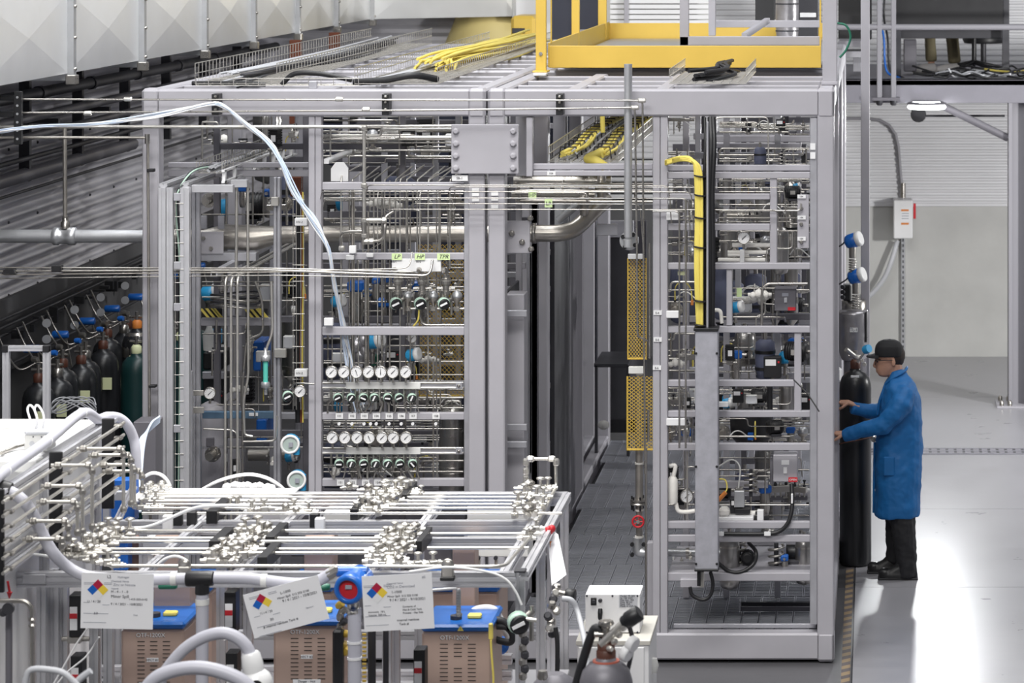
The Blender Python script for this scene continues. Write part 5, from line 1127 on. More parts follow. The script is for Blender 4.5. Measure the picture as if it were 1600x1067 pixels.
qj = thing('quilted_jacket', 'dark quilted insulation jacket right of the black hoses', 'jacket', P(1128, 490, 18.6)); MB().lathe([(.04, -.18), (.06, -.16), (.055, -.08), (.065, 0), (.058, .08), (.06, .14), (.04, .17)], P(1129, 455, 18.6), (0,0,1), 14).build('jacket', 'jacket', qj); MB().tube([P(1112, 485, 18.4), P(1126, 484, 18.4), P(1128, 505, 18.4)], .013, 8, .04).build('white_pipe', 'insul', qj)
# -------------------------------------------------- dense shelves
ALLK = ['solenoid', 'bar_valve', 'needle_valve', 'regulator', 'manifold', 'junction', 'actuator', 'filter', 'flange', 'coil', 'insulated', 'blackbox', 'vessel', 'yellow_loop', 'white_loop', 'heater', 'blue_head', 'motor']
SM = ['bar_valve', 'needle_valve', 'regulator', 'manifold', 'solenoid', 'yellow_loop', 'white_loop', 'insulated', 'junction', 'flange']
rowsR = [(184, 210, 'hanging under the roof beam'), (232, 257, 'above the top double rail'), (280, 303, 'under the top double rail'), (313, 350, 'on the second shelf'), (361, 411, 'on the third shelf'), (422, 510, 'on the fourth shelf'), (521, 594, 'on the fifth shelf'), (605, 642, 'on the sixth shelf'), (653, 693, 'on the seventh shelf'), (705, 815, 'on the eighth shelf'), (848, 893, 'on the bottom shelf')]
for i, (a, b, w) in enumerate(rowsR):
    h = b-a; sc_ = min(1.15, max(.45, h/45))
    fill(f"{w} left of the cover" if a > 500 else f"{w} by the inner post", 1046, 1084, a+3, b-4, SM, 3 if h > 30 else 2, 18.5, 18.9, 100+i, sc_*.7, sc_)
    fill(f"{w} of the right bay", 1124, 1262, a+3, b-3, ALLK, 7 if h > 30 else 5, 18.55, 19.1, 200+i, sc_*.75, sc_*1.1)
    if h > 35: fill(f"{w} of the right bay, back row", 1124, 1262, a, b, ALLK, 6, 19.6, 20.5, 300+i, .9, 1.5)
    if h > 35: fill(f"{w} of the right bay, deep row", 1050, 1262, a, b, ALLK, 6, 21, 22.5, 350+i, 1.2, 1.9)
    if b < 860: tubing(f"thin steel tubes {w} of the right bay", 1124, 1264, a, b, 10, 18.5, 19.4, 400+i); tubing(f"steel tubes {w} beside the inner post", 1044, 1085, a, b, 5, 18.4, 19.2, 450+i)
bx_ = thing('riser_tubes', 'pair of tall thin tubes in front of the inner post shelves', 'tubes', P(1066, 700, 18.2))
for u, v1 in ((1061.5, 700), (1071.5, 700)): MB().tube([P(1020, 330 if u < 1065 else 310, 18.2), P(u, 330 if u < 1065 else 310, 18.2), P(u, v1, 18.2)], .006, 8, .03).build('tube', 'steel', bx_)
tag(MB().tube([P(1104, 196, 18.3), P(1122, 183, 18.3), P(1200, 183, 18.3), P(1201, 258, 18.3)], .005, 8, .03).build('thin_tube', 'steel_bright'), 'thin looped tube under the roof beam of the right bay', 'tube')
tag(MB().tube([P(1262, 443, 18.4), P(1200, 443, 18.4), P(1191, 450, 18.4), P(1190, 508, 18.4)], .009, 8, .05).build('bent_tube', 'steel'), 'bent steel tube left of the dark grey switch box', 'tube')
rowsM = [(186, 250, 'high'), (300, 345, 'above the big pipe'), (408, 508, 'at note plate height'), (526, 595, 'behind upper gauges'), (612, 643, 'behind upper valves'), (658, 697, 'behind lower gauges'), (712, 746, 'behind lower valves')]
for i, (a, b, w) in enumerate(rowsM):
    fill(f"{w} in the gauge bay", 508, 722, a, b, ALLK if b-a > 60 else SM, 7, 18.9, 19.6, 500+i, .7, 1.1)
    fill(f"{w} deep in the gauge bay", 508, 722, a, b, ALLK, 6, 20.2, 22.5, 550+i, 1.2, 2.0)
    tubing(f"thin steel tubes {w} in the gauge bay", 506, 724, a-8, b+8, 12, 18.6, 20.0, 600+i)
rowsL = [(190, 250, 'high'), (280, 340, 'above the big pipe'), (405, 480, 'above the hazard rail'), (512, 575, 'under the hazard rail'), (590, 640, 'above the blue rail'), (660, 760, 'below the blue rail')]
for i, (a, b, w) in enumerate(rowsL):
    fill(f"{w} in the left bay", 318, 478, a, b, ALLK if i else SM, 4, 19.0, 20.0, 700+i, .8, 1.2)
    fill(f"{w} deep in the left bay", 318, 478, a, b, ALLK, 4, 20.8, 22.8, 750+i, 1.2, 2.0)
    tubing(f"steel tubes {w} in the left bay", 316, 480, a-12, b+12, 8, 18.8, 20.2, 800+i, vert=.7)
tubing('steel tubes crossing under the roof beams of the gauge bay', 505, 725, 196, 255, 16, 18.5, 20.5, 900, (.004, .010), ('steel_bright', 'steel'), .15)
# ================================================================ GAS CYLINDERS AND VESSELS
def gas_cyl(label, x, y, m='cyl_black', h=1.42, r=.117, cap='brown', group=None):
    t = thing('gas_cylinder', label, 'gas cylinder', (x, y, 0), group)
    MB().lathe([(r-.012, .004), (r-.002, .012), (r, .03), (r, h-.13), (r*.97, h-.09), (r*.86, h-.045), (r*.62, h-.012), (.045, h), (.04, h+.02)], (x, y, 0), (0,0,1), 24).build('shell', m, t)
    MB().lathe([(.036, h+.02), (.038, h+.03), (.038, h+.07), (.025, h+.085)], (x, y, 0), (0,0,1), 14).build('neck_ring', cap, t)
    v = MB(); v.cyl((x, y, h+.08), (x, y, h+.15), .016, 10); v.cyl((x-.05, y, h+.11), (x+.04, y, h+.11), .012, 8); v.build('valve', 'steel', t); return t
g1 = gas_cyl('tall black gas cylinder standing beside the person in blue coat', X(1336.5, 21.15), 21.15)
MB().box((X(1336, 21.15)-.03, 21.15-.09, 1.385), (X(1336, 21.15)+.03, 21.15-.075, 1.40)).build('neck_label', 'white', g1)
MB().tube([(X(1322, 21), 21, 1.60), (X(1336, 21), 21.05, 1.54), (X(1345, 21), 21.05, 1.52)], .018, 8).build('regulator_arm', 'steel_bright', g1)
MB().lathe([(.03, -.02), (.034, 0), (.03, .03)], (X(1354, 21), 21.0, 1.60), (.6,-.6,.3), 12).build('blue_regulator', 'cyan', g1); MB().cyl((X(1340, 21), 21.05, 1.50), (X(1352, 21), 21, 1.585), .011, 8).build('valve_stem', 'steel_bright', g1)
for i, u in enumerate((1347, 1351)): MB().lathe([(.012, 0), (.015, .01), (.012, .02)], P(u, 563+i*6, 20.98), (0,-1,0), 8).build('fitting', 'steel_bright', g1)
sp = thing('cylinder_strap', 'dark red strap holding the black gas cylinder to the skid', 'strap', P(1330, 690, 21.0)); MB().sweep([P(1303, 696, 21.1), P(1318, 692, 21.0), P(1345, 687, 21.0), P(1362, 683, 21.1)], .016, 4, flat=.3).build('webbing', 'brown', sp); MB().lathe([(.02, -.02), (.022, .02)], P(1365, 686, 20.95), (0,1,0), 10).build('buckle', 'steel', sp)
hv = thing('jacketed_vessel', 'silver foil jacketed vessel above the black gas cylinder', 'vessel', P(1334, 545, 21.8)); Yv = 21.9
c_ = P(1334, 545, Yv); r_ = px(23.5, Yv)
MB().lathe([(r_*.8, -.08), (r_*.97, -.03), (r_, .03), (r_*1.01, .12), (r_*.99, .22), (r_*1.0, .27), (r_*.95, .29), (.03, .295)], c_, (0,0,1), 24).build('foil_jacket', 'foil', hv)
MB().cyl((c_.x+.01, Yv, 0), (c_.x+.01, Yv, c_.z), px(18, Yv), 18).build('lower_shell', 'paint_dark', hv); pbox('seam', 'black', hv, 1352.5, 487, 1354.5, 535, Yv-.08, .02); pl = pbox('label', 'white', hv, 1328, 512, 1340, 519, Yv-r_-.006, .004, 0); text('TL-1', .03, P(1334, 515.5, Yv-r_-.008), 'ink', pl)
MB().lathe([(px(19.5, Yv), 0), (px(19.5, Yv), .075), (px(17, Yv), .085)], P(1334, 489, Yv+.05)+Vector((0,.15,0)), (0,0,1), 20).build('second_lid', 'steel', hv)
for i, (u, v, l_) in enumerate(((1332, 376, 'upper'), (1337, 432, 'lower'))):
    t = thing('level_transmitter', f"{l_} bright blue transmitter head on the jacketed vessel", 'transmitter', P(u+2, v+57, Yv-.05)); c_ = P(u, v, Yv-.05)
    ax = Vector((.88, -.35, .32)).normalized()
    MB().lathe([(.02, -.055), (.045, -.05), (.055, -.03), (.056, .030), (.048, .038)], c_, ax, 18).sphere(c_, .052, 14, (1,1,1.05)).build('blue_housing', 'blue' if False else 'bright_blue', t)
    MB().lathe([(.050, .036), (.058, .038), (.058, .062), (.054, .072), (.045, .074)], c_, ax, 20).build('white_cap', 'white_glossy', t)
    MB().lathe([(.014, -.02), (.016, -.016), (.008, -.02)], c_+Vector((-.0,-.05,.01)), (0,-1,0), 10).build('plug', 'steel', t)
    MB().lathe([(.026, -.03), (.028, -.045), (.026, -.13)], c_, (0,0,1), 14).build('neck', 'steel', t)
    mb = MB()
    for k in range(6): mb.lathe([(.022, -.14-k*.018), (.030, -.143-k*.018), (.030, -.150-k*.018), (.022, -.153-k*.018)], c_, (0,0,1), 12)
    mb.build('cooling_fin', 'steel', t, kind='stuff'); MB().spline([c_+Vector((-.05,0,.0)), c_+Vector((-.08,0,-.03)), c_+Vector((-.13,0,-.06))], .006, 6).build('cable', 'rubber', t)
kb = thing('valve_block', 'black valve block behind the lower blue transmitter head', 'valve', P(1322, 460, Yv)); pbox('block', 'black', kb, 1317, 445, 1330, 470, Yv+.05, .1, .01); 
for v in (448, 456, 464): MB().lathe([(.016, 0), (.018, .02)], P(1318, v, Yv+.05), (-.5,-1,0), 8).build('knob', 'dark', kb)
ctb = tag(MB().tube([P(1304, 650, 21.3), P(1309, 640, 21.3), P(1307, 590, 21.3), P(1309, 545, 21.3)], .006, 6, .05).build('copper_tube', 'copper'), 'thin copper tube rising between the skid corner and black cylinder', 'tube')
pbox('white_bottle', 'white', None, 1306, 575, 1315, 597, 21.6, .06, .015, label='small white plastic bottle left of the black gas cylinder neck', cat='bottle')
rb = MB().lathe([(.035, 0), (.04, .02), (.04, .05), (.03, .06)], P(1308, 878, 21.3), (0,0,1), 12); tag(MB().box(P(1307, 843, 21.3), P(1316, 875, 21.3)+Vector((0,.08,0)), .015).build('rubber_roller', 'rubber'), 'black rubber wheel edge behind the cylinder foot', 'wheel')
# row along the left wall
q = random.Random(4)
for i in range(9):
    t = gas_cyl(f"black gas cylinder along the left wall, {ORD[i]} from the camera", -6.03+(.05 if i % 2 else 0), 20.75+i*.31, cap=('brown', 'steel', 'brown')[i % 3], h=1.40+q.uniform(-.04, .05), group='gas cylinders along the left wall')
    c_ = t.location
    tg = MB().box((c_.x+.03, c_.y-.135, 1.12), (c_.x+.10, c_.y-.122, 1.21)); tg.build('tag', 'postit', t)
    MB().lathe([(.018, -.02), (.022, 0), (.018, .025)], (c_.x-.02, c_.y-.03, 1.57), (1,-.3,0), 10).build('regulator', 'blue' if i % 2 else 'steel', t)
    MB().spline([(c_.x, c_.y, 1.55), (c_.x-.12, c_.y-.05, 1.5), (c_.x-.2, c_.y-.1, 1.62), (c_.x-.3, c_.y, 1.75)], .007, 6).build('pigtail', 'steel', t)
for i, (x, y) in enumerate(((-5.62, 21.9), (-5.45, 22.6), (-5.5, 23.3))): gas_cyl(f"dark teal gas cylinder near the front left column, {ORD[i]} from the camera", x, y, 'teal_dark', cap='postit', group='teal gas cylinders')
gs = gas_cyl('gas cylinder with silver foil shoulder and yellow label', -5.82, 22.7, h=1.5, cap='orange'); MB().lathe([(.118, 1.3), (.118, 1.37), (.105, 1.44), (.08, 1.49)], (-5.82, 22.7, 0), (0,0,1), 20).build('foil_shoulder', 'steel', gs); MB().box((-5.85, 22.57, 1.22), (-5.74, 22.58, 1.32)).build('tag', 'postit', gs)
wr = thing('wall_regulators', 'long wall rail crowded with gas regulators and valves', 'panel', (-6.4, 23, 1.55))
for z in (1.42, 1.66, 1.72, 1.78): MB().cyl((-6.45, 17, z), (-6.45, 28, z), .012, 6).build('rail', 'dark', wr)
bx('backing', 'concrete_dark', wr, (-6.54, 17, 1.35), (-6.5, 29, 1.9), 0)
for i in range(8):
    y = 21.3+i*.75; m_ = MB().lathe([(.026, -.05), (.03, -.04), (.03, .06), (.024, .07)], (-6.25, y, 1.56), (1,0,0), 12).build('blue_regulator', 'blue', wr)
    for dz in (0, .12): MB().lathe([(.030, 0), (.033, .03)], (-6.2, y+.25, 1.60+dz), (.2,-1,0), 14).build('gauge', 'galv', wr)
    MB().tube([(-6.2, y, 1.56), (-6.15, y, 1.3), (-6.05, y, 1.2)], .006, 6).build('hose', 'steel', wr)
    mb = MB()
    for k in range(5): mb.box((-6.45+q.uniform(0,.1), y+k*.13, 1.60+q.uniform(0,.15)), (-6.34, y+.04+k*.13, 1.64+q.uniform(.02,.1)))
    mb.build('valve_handle', 'black', wr, kind='stuff')
af = thing('profile_stand', 'aluminium profile frame in front of the gas cylinders behind the white hood', 'frame', P(42, 655, 17))
for u in (10, 73): MB().slot((X(u, 17), 17, 0), (X(u, 17), 17, Zz(540, 17)), px(10, 17)).build('post', 'alu', af)
MB().slot((X(10, 17), 17, Zz(544, 17)), (X(73, 17), 17, Zz(544, 17)), px(8.5, 17)).build('top_rail', 'alu', af)
for u in (9, 73): MB().box(P(u-5, 539, 17)+Vector((0,-.025,0)), P(u+5, 550, 17)+Vector((0,.02,0)), .003).build('corner_cap', 'black', af)
hc = thing('hose_coil', 'coiled thin hose lying in front of the black gas cylinders', 'hose', P(115, 640, 20.3)); MB().spline([P(115, 640, 20.62)+Vector((.16*cos(a*.7), .08*sin(a*.7), .03+.05*sin(a*1.3))) for a in range(36)], .005, 5, 3).build('hose', 'cable_grey', hc)
mbp = thing('blue_tube_bundle', 'pale blue plastic tubes bending down behind the white conduit', 'tubes', P(232, 700, 17.5))
for i in range(5): MB().spline([P(249, 651+i*2, 17.6), P(236-i, 662+i*3, 17.5), P(226-i*2, 690, 17.4), P(221-i*2, 740, 17.2), P(219-i*2, 800, 17.0)], .008, 6).build('tube', 'bluewhite', mbp)
pbox('cable_box', 'paint_dark', None, 208, 659, 243, 760, 17.9, .2, .005, label='dark grey cabinet behind the pale blue tubes', cat='cabinet')
# ================================================================ MEZZANINE CONTENT
dk = Zz(125, YM)
bd = thing('display_board', 'big black panel behind the mezzanine railing', 'board', P(1480, 40, 28.7)); pbox('panel', 'black', bd, 1398, -80, 1568, 38, 28.6, .04, .004); pbox('lower_panel', 'dark', bd, 1398, 46, 1566, 60, 28.8, .03, .004); pbox('leg', 'dark', bd, 1398, 38, 1408, 120, 28.7, .04); pbox('leg', 'dark', bd, 1566, -80, 1577, 112, 28.65, .05)
pbox('cabinet', 'black', None, 1310, -80, 1362, 62, 29.2, .5, .01, label='black cabinet on the mezzanine left of the railing posts', cat='cabinet')
pbox('server_case', 'paint_dark', None, 1412, 62, 1432, 112, 29.0, .3, .01, label='grey computer case standing on the mezzanine floor', cat='computer')
dks = thing('work_table', 'steel work table leg and brace beside the slim grey post', 'table', P(1330, 90, 28.5)); pbox('table_top', 'paint', dks, 1310, 64, 1352, 73, 28.4, .6); pbox('shelf', 'zinc', dks, 1310, 80, 1350, 90, 28.5, .5); pbox('leg', 'zinc', dks, 1312, 90, 1322, 122, 28.5, .05); pbox('leg', 'zinc', dks, 1333, 90, 1347, 112, 28.8, .05)
chb = thing('office_chair', 'black office chair with star base on the mezzanine', 'chair', P(1522, 112, 29.3))
c_ = P(1522, 112, 29.3); c_.z = dk
for i in range(5):
    a = i*2*pi/5+.3; e = c_+Vector((.3*cos(a), .3*sin(a), .06)); MB().sweep([c_+Vector((0,0,.12)), e], [.025, .015], 6).build('leg', 'black', chb)
    MB().lathe([(.03, -.02), (.03, .02)], e+Vector((0,0,-.028)), (0,1,0), 12).build('caster', 'rubber', chb)
MB().cyl(c_+Vector((0,0,.1)), c_+Vector((0,0,.42)), .025, 10).build('column', 'black', chb); MB().lathe([(.2, 0), (.24, .03), (.22, .08)], c_+Vector((0,0,.4)), (0,0,1), 20).build('seat', 'black', chb); MB().box(c_+Vector((-.2,.18,.55)), c_+Vector((.2,.24,1.0)), .02).build('backrest', 'black', chb)
cbs = thing('floor_cables', 'tangle of blue and black cables on the mezzanine edge', 'cables', P(1440, 120, 28.4)); q = random.Random(8)
for i in range(16):
    u = q.uniform(1405, 1590); y = q.uniform(28.2, 28.9); pts = [P(u, 122, y)]
    pts = [Vector((X(u, y)+k*.12+q.uniform(-.05,.05), y+q.uniform(-.15,.15), dk+.01+abs(q.gauss(0, .05)))) for k in range(6)]
    MB().spline(pts, .010, 6).build('cable', q.choice(('bright_blue', 'black', 'black', 'black', 'bright_blue', 'cable_grey', 'black', 'yellow_cable')), cbs)
for u in (1381, 1387): MB().spline([P(u, -60, 28.6), P(u-6, 20, 28.5), P(u, 60, 28.6), P(u+4, 110, 28.6), P(u+25, 122, 28.5)], .012, 6).build('cable', 'bright_blue' if u < 1385 else 'black', cbs)
tag(MB().spline([P(1307, 36, 20), P(1322, 40, 20), P(1329, 58, 20), P(1322, 78, 20), P(1312, 90, 20)], .008, 6).build('green_cable', 'green'), 'green cable loop beside the grey double upright', 'cable')
# seated person on the mezzanine (only the lower body shows)
def blob(name, par, m, pieces, voxel=.012, smooth=6, disp=0., dscale=.12):
    mb = MB()
    for p in pieces:
        if p[0] == 's': mb.sphere(p[1], p[2], 14, p[3] if len(p) > 3 else (1,1,1))
        elif p[0] == 'w': mb.sweep(p[1], p[2], 12, flat=p[3] if len(p) > 3 else 1.)
        elif p[0] == 'l':
            vs = []; n = 20
            for (cx, cy, z, rx, ry) in p[1]:
                for k in range(n):
                    a = 2*pi*k/n; c1, s1 = cos(a), sin(a); vs.append((cx+rx*math.copysign(abs(c1)**.8, c1), cy+ry*math.copysign(abs(s1)**.8, s1), z))
            N = len(p[1]); mb.add(vs, [(i*n+k, i*n+(k+1) % n, (i+1)*n+(k+1) % n, (i+1)*n+k) for i in range(N-1) for k in range(n)]+[tuple(range(n))[::-1], tuple(range((N-1)*n, N*n))])
    o = mb.build(name, m, par)
    r = o.modifiers.new('merge', 'REMESH'); r.mode = 'VOXEL'; r.voxel_size = voxel; r.use_smooth_shade = True
    s = o.modifiers.new('soften', 'SMOOTH'); s.iterations = smooth; s.factor = .5
    if disp:
        tx = bpy.data.textures.new('folds', 'CLOUDS'); tx.noise_scale = dscale; d = o.modifiers.new('folds', 'DISPLACE'); d.texture = tx; d.strength = disp; d.mid_level = .5; d.texture_coords = 'GLOBAL'
    return o
mat('skin', (.50, .275, .19), .5, 0, .06, 30); mat('coat', (.004, .125, .37), .62, 0, .10, 12, .12, 60); mat('trouser', (.014, .014, .017), .7, 0, .2, 10, .2, 30); mat('shoe', (.015, .015, .016), .35); mat('cap', (.010, .010, .012), .75); mat('hair', (.02, .012, .01), .7)
mat('olive', (.14, .12, .07), .8, 0, .1, 10); mat('sneaker', (.55, .53, .52), .5)
sp2 = thing('person', 'seated person in olive trousers and pale sneakers, only the legs visible on the mezzanine', 'person', P(1475, 112, 29.5))
c_ = P(1470, 112, 29.5); c_.z = dk
knee = [c_+Vector((-.12,-.15,.52)), c_+Vector((.1,-.05,.52))]; hip = c_+Vector((.45,.35,.5))
blob('trousers', sp2, 'olive', [('w', [hip, knee[0], c_+Vector((-.10,-.12,.12))], [.10, .08, .065]), ('w', [hip+Vector((0,.1,0)), knee[1], c_+Vector((.14,-.1,.10))], [.10, .08, .07]), ('s', hip, .15)], .02)
blob('body', sp2, 'skin', [('w', [hip+Vector((.02,.05,.15)), hip+Vector((.0,.05,.55)), hip+Vector((-.04,.05,.72))], [.12, .13, .05]), ('s', hip+Vector((-.08,.05,.85)), .10, (1,.85,1.2)), ('w', [c_+Vector((-.10,-.12,.16)), c_+Vector((-.1,-.12,.05))], .04), ('w', [c_+Vector((.14,-.1,.16)), c_+Vector((.14,-.1,.05))], .04)], .02)
blob('shirt', sp2, 'paint_dark', [('l', [(hip.x, hip.y+.05, hip.z+.05, .15, .19), (hip.x, hip.y+.05, hip.z+.3, .14, .18), (hip.x-.02, hip.y+.05, hip.z+.55, .13, .2), (hip.x-.03, hip.y+.05, hip.z+.64, .07, .08)]), ('w', [hip+Vector((-.02,-.13,.55)), hip+Vector((-.1,-.16,.3)), hip+Vector((-.3,-.14,.25))], [.06, .05, .04])], .02)
for i, (dx, dy) in enumerate(((-.12, -.16), (.12, -.14))): blob('sneaker', sp2, 'sneaker', [('w', [c_+Vector((dx+.06, dy+.02, .055)), c_+Vector((dx-.06, dy-.02, .05)), c_+Vector((dx-.17, dy-.05, .035))], [.055, .052, .035])], .012, 3)
ch2 = thing('stool', 'dark stool under the seated person on the mezzanine', 'stool', (hip.x, hip.y, dk)); MB().lathe([(.2, -.08), (.22, -.04), (.2, 0)], (hip.x, hip.y, hip.z-.13), (0,0,1), 18).build('seat', 'black', ch2); MB().cyl((hip.x, hip.y, dk+.02), (hip.x, hip.y, hip.z-.2), .03, 10).build('column', 'dark', ch2); MB().lathe([(.2, 0), (.2, .02)], (hip.x, hip.y, dk), (0,0,1), 18).build('base', 'dark', ch2)
# ================================================================ PERSON IN THE BLUE COAT
YPn = 20.78
def B(u, v, dy=0.): return P(u, v, YPn)+Vector((0, dy, 0))
pr = thing('person', 'young person in black cap and long blue lab coat reaching into the skid', 'person', (X(1405, YPn), YPn, 0))
def fingers(base, dirx, spread, nr, curl):
    out = []
    for k in range(4):
        b_ = base+Vector((0, (k-1.5)*spread, (1.5-k)*.004)); L = (.074, .082, .078, .062)[k]
        d = Vector((dirx, 0, -.10-.05*k)).normalized(); out.append(('w', [b_, b_+d*L*.45, b_+d*L*.75+Vector((0,0,-curl)), b_+d*L*.95+Vector((0,0,-curl*2.6))], [.0095, .009, .008, .007]))
    return out
hn = B(1313, 673, -.11); hf = B(1320, 633, .12)
def hand(wr, palm, dirx, curl, th):
    base = palm+Vector((dirx*.035, 0, 0))
    return [('w', [wr, palm+Vector((-dirx*.02,0,0)), palm+Vector((dirx*.035,0,-.002))], [.027, .036, .036], .55)]+fingers(base, dirx, .021, 4, curl)+[('w', [palm+Vector((-dirx*.015, th*.03, -.005)), palm+Vector((dirx*.02, th*.045, -.03)), palm+Vector((dirx*.05, th*.04, -.045))], [.013, .011, .009])]
head = [('s', B(1391, 553), .100, (1.02, .78, 1.05)), ('s', B(1385, 563), .078, (.98, .80, 1.05)), ('l', [(B(1382.5, 588.3).x, YPn, B(0, 588.3).z, .026, .028), (B(1382.5, 584.5).x, YPn, B(0, 584.5).z, .050, .042), (B(1383, 579).x, YPn, B(0, 579).z, .060, .050), (B(1385, 574).x, YPn, B(0, 574).z, .074, .056), (B(1387, 562).x, YPn, B(0, 562).z, .086, .066)]),
        ('w', [B(1369, 561), B(1366.8, 568), B(1366, 572)], [.008, .011, .013]), ('s', B(1366.4, 572.6), .0105, (1, 1.2, .9)), ('s', B(1369, 573.6), .012, (1, 1.5, .7)), ('s', B(1370.0, 578.0), .0095, (1, 2.2, .7)), ('s', B(1370.8, 580.8), .0095, (1, 2.0, .7)), ('s', B(1376.3, 584.5), .019, (1, 1.2, .85)), ('w', [B(1369.5, 558.5, -.045), B(1368, 558.5, 0), B(1369.5, 558.5, .045)], .011),
        ('s', B(1396, 564, -.078), .021, (.75, .35, 1.35)), ('s', B(1396, 564, .078), .021, (.75, .35, 1.35)), ('w', [B(1396, 566), B(1399, 580), B(1404, 597)], [.058, .056, .062])]
body = blob('body', pr, 'skin', head, .0045, 5)
eb = MB().sphere(B(1372, 563.6, -.036), .010, 10).sphere(B(1372, 563.6, .036), .010, 10); eb.build('eyes', 'ink', pr)
MB().sweep([B(1368.5, 560.5, -.03), B(1371, 559.3, -.052), B(1376, 559.8, -.062)], .0032, 5).build('eyebrow', 'hair', pr)
for k, s_ in (('near', -1), ('far', 1)):
    wr = B(1322, 675, -.11) if s_ < 0 else B(1332, 640, .12); pm = hn if s_ < 0 else hf
    blob('hand', pr, 'skin', hand(wr+Vector((.05, 0, 0)), pm, -1., .012, -1), .0035, 2)
blob('hair', pr, 'hair', [('s', B(1397, 555), .092, (.9, .83, 1.0)), ('w', [B(1403, 560), B(1404, 566), B(1403, 571)], [.045, .04, .025])], .008, 3)
blob('cap', pr, 'cap', [('l', [(B(1389, 555).x, YPn, B(0, 556).z, .102, .088), (B(1389, 548).x, YPn, B(0, 548).z, .104, .090), (B(1389, 540).x, YPn, B(0, 540).z, .098, .086), (B(1389, 534).x, YPn, B(0, 534).z, .078, .070), (B(1389.5, 531).x, YPn, B(0, 530.5).z, .042, .040)]), ('s', B(1390, 530.5), .008)], .007, 4)
br_ = MB(); n = 12; vs = []
for i in range(n+1):
    a = -pi/2+pi*i/n; vs += [tuple(B(1373, 553.5)+Vector((-.095*cos(a)*.95-.0, .082*sin(a), -.010*cos(a)-.012*sin(a)**2))), tuple(B(1373, 553.5)+Vector((-.02*cos(a), .080*sin(a), .004)))]
vs2 = [(x, y, z-.006) for x, y, z in vs]; m_ = len(vs)
br_.add(vs+vs2, [(2*i, 2*i+2, 2*i+3, 2*i+1) for i in range(n)]+[(m_+2*i+1, m_+2*i+3, m_+2*i+2, m_+2*i) for i in range(n)]+[(2*i, m_+2*i, m_+2*i+2, 2*i+2) for i in range(n)]); br_.build('cap_brim', 'cap', pr)
gl = MB(); gl.tube([B(1396, 560, -.080), B(1372, 561, -.075), B(1368, 562, -.06)], .0028, 6); gl.tube([B(1396, 560, .080), B(1372, 561, .075), B(1368, 562, .06)], .0028, 6)
for s_ in (-1, 1): gl.sweep([B(1368.3, 564.5, s_*.036)+Vector((-.006+.006*abs(cos(a*pi/6)), .024*cos(a*pi/6), .017*sin(a*pi/6))) for a in range(13)], .0024, 5)
gl.tube([B(1368, 563, -.012), B(1367, 563, .012)], .0024, 5); glo = gl.build('glasses', 'black', pr)
for s_ in (-1, 1): MB().lathe([(.022, 0), (.022, .001)], B(1368, 564.5, s_*.036), (1,0,0), 14).build('lens', 'glass', glo)
cs = [(1366, 1437, 804, .20), (1366, 1438, 785, .20), (1367, 1440, 750, .195), (1367, 1441.5, 710, .185), (1369, 1441.5, 680, .175), (1372, 1441, 655, .18), (1374, 1439.5, 635, .19), (1376.5, 1437, 618, .205), (1380, 1432, 604, .205), (1385, 1426, 594, .165), (1390, 1419, 585, .105), (1394, 1415, 577, .075)]
coat = [('l', [((B(a, v).x+B(b, v).x)/2, YPn, B(0, v).z, (B(b, v).x-B(a, v).x)/2, ry) for a, b, v, ry in cs]),
        ('w', [B(1417, 606, -.15), B(1408, 624, -.205), B(1396, 640, -.215), B(1380, 656, -.205), B(1362, 662, -.175), B(1340, 669, -.14), B(1318.5, 677, -.115)], [.075, .083, .076, .070, .062, .053, .045]),
        ('w', [B(1408, 608, .14), B(1396, 630, .2), B(1378, 650, .2), B(1358, 648, .16), B(1330, 641, .125)], [.075, .075, .066, .055, .046])]
cu1 = [(1381, 590), (1376, 600)]
co = blob('lab_coat', pr, 'coat', coat, .008, 7, .028, .11)
# collar, placket and seams
MB().spline([B(1385, 597, -.07), B(1396, 588, -.098), B(1408, 581, -.095), B(1415, 577, -.045), B(1416, 576, .03)], .020, 8, 5, flat=.45).build('collar', 'coat', pr)
MB().spline([B(1384, 598, -.05), B(1379, 610, -.07), B(1374, 625, -.07), B(1371, 645, -.06)], .012, 8, 5, flat=.6).build('lapel', 'coat', pr)
MB().spline([B(1366.5, 690, -.02), B(1365.5, 750, -.02), B(1365, 800, -.02)], .010, 6, 5).build('front_placket', 'coat', pr)
MB().box(B(1380, 706, -.196), B(1398, 736, -.178), .008).build('pocket', 'coat', pr)
tr = [('w', [B(1409, 790, -.09), B(1412, 830, -.10), B(1416, 862, -.10), B(1417, 896, -.10)], [.098, .088, .078, .066]), ('w', [B(1402, 790, .09), B(1400, 830, .1), B(1399, 860, .1), B(1397, 882, .1)], [.092, .078, .068, .060]), ('s', B(1405, 790), .14)]
blob('trousers', pr, 'trouser', tr, .009, 5, .02, .06)
for (ux, dy, du) in ((1403, -.10, 0), (1386, .10, 0)):
    base = Vector((X(ux, YPn), YPn+dy, 0)); s_ = blob('shoe', pr, 'shoe', [('l', [(base.x, base.y, .004, .140, .050), (base.x, base.y, .03, .143, .052), (base.x+.01, base.y, .055, .128, .046), (base.x+.05, base.y, .09, .085, .042), (base.x+.07, base.y, .14, .058, .042)]), ('s', base+Vector((-.095,0,.045)), .045, (1.1,1,.8))], .006, 3)
    MB().box(base+Vector((-.145,-.052,.0)), base+Vector((.145,.052,.014)), .006).build('sole', 'rubber', pr)
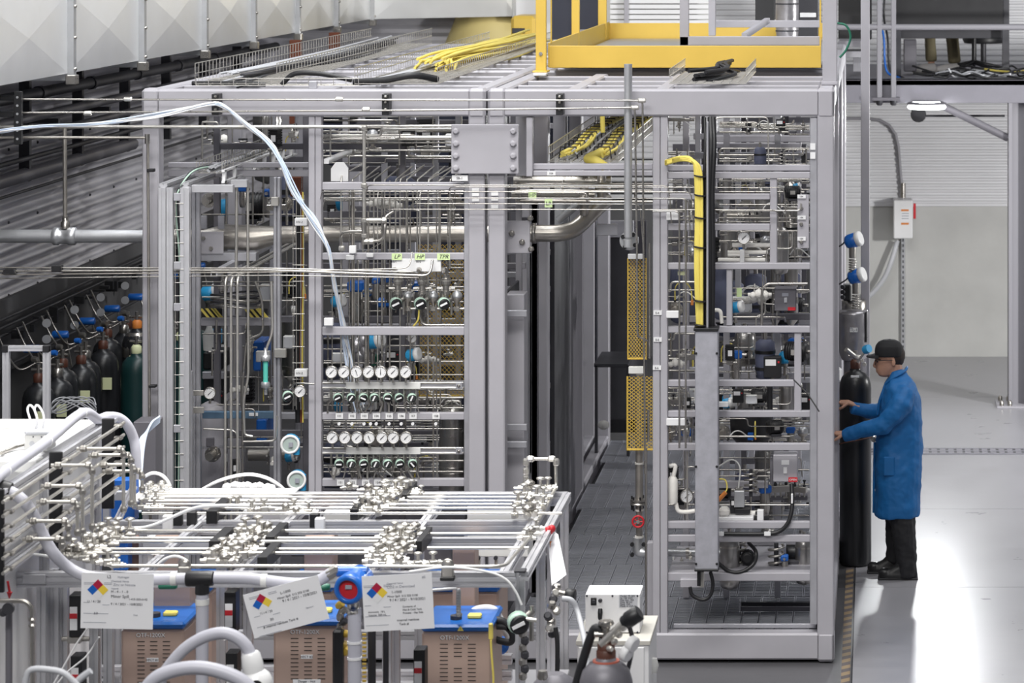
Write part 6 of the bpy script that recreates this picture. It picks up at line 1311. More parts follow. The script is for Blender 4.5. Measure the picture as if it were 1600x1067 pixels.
# ================================================================ FOREGROUND BENCH
ZB = 1.50
def YB_(v, z=ZB): return (CH-z)*F/(v-CV)
def Q(u, v, z=ZB): Y = YB_(v, z); return Vector((X(u, Y), Y, z))
bench = thing('workbench', 'aluminium profile bench frame carrying valves and furnaces in front of the skid', 'bench', (-3, 15, 0))
def hrail(s, u0, u1, v, z=ZB, w=.045, m='alu', name='rail', dz=0.): Y = YB_(v, z); MB().slot((X(u0, Y), Y, z-w/2-dz), (X(u1, Y), Y, z-w/2-dz), w).build(name, m, s)
for (u0, u1, v) in ((215, 886, 769), (165, 838, 813), (225, 828, 840), (0, 806, 893)): 
    hrail(bench, u0, u1, v)
    if v != 840: hrail(bench, u0, u1, v, w=.03, dz=.045)
XRt = -1.735
for x, y0, y1, w in ((XRt, 14.2, 16.2, .045), (XRt-.10, 14.2, 16.2, .045), (-2.42, 14.9, 16.2, .045), (-2.75, 15.4, 16.2, .045), (-3.15, 14.2, 16.2, .045), (-3.42, 15.4, 16.2, .045), (-3.62, 14.2, 16.2, .04), (-2.50, 14.2, 15.0, .045)):
    MB().slot((x, y0, ZB-w/2-.002), (x, y1, ZB-w/2-.002), w).build('depth_rail', 'alu', bench)
def bpost(u, v, z1=ZB, w=.045, z0=0., m='alu'): Y = YB_(v, z1); MB().slot((X(u, Y), Y, z0), (X(u, Y), Y, z1-.002), w).build('post', m, bench)
for u, v in ((813, 893), (882, 769), (845, 838), (862, 800), (66, 893), (86, 888), (100, 885), (148, 893), (170, 893), (346, 850), (388, 850), (605, 860), (618, 850), (225, 812), (655, 850), (182, 813)): bpost(u, v, ZB-.045)
for (u, v, z1) in ((813, 893, ZB),): MB().box(Q(u-9, v, z1)+Vector((0,-.03,0)), Q(u+9, v, z1)+Vector((0,.03,.012)), .003).build('end_cap', 'dark', bench)
for (u0, u1, v, z) in ((146, 190, 1040, .72), (400, 430, 1040, .72), (525, 800, 1047, .72), (655, 800, 1022, .8), (100, 860, 1062, .45), (170, 880, 985, .55)): hrail(bench, u0, u1, v, z, .05, name='lower_rail')
for i, (u, v) in enumerate(((2, 901), (47, 901), (62, 901))):
    Y = YB_(893)-.026; MB().lathe([(.010, 0), (.010, -.006)], (X(u, Y), Y, ZB-.028), (0,1,0), 10).build('slot_bolt', 'black', bench)
MB().box((X(34, 14.15), 14.155, ZB-.05), (X(70, 14.15), 14.165, ZB-.006), .002).build('joining_plate', 'alu', bench)
bx('white_board', 'white', None, (X(228, 16.3), 15.9, ZB+.002), (X(470, 16.3), 16.25, ZB+.012), .002, label='white sheet lying over the back left of the bench top', cat='sheet')
bx('shelf', 'alu', bench, (-4.1, 14.3, .48), (XRt+.02, 16.15, .515), .003)
# tubes over the bench
bt1 = thing('bench_tubes', 'long parallel steel tubes crossing the back of the bench top', 'tubes', Q(560, 790, ZB+.03))
for i, (v, u0, u1) in enumerate(((772, 240, 850), (777, 235, 840), (783, 232, 835), (788, 228, 800), (794, 225, 845), (802, 222, 878))):
    z = ZB+.035; MB().cyl(Q(u0, v, z), Q(u1, v, z), .0075, 8).build('tube', 'steel_bright', bt1)
bt2 = thing('bench_tubes', 'long parallel steel tubes crossing the middle of the bench top', 'tubes', Q(400, 850, ZB+.03))
for i, (v, u0, u1) in enumerate(((829, 170, 640), (841, 165, 610), (846, 160, 600), (858, 140, 590), (864, 135, 580), (834, 640, 840), (856, 668, 826))):
    z = ZB+.035; MB().cyl(Q(u0, v, z), Q(u1, v, z), .0085, 8).build('tube', 'steel_bright', bt2)
bt3 = thing('front_tube', 'single steel tube with round clamps along the bench front rail', 'tube', Q(500, 884, ZB+.05)); z = ZB+.045
MB().tube([Q(175, 884, z), Q(790, 885, z), Q(800, 872, z), Q(830, 838, z)], .0085, 8, .08).build('tube', 'steel_bright', bt3)
for u in (289, 700):
    c_ = Q(u, 885, z)+Vector((0,-.02,0)); k = MB().box(c_+Vector((-.03,-.01,-.05)), c_+Vector((.03,.03,.005)), .006).sphere(c_+Vector((0,.01,.01)), .032, 12, (1,.5,1)).build('clamp', 'steel', bt3); MB().box(c_+Vector((-.035,-.015,-.065)), c_+Vector((.035,.035,-.045)), .004).build('clamp_foot', 'black', bt3)
for i, pts in enumerate(([(238, 898), (270, 872), (300, 866), (340, 885)], [(460, 893), (500, 876), (560, 880)], [(240, 890), (300, 878), (340, 872), (460, 882), (515, 895)], [(655, 905), (680, 893), (710, 891)])):
    pass
def arc(label, pts, r, m, z0, name='plastic_tube', Yo=0.):
    return tag(MB().spline([P(u, v, z0) for u, v in pts], r, 8, 6).build(name, m), label, 'tube')
arc('thin white plastic tube arching over the back of the bench', [(310, 768), (345, 750), (385, 741), (415, 746), (436, 758), (446, 768)], .010, 'white_glossy', 16.3)
arc('short white tube arch at the back left of the bench', [(225, 745), (238, 739), (252, 742), (262, 752), (267, 765)], .010, 'white_glossy', 16.2)
arc('long white tube slanting across the left valve cluster', [(96, 863), (140, 843), (190, 827), (235, 822), (300, 795), (340, 790), (390, 790)], .009, 'white', 15.0)
arc('white tube arch in front of the first bench clamp', [(243, 885), (258, 873), (275, 869), (290, 875), (296, 885)], .007, 'white_glossy', 14.3)
arc('faint white tube loop on the far left of the bench', [(-5, 888), (15, 872), (40, 866), (70, 868), (82, 872)], .007, 'white_glossy', 14.2)
arc('thin white tube curving down beside the right bench post', [(640, 893), (700, 886), (760, 893), (790, 905), (806, 925), (815, 945)], .006, 'white_glossy', 14.0)
arc('white wires hanging diagonally below the first hazard sheet', [(138, 980), (120, 1005), (100, 1040), (80, 1075)], .0045, 'white', 13.9)
arc('second white wire hanging diagonally left of the first furnace', [(155, 995), (135, 1025), (105, 1050), (84, 1075)], .0045, 'white', 13.9)
# valve clusters
NV = [0]
def cluster(where, a, b, n, seed, rows_=3, s=1.45, grp=None):
    q = random.Random(seed)
    for i in range(n):
        f = i/(n-1); u = a[0]+(b[0]-a[0])*f; v = a[1]+(b[1]-a[1])*f; z = ZB+.035
        for r_ in range(rows_):
            p = Q(u+(r_-(rows_-1)/2)*17+q.uniform(-4, 4), v+q.uniform(-3, 3), z)
            o = place(q.choice(('needle_valve', 'needle_valve', 'bench_valve')), p, f"bench valve, {where} cluster, {ORD[i]} row from back"+(f", {('left', 'middle', 'right')[r_ if rows_ == 3 else r_*2]} column" if rows_ > 1 else ''), f"valves of the {where} cluster", s*q.uniform(.85, 1.15), q.choice((0, 0, pi/2, .4)))
@tmpl('bench_valve')
def _():
    t = vs_('ball_valve', 'valve')
    mb = MB().box((-.014, -.014, -.012), (.014, .014, .014), .004); mb.cyl((-.05, 0, 0), (.05, 0, 0), .007, 8); mb.cyl((-.036,0,0), (-.018,0,0), .012, 6); mb.cyl((.018,0,0), (.036,0,0), .012, 6); mb.cyl((0,-.03,0), (0,.03,0), .010, 6); mb.build('body', 'steel_bright', t)
    MB().lathe([(.018, .014), (.022, .018), (.022, .022), (.012, .030), (.004, .032)], (0,0,0), (0,0,1), 12).build('round_cap', 'steel', t); return t
cluster('back centre', (625, 764), (575, 798), 6, 1); cluster('middle centre', (630, 829), (602, 876), 8, 2); cluster('middle left', (402, 829), (350, 874), 8, 3); cluster('far left', (188, 829), (112, 869), 8, 4)
cluster('right end', (842, 762), (822, 802), 4, 5, 3); cluster('small centre', (365, 790), (400, 796), 3, 6, 2, 1.2); cluster('back left', (245, 762), (232, 792), 4, 7, 2, 1.2); cluster('front strip', (600, 879), (680, 882), 4, 8, 1, 1.3); cluster('front left strip', (130, 872), (185, 884), 4, 9, 1, 1.3); cluster('low back', (545, 762), (660, 770), 5, 10, 1, 1.2); cluster('right rail', (838, 825), (826, 842), 3, 11, 1, 1.2); cluster('furnace rear', (455, 795), (470, 800), 2, 12, 2, 1.2)
for i, (u, v) in enumerate(((492, 815), (500, 822), (278, 812), (262, 818), (300, 812))): 
    c_ = Q(u, v, ZB+.02); MB().box(c_+Vector((-.025,-.02,-.03)), c_+Vector((.025,.02,.045)), .004).build('bracket_block', 'black' if i % 2 == 0 else 'white', bench)
for i, (u, v) in enumerate(((662, 845), (638, 772), (342, 798), (342+4, 845), (562, 795), (432, 838), (420, 870))): MB().box(Q(u-3, v, ZB+.06), Q(u+3, v, ZB-.01)+Vector((0,.02,0)), .002).build('bracket_block', 'black', bench)
lump = MB(); q = random.Random(6)
for i in range(12): lump.sphere(P(355+i*6.3, q.uniform(760, 764), 16.35), q.uniform(.022, .036), 8)
tag(lump.build('insulation_roll', 'white'), 'lumpy white wrapped fittings on the back edge of the bench', 'insulation')
# standing loop at the right end
lo_ = thing('tube_loop', 'square loop of pale steel tube standing on the right end of bench', 'tube', P(847, 765, 16.2))
MB().tube([P(823, 768, 16.2), P(823, 717, 16.2), P(868, 717, 16.2), P(869, 760, 16.2), P(862, 775, 16.0), P(838, 820, 15.3)], .010, 8, .03).build('tube', 'steel_bright', lo_)
for u, v in ((822, 722), (829, 717), (862, 717), (869, 722), (822, 736), (822, 748), (823, 762)): MB().lathe([(.014, -.02), (.018, -.012), (.018, .012), (.014, .02)], P(u, v, 16.2), (0,0,1) if v > 717 else (1,0,0), 8, False).build('nut', 'steel_bright', lo_)
# box furnaces
def furnace(label, u0, u1, vt, Y, d, back=False, grp='box furnaces under the bench'):
    t = thing('tube_furnace', label, 'furnace', P((u0+u1)/2, vt, Y)); x0, x1 = X(u0, Y), X(u1, Y); zt = Zz(vt, Y)
    t['group'] = grp
    bx('body', 'tan', t, (x0, Y, zt-.62), (x1, Y+d, zt-.002), .012)
    mb = MB().box((x0-.004, Y-.006, zt), (x1+.004, Y+d+.004, zt+px(11, Y)), .012); mb.build('blue_lid', 'lid_blue', t)
    if not back:
        w = x1-x0; mb = MB()
        for c in range(3):
            for r_ in range(11):
                if c == 1 and r_ in (4, 5): continue
                xx = x0+w*(.26+c*.20); zz = zt-.065-r_*.0205; mb.box((xx, Y-.0015, zz), (xx+w*.115, Y+.002, zz+.004))
        mb.build('vent_slot', 'black', t, kind='stuff')
        for k in range(6): text('OTF-1200X'[k:k+1] if False else '', .01, (0,0,0), 'ink', t) if False else None
        text('OTF-1200X', .030, ((x0+x1)/2-.01, Y-.004, zt-.030), 'white', t); text('OTF-1200X', .030, ((x0+x1)/2-.0125, Y-.003, zt-.032), 'ink', t, name='lettering_shadow')
    return t, x0, x1, zt
mat('lid_blue', (.012, .12, .44), .30, 0, .05, 4)
for (l_, u0, u1, vt, seal) in (('tan furnace with blue lid at left, behind the tee conduit', 189, 288, 983, 'HFCT #1'), ('tan furnace with blue lid in the middle, under the tilted hazard sheet', 427, 532, 978, 'HFCT #2'), ('tan furnace with blue lid at right, yellow plug at its corner', 659, 768, 987, '')):
    t, x0, x1, zt = furnace(l_, u0, u1, vt, 14.6, .42); Y = 14.6
    if seal: o = MB().box(((x0+x1)/2-.03, Y-.004, zt-.165), ((x0+x1)/2+.03, Y-.001, zt-.145)); o.build('sticker', 'paper', t); text(seal, .016, ((x0+x1)/2, Y-.006, zt-.155), 'ink', t); MB().box(((x0+x1)/2-.07, Y-.004, zt-.29), ((x0+x1)/2+.07, Y-.001, zt-.27)).build('sticker', 'paper', t); text('Danger - Hot', .016, ((x0+x1)/2, Y-.006, zt-.28), 'ink', t)
    else:
        MB().prism([(-.016, 0), (.016, 0), (0, .026)], ((x0+x1)/2+.02, Y-.009, zt+.006), (1,0,0), (0,0,1), (0,.003,0)).build('warning_triangle', 'yellow_cable', t); text('!', .02, ((x0+x1)/2+.02, Y-.011, zt+.015), 'ink', t)
    MB().lathe([(.03, .0), (.03, .02)], ((x0+x1)/2-.02, Y+.12, zt+px(11, Y)), (0,0,1), 12).build('port_plug', 'dark', t)
    MB().box((x1-.14, Y+.12, zt+px(11, Y)), (x1-.07, Y+.17, zt+px(11, Y)+.022), .006).build('yellow_plug', 'yellow_cable', t)
for i, (u0, u1, vt) in enumerate(((648, 779, 925), (240, 330, 925), (445, 520, 925))): furnace(f"rear tan furnace with blue lid, {('right', 'left', 'middle')[i]} one of the back row", u0, u1, vt, 15.5, .4, True, 'rear furnaces')
for i, (u0, u1, v0, v1, Y) in enumerate(((707, 742, 853, 1010, 15.15), (241, 278, 838, 905, 15.6), (475, 520, 838, 900, 15.7), (240, 298, 906, 950, 14.95))):
    pbox('furnace_column', 'tan', None, u0, v0, u1, v1, Y, .15, .005, label=f"tall tan box {('rising behind the right furnace', 'under the bench tubes at left', 'under the bench tubes near the centre', 'just behind the tee conduit')[i]}", cat='box')
pbox('dark_cabinet', 'tan_dark', None, 200, 840, 224, 900, 15.7, .2, .004, label='dark brown cabinet seen below the left bench tubes', cat='cabinet'); pbox('white_cabinet', 'white', None, 224, 838, 240, 925, 15.65, .2, .004, label='narrow white cabinet between dark brown cabinet and tan box', cat='cabinet')
pbox('blue_box', 'blue', None, 176, 845, 199, 893, 15.6, .2, .01, label='blue box below the far left valve cluster', cat='box')
pbox('white_cabinet', 'white', None, 405, 785, 438, 835, 16.3, .3, .004, label='white cabinet standing behind the bench tubes near the post', cat='cabinet'); pbox('white_cabinet', 'offwhite', None, 505, 800, 548, 838, 16.4, .3, .004, label='pale cabinet behind the back centre valve cluster', cat='cabinet'); pbox('white_cabinet', 'offwhite', None, 730, 788, 825, 870, 16.5, .25, .004, label='pale cabinet behind the right end of the bench', cat='cabinet')
pbox('dark_cabinet', 'dark', None, 670, 780, 727, 815, 16.5, .25, .004, label='black cabinet opening behind the right part of the bench', cat='cabinet'); pbox('dark_cabinet', 'dark', None, 455, 845, 475, 870, 16.0, .2, .004, label='dark gap box behind the centre tubes', cat='cabinet')
pbox('dark_floor_box', 'paint_dark', None, 655, 830, 705, 895, 16.6, .2, .004, label='dark grey box low behind the middle centre valves', cat='box')
for i, (u, v) in enumerate(((748, 873), (775, 873))): 
    t = thing('wall_fitting', f"shiny clip on the column base behind the bench, {('left', 'right')[i]} one", 'clip', P(u, v, 16.4), 'shiny clips'); pbox('plate', 'steel_bright', t, u-2.5, v, u+2.5, v+9, 16.35, .02); MB().lathe([(.012, 0), (.012, .02)], P(u, v-2, 16.35), (0,-1,0), 10).build('knob', 'dark', t)
ch_ = thing('chain_cable', 'beaded grey flexible rod hanging above the right furnace', 'rod', P(717, 955, 14.35)); MB().tube([P(675, 922, 14.3), P(714, 919, 14.3)], .007, 8).build('arm', 'white', ch_)
mb = MB()
for i in range(9): mb.lathe([(.008, -.014), (.012, -.008), (.012, .008), (.008, .014)], P(716.5, 924+i*4.3, 14.35), (0,0,1), 8)
mb.build('beads', 'galv', ch_); MB().lathe([(.016, 0), (.018, .012), (.01, .02)], P(717, 963, 14.6), (0,0,1), 10).build('nut', 'steel', ch_)
arc('white sleeve trailing off the right furnace lid', [(735, 958), (750, 951), (772, 953), (785, 975), (798, 1000)], .02, 'white', 14.95, 'white_sleeve')
for i, pts in enumerate(([(772, 968), (785, 970), (793, 977), (796, 985)], [(772, 998), (785, 1002), (798, 1003), (801, 992), (792, 980), (776, 978)])): tag(MB().spline([P(u, v, 14.8) for u, v in pts], .018, 8).build('black_hose', 'rubber'), f"thick black hose at the right furnace corner, {('upper', 'lower')[i]} one", 'hose')
yp_ = thing('yellow_connector', 'yellow plug and wire hanging at the right furnace corner', 'plug', P(766, 985, 14.5)); pbox('plug_body', 'yellow_cable', yp_, 763, 974, 770, 1000, 14.5, .02, .006); MB().spline([P(767, 1000, 14.5), P(768, 1020, 14.5), P(771, 1060, 14.5), P(770, 1080, 14.5)], .006, 6).build('wire', 'yellow_cable', yp_)
tag(MB().lathe([(.001,0), (.05,.0), (.05,.02), (.04, .025)], P(781, 1008, 15.1), (0,-1,.2), 20).build('blue_disc', 'blue'), 'round blue disc behind the right furnace hoses', 'disc')
# white hood at the left
hd = thing('fume_hood', 'big white enclosure box at the left edge of the bench', 'enclosure', (-4.7, 15, 1.0))
bx('top_box', 'white', hd, (-6.0, 14.62, .9), (X(150, 15.66)-.0, 15.66, 2.0), .01)
bx('front_lip', 'offwhite', hd, (-6.0, 14.50, 1.93), (X(58, 14.5), 14.62, 1.99), .006)
bx('front_box', 'white', hd, (-6.0, 13.2, .1), (-4.28, 14.5, 1.80), .008)
bx('side_panel', 'white', hd, (-4.27, 13.2, .1), (-4.23, 15.66, 1.95), .003)
bx('channel_strip', 'offwhite', hd, (-5.6, 15.35, 2.0), (X(106, 15.4), 15.5, 2.03), .004); bx('strip_end', 'dark', hd, (X(101, 15.4), 15.34, 2.0), (X(106, 15.4), 15.5, 2.032), .002)
jb_ = thing('conduit_box', 'grey cast electrical box on top of the white enclosure', 'box', P(65, 712, 14.7)); bx('box', 'offwhite', jb_, (X(42, 14.75), 14.7, 2.0), (X(80, 14.75), 14.84, 2.085), .006); bx('cover', 'cable_grey', jb_, (X(44, 14.75)-.005, 14.695, 2.085), (X(82, 14.75)+.004, 14.86, 2.105), .006)
for u in (52, 65): MB().lathe([(.004, 0), (.004, .003)], (X(u, 14.7), 14.7, 2.075), (0,-1,0), 6).build('screw', 'ink', jb_)
for u in (50, 62): MB().lathe([(.014, 0), (.014, -.001)], (X(u, 14.7), 14.7, 2.04), (0,1,0), 12).build('knockout', 'cable_grey', jb_)
for u in (57, 68): MB().spline([(X(u, 14.78), 14.78, 2.10), (X(u, 14.78), 14.78, 2.17), (X(u-8, 14.9), 14.9, 2.2), (X(u-14, 15.1), 15.1, 2.15), (X(u-14, 15.2), 15.2, 2.01), (X(-20, 15.2), 15.0, 2.005)], .006, 6).build('wire', 'white', jb_)
MB().tube([(X(42, 14.75), 14.77, 2.03), (X(28, 14.75), 14.75, 2.02), (X(15, 14.75), 14.6, 2.01)], .010, 8).build('conduit', 'steel', jb_)
for i, z in enumerate((1.97, 1.73, 1.60)): MB().slot((-4.17, 13.3, z), (-4.17, 15.75, z), .04 if i else .05).build('side_rail', 'alu', hd)
def side(u): return 4.12*4500/(1368-u)
for u in (82, 163): Y = side(u); MB().slot((-4.16, Y, .2), (-4.16, Y, 1.96), .042).build('side_post', 'alu', hd)
cpl = []
for i, u in enumerate((5, 96, 177)):
    Y = 4.06*4500/(1368-u); pl = thing('clamp_plate', f"black vertical clamp plate holding tubes beside the white enclosure, {('nearest to camera', 'middle', 'farthest')[i]}", 'plate', (-4.09, Y, 1.9)); bx('plate', 'black', pl, (-4.12, Y-.01, 1.58), (-4.055, Y+.01, 2.06), .003)
    for z in (2.02, 1.955, 1.89, 1.825, 1.76, 1.69): MB().box((-4.055, Y-.02, z-.008), (-4.01, Y+.02, z+.010), .004).build('clamp', 'steel', pl)
st_ = thing('side_tubes', 'six steel tubes running back along the white enclosure side', 'tubes', (-4.03, 14.5, 1.9))
TZ = (2.02, 1.955, 1.89, 1.825, 1.76, 1.69)
drops = [(120, 701, 193, 802), (138, 711, 205, 792), (152, 726, 210, 795), (80, 727, 144, 829), (64, 759, 129, 836), (57, 784, 121, 838), (41, 814, 107, 846), (35, 842, 97, 850), (160, 736, 222, 770)]
for i, z in enumerate(TZ): MB().cyl((-4.03, 13.3, z), (-4.03, 15.44, z), .009, 8).build('tube', 'steel_bright', st_)
for i, (u, v, u2, v2) in enumerate(drops):
    z = 4.67-(v+112)*4.03/(1368-u); Y = 4.03*4500/(1368-u)
    t = thing('drop_tube', f"elbowed steel tube dropping from the enclosure side to the bench valves, {ORD[i]} listed", 'tube', (-4.0, Y, z), 'elbowed drop tubes'); t['label'] = f"elbowed steel tube dropping onto the bench, its corner {('high', 'low')[v > 750]} at the white enclosure, {ORD[i]}"
    MB().tube([(-4.03, Y, z), (X(u2, Y), Y, z), (X(u2, Y), Y, Zz(v2, Y))], .009, 8, .02).build('tube', 'steel_bright', t)
    for p in ((-4.0, Y, z), (X(u+12, Y), Y, z), (X(u2-6, Y), Y, z)): MB().lathe([(.012, -.014), (.017, -.008), (.017, .008), (.012, .014)], p, (1,0,0), 8, False).build('nut', 'steel', t)
    for p in ((X(u2, Y), Y, z-.03), (X(u2, Y), Y, Zz(v2, Y)+.02)): MB().lathe([(.012, -.016), (.017, -.008), (.017, .008), (.012, .016)], p, (0,0,1), 8, False).build('nut', 'steel', t)
blp = thing('blue_case', 'blue crate with white metal frame behind the elbowed tubes', 'case', P(180, 800, 15.9)); pbox('panel', 'blue', blp, 158, 750, 210, 815, 16.1, .1); pbox('frame', 'alu', blp, 160, 742, 171, 816, 15.95, .04); pbox('frame', 'alu', blp, 171, 768, 210, 782, 15.95, .04)
for i in range(3): MB().cyl(P(178+i*5, 815, 15.9), P(205+i*4, 760, 15.9), .007, 6).build('wire', 'white', blp)
# fat grey conduits
c1 = thing('grey_conduit', 'fat grey plastic conduit arching over the white enclosure edge', 'conduit', P(150, 655, 15.5))
MB().spline([(-4.2, 13.4, 2.02), (-4.2, 13.9, 2.05), (-4.2, 14.6, 2.07), (-4.19, 15.2, 2.11)]+[P(153, 655, 15.5), P(168, 651, 15.7), P(185, 653, 15.8), P(198, 663, 15.85), P(208, 683, 15.9), P(212, 705, 15.9), P(213.5, 748, 15.9)], .0275, 12, 8).build('conduit', 'hose', c1)
for c_ in ((-4.19, 15.2, 2.11), (-4.2, 14.6, 2.07), (-4.2, 13.9, 2.05)): MB().lathe([(.0295, -.007), (.030, 0), (.0295, .007)], c_, (.0,1,.05), 14).build('cable_tie', 'white', c1)
c2 = thing('grey_conduit', 'fat grey plastic conduit sweeping down to the black tee and blue transmitter', 'conduit', P(300, 903, 13.9)); Yc = 13.9
MB().lathe([(.036, 0), (.04, .02), (.036, .06)], P(-2, 762, 13.8), (1,0,-.2), 12).build('black_coupling', 'black', c2)
MB().spline([P(4, 763, 13.8), P(28, 775, 13.8), P(48, 797, 13.8), P(64, 830, 13.85), P(82, 862, 13.85), P(105, 885, 13.9), P(135, 900, Yc), P(180, 905, Yc), P(240, 905, Yc), P(292, 904, Yc)], .028, 12, 6).build('conduit', 'hose', c2)
MB().spline([P(335, 903, Yc), P(390, 904, Yc), P(430, 909, Yc), P(465, 912, Yc), P(495, 908, Yc), P(518, 895, Yc)], .028, 12, 6).build('conduit', 'hose', c2)
MB().lathe([(.034, 0), (.038, .01), (.038, .10), (.034, .13)], P(291, 904, Yc), (1,0,0), 14).lathe([(.034, 0), (.034, -.06)], P(316, 908, Yc), (0,0,1), 14).build('black_tee', 'black', c2)
MB().spline([P(316, 925, Yc), P(316, 980, Yc), P(315.5, 1090, Yc)], .030, 14).build('down_conduit', 'hose', c2)
for (u, v, ax) in ((272, 904, (1,0,0)), (413, 907, (1,0,0)), (316, 940, (0,0,1))): MB().lathe([(.033, -.014), (.033, .014)], P(u, v, Yc), ax, 12).build('cable_tie', 'offwhite', c2)
MB().lathe([(.024, -.03), (.030, -.02), (.030, .03), (.020, .04)], P(519, 895, Yc), (1,0,.55), 8, False).build('gland', 'steel', c2)
# blue gas transmitter
gt = thing('gas_transmitter', 'bright blue round gas transmitter with red face between the hazard sheets', 'transmitter', P(548, 918, 13.85)); Yg = 13.8; c_ = P(547, 919, Yg)
ax = Vector((-.18, -1, -.12)).normalized()
MB().lathe([(.05, -.16), (.066, -.15), (.066, -.04), (.072, -.03), (.074, .01), (.070, .03), (.052, .034), (.048, .028), (.048, .012)], c_, ax, 28).build('blue_housing', 'bright_blue', gt)
MB().cyl(P(526, 893, Yg+.1), P(574, 893, Yg+.1), .026, 14).build('top_port', 'bright_blue', gt)
f_ = MB().lathe([(.048, .014), (.048, .016)], c_, ax, 24).build('red_face', 'red', gt); MB().box(c_+ax*.02+Vector((-.016,-.004,.002)), c_+ax*.02+Vector((.016,.0,.022)), .002).build('display', 'inkgrey', f_)
MB().lathe([(.03, 0), (.03, -.03), (.036, -.03), (.036, -.05)], P(552, 941, Yg+.08), (0,0,1), 12).build('neck', 'steel', gt); MB().cyl(P(554, 950, Yg+.08), P(554, 1090, Yg+.08), .032, 14).build('pole', 'hose', gt)
for v in (1003, 1028): MB().lathe([(.036, -.006), (.036, .006)], P(554, v, Yg+.08), (0,0,1), 12).build('cable_tie', 'white', gt)
MB().prism([(0, .02), (.04, 0), (0,-.02)], P(575, 905, Yg+.05), (1,0,0), (0,0,1), (0,.02,0)).build('ground_lug', 'bright_blue', gt)
vb = thing('valve_tree', 'dark cluster of valves and black tube beside the blue transmitter pole', 'valves', P(536, 1000, 14.1)); pbox('black_body', 'black', vb, 519, 985, 535, 1085, 14.1, .06, .01); q = random.Random(3)
for i in range(9): MB().lathe([(.015, -.02), (.02, 0), (.015, .02)], P(q.uniform(527, 545), 945+i*9, 14.15), (q.random(), -.3, q.random()), 8).build('fitting', q.choice(('dark', 'steel', 'yellow')), vb)
gv = MB().lathe([(.014, -.05), (.018, -.045), (.018, .03), (.012, .04)], P(503, 918, 14.05), (1,0,.1), 8); tag(gv.build('green_lever', 'green'), 'dark green valve handle left of the blue transmitter', 'handle'); tag(MB().lathe([(.014, -.05), (.018, -.045), (.018, .03), (.012, .04)], P(264, 915, 14.05), (1,0,0), 8).build('green_lever', 'green'), 'dark green valve handle right of the first hazard sheet', 'handle')
for i, (u, l_) in enumerate(((574, 'left'), (596, 'right'))): tag(MB().cyl(P(u+7, 985, 14.3), P(u+7, 1090, 14.3), .02 if i == 0 else .014, 10).build('dark_pole', 'dark'), f"dark vertical pole below the third hazard sheet, {l_} one", 'pole')
ys = thing('yellow_strip', 'yellow toothed strip beside the transmitter pole', 'strip', P(567, 1040, 14.2)); 
for i in range(14): pbox('tooth', 'yellow', ys, 566, 990+i*6.6, 572, 993+i*6.6, 14.2, .01, 0)
# mass flow controllers
@tmpl('mfc')
def _():
    t = vs_('flow_controller', 'controller'); MB().box((-.02, -.03, -.09), (.03, .05, .09), .003).build('case', 'black', t); MB().box((-.016, -.033, -.06), (.016, -.03, .04)).build('label', 'white', t); MB().box((-.016, -.035, -.01), (.016, -.032, .012)).build('red_stripe', 'red', t)
    MB().box((-.03, -.025, -.12), (.03, .03, -.09), .004).cyl((-.06,0,-.105), (.06,0,-.105), .010, 8).build('steel_base', 'steel', t); return t
for i, (u, v, l_) in enumerate(((118, 960, 'upper left, beside the first hazard sheet'), (120, 1055, 'lower left, under the first hazard sheet'), (360, 955, 'upper, left of the tilted hazard sheet'), (362, 1050, 'lower, left of the middle furnace'), (655, 1045, 'dark, left of the right furnace'))): place('mfc', P(u, v, 14.3), f"black flow controller with red striped label, {l_}", None, 1.15)
# hazard sheets with the four colour diamond
def sheet(label, c, rot, w, h, lines, dia, Y=13.75, title=None, grp=None):
    t = thing('hazard_sheet', label, 'sheet', c); Rm = Matrix.Rotation(rot, 3, 'Y'); A = lambda x, z, y=0: c+Rm @ Vector((x, y, z))
    MB().prism([(-w/2,-h/2), (w/2,-h/2), (w/2,h/2), (-w/2,h/2)], c, Rm @ Vector((1,0,0)), Rm @ Vector((0,0,1)), (0,.002,0)).build('paper', 'paper', t)
    dx, dz, ds = dia
    for (ox, oz, m_) in ((0, ds, 'red_dia'), (-ds, 0, 'blue'), (ds, 0, 'yellow_dia'), (0, -ds, 'white')):
        MB().prism([(0,ds), (ds,0), (0,-ds), (-ds,0)], A(dx+ox, dz+oz, -.0015), Rm @ Vector((1,0,0)), Rm @ Vector((0,0,1)), (0,.001,0)).build('diamond', m_, t)
    for (s, size, x, z, m_) in lines: text(s, size, A(x, z, -.002), m_, t, ry=0, align='LEFT').rotation_euler = (pi/2, -rot if False else rot, 0)
    for (x, z, L) in ((-.16, .085, .05), (-.16, .078, .04), (-.065, .085, .04), (-.065, .078, .04), (-.16, -.01, .03), (-.07, -.02, .035), (-.16, -.062, .12), (-.16, -.105, .11)):
        if abs(x) < w/2: MB().prism([(0,0), (L,0), (L,.0022), (0,.0022)], A(x, z, -.0015), Rm @ Vector((1,0,0)), Rm @ Vector((0,0,1)), (0,.001,0)).build('print_line', 'inkgrey', t)
    return t
mat('red_dia', (.42, .01, .05), .5); mat('yellow_dia', (.85, .62, .06), .5)
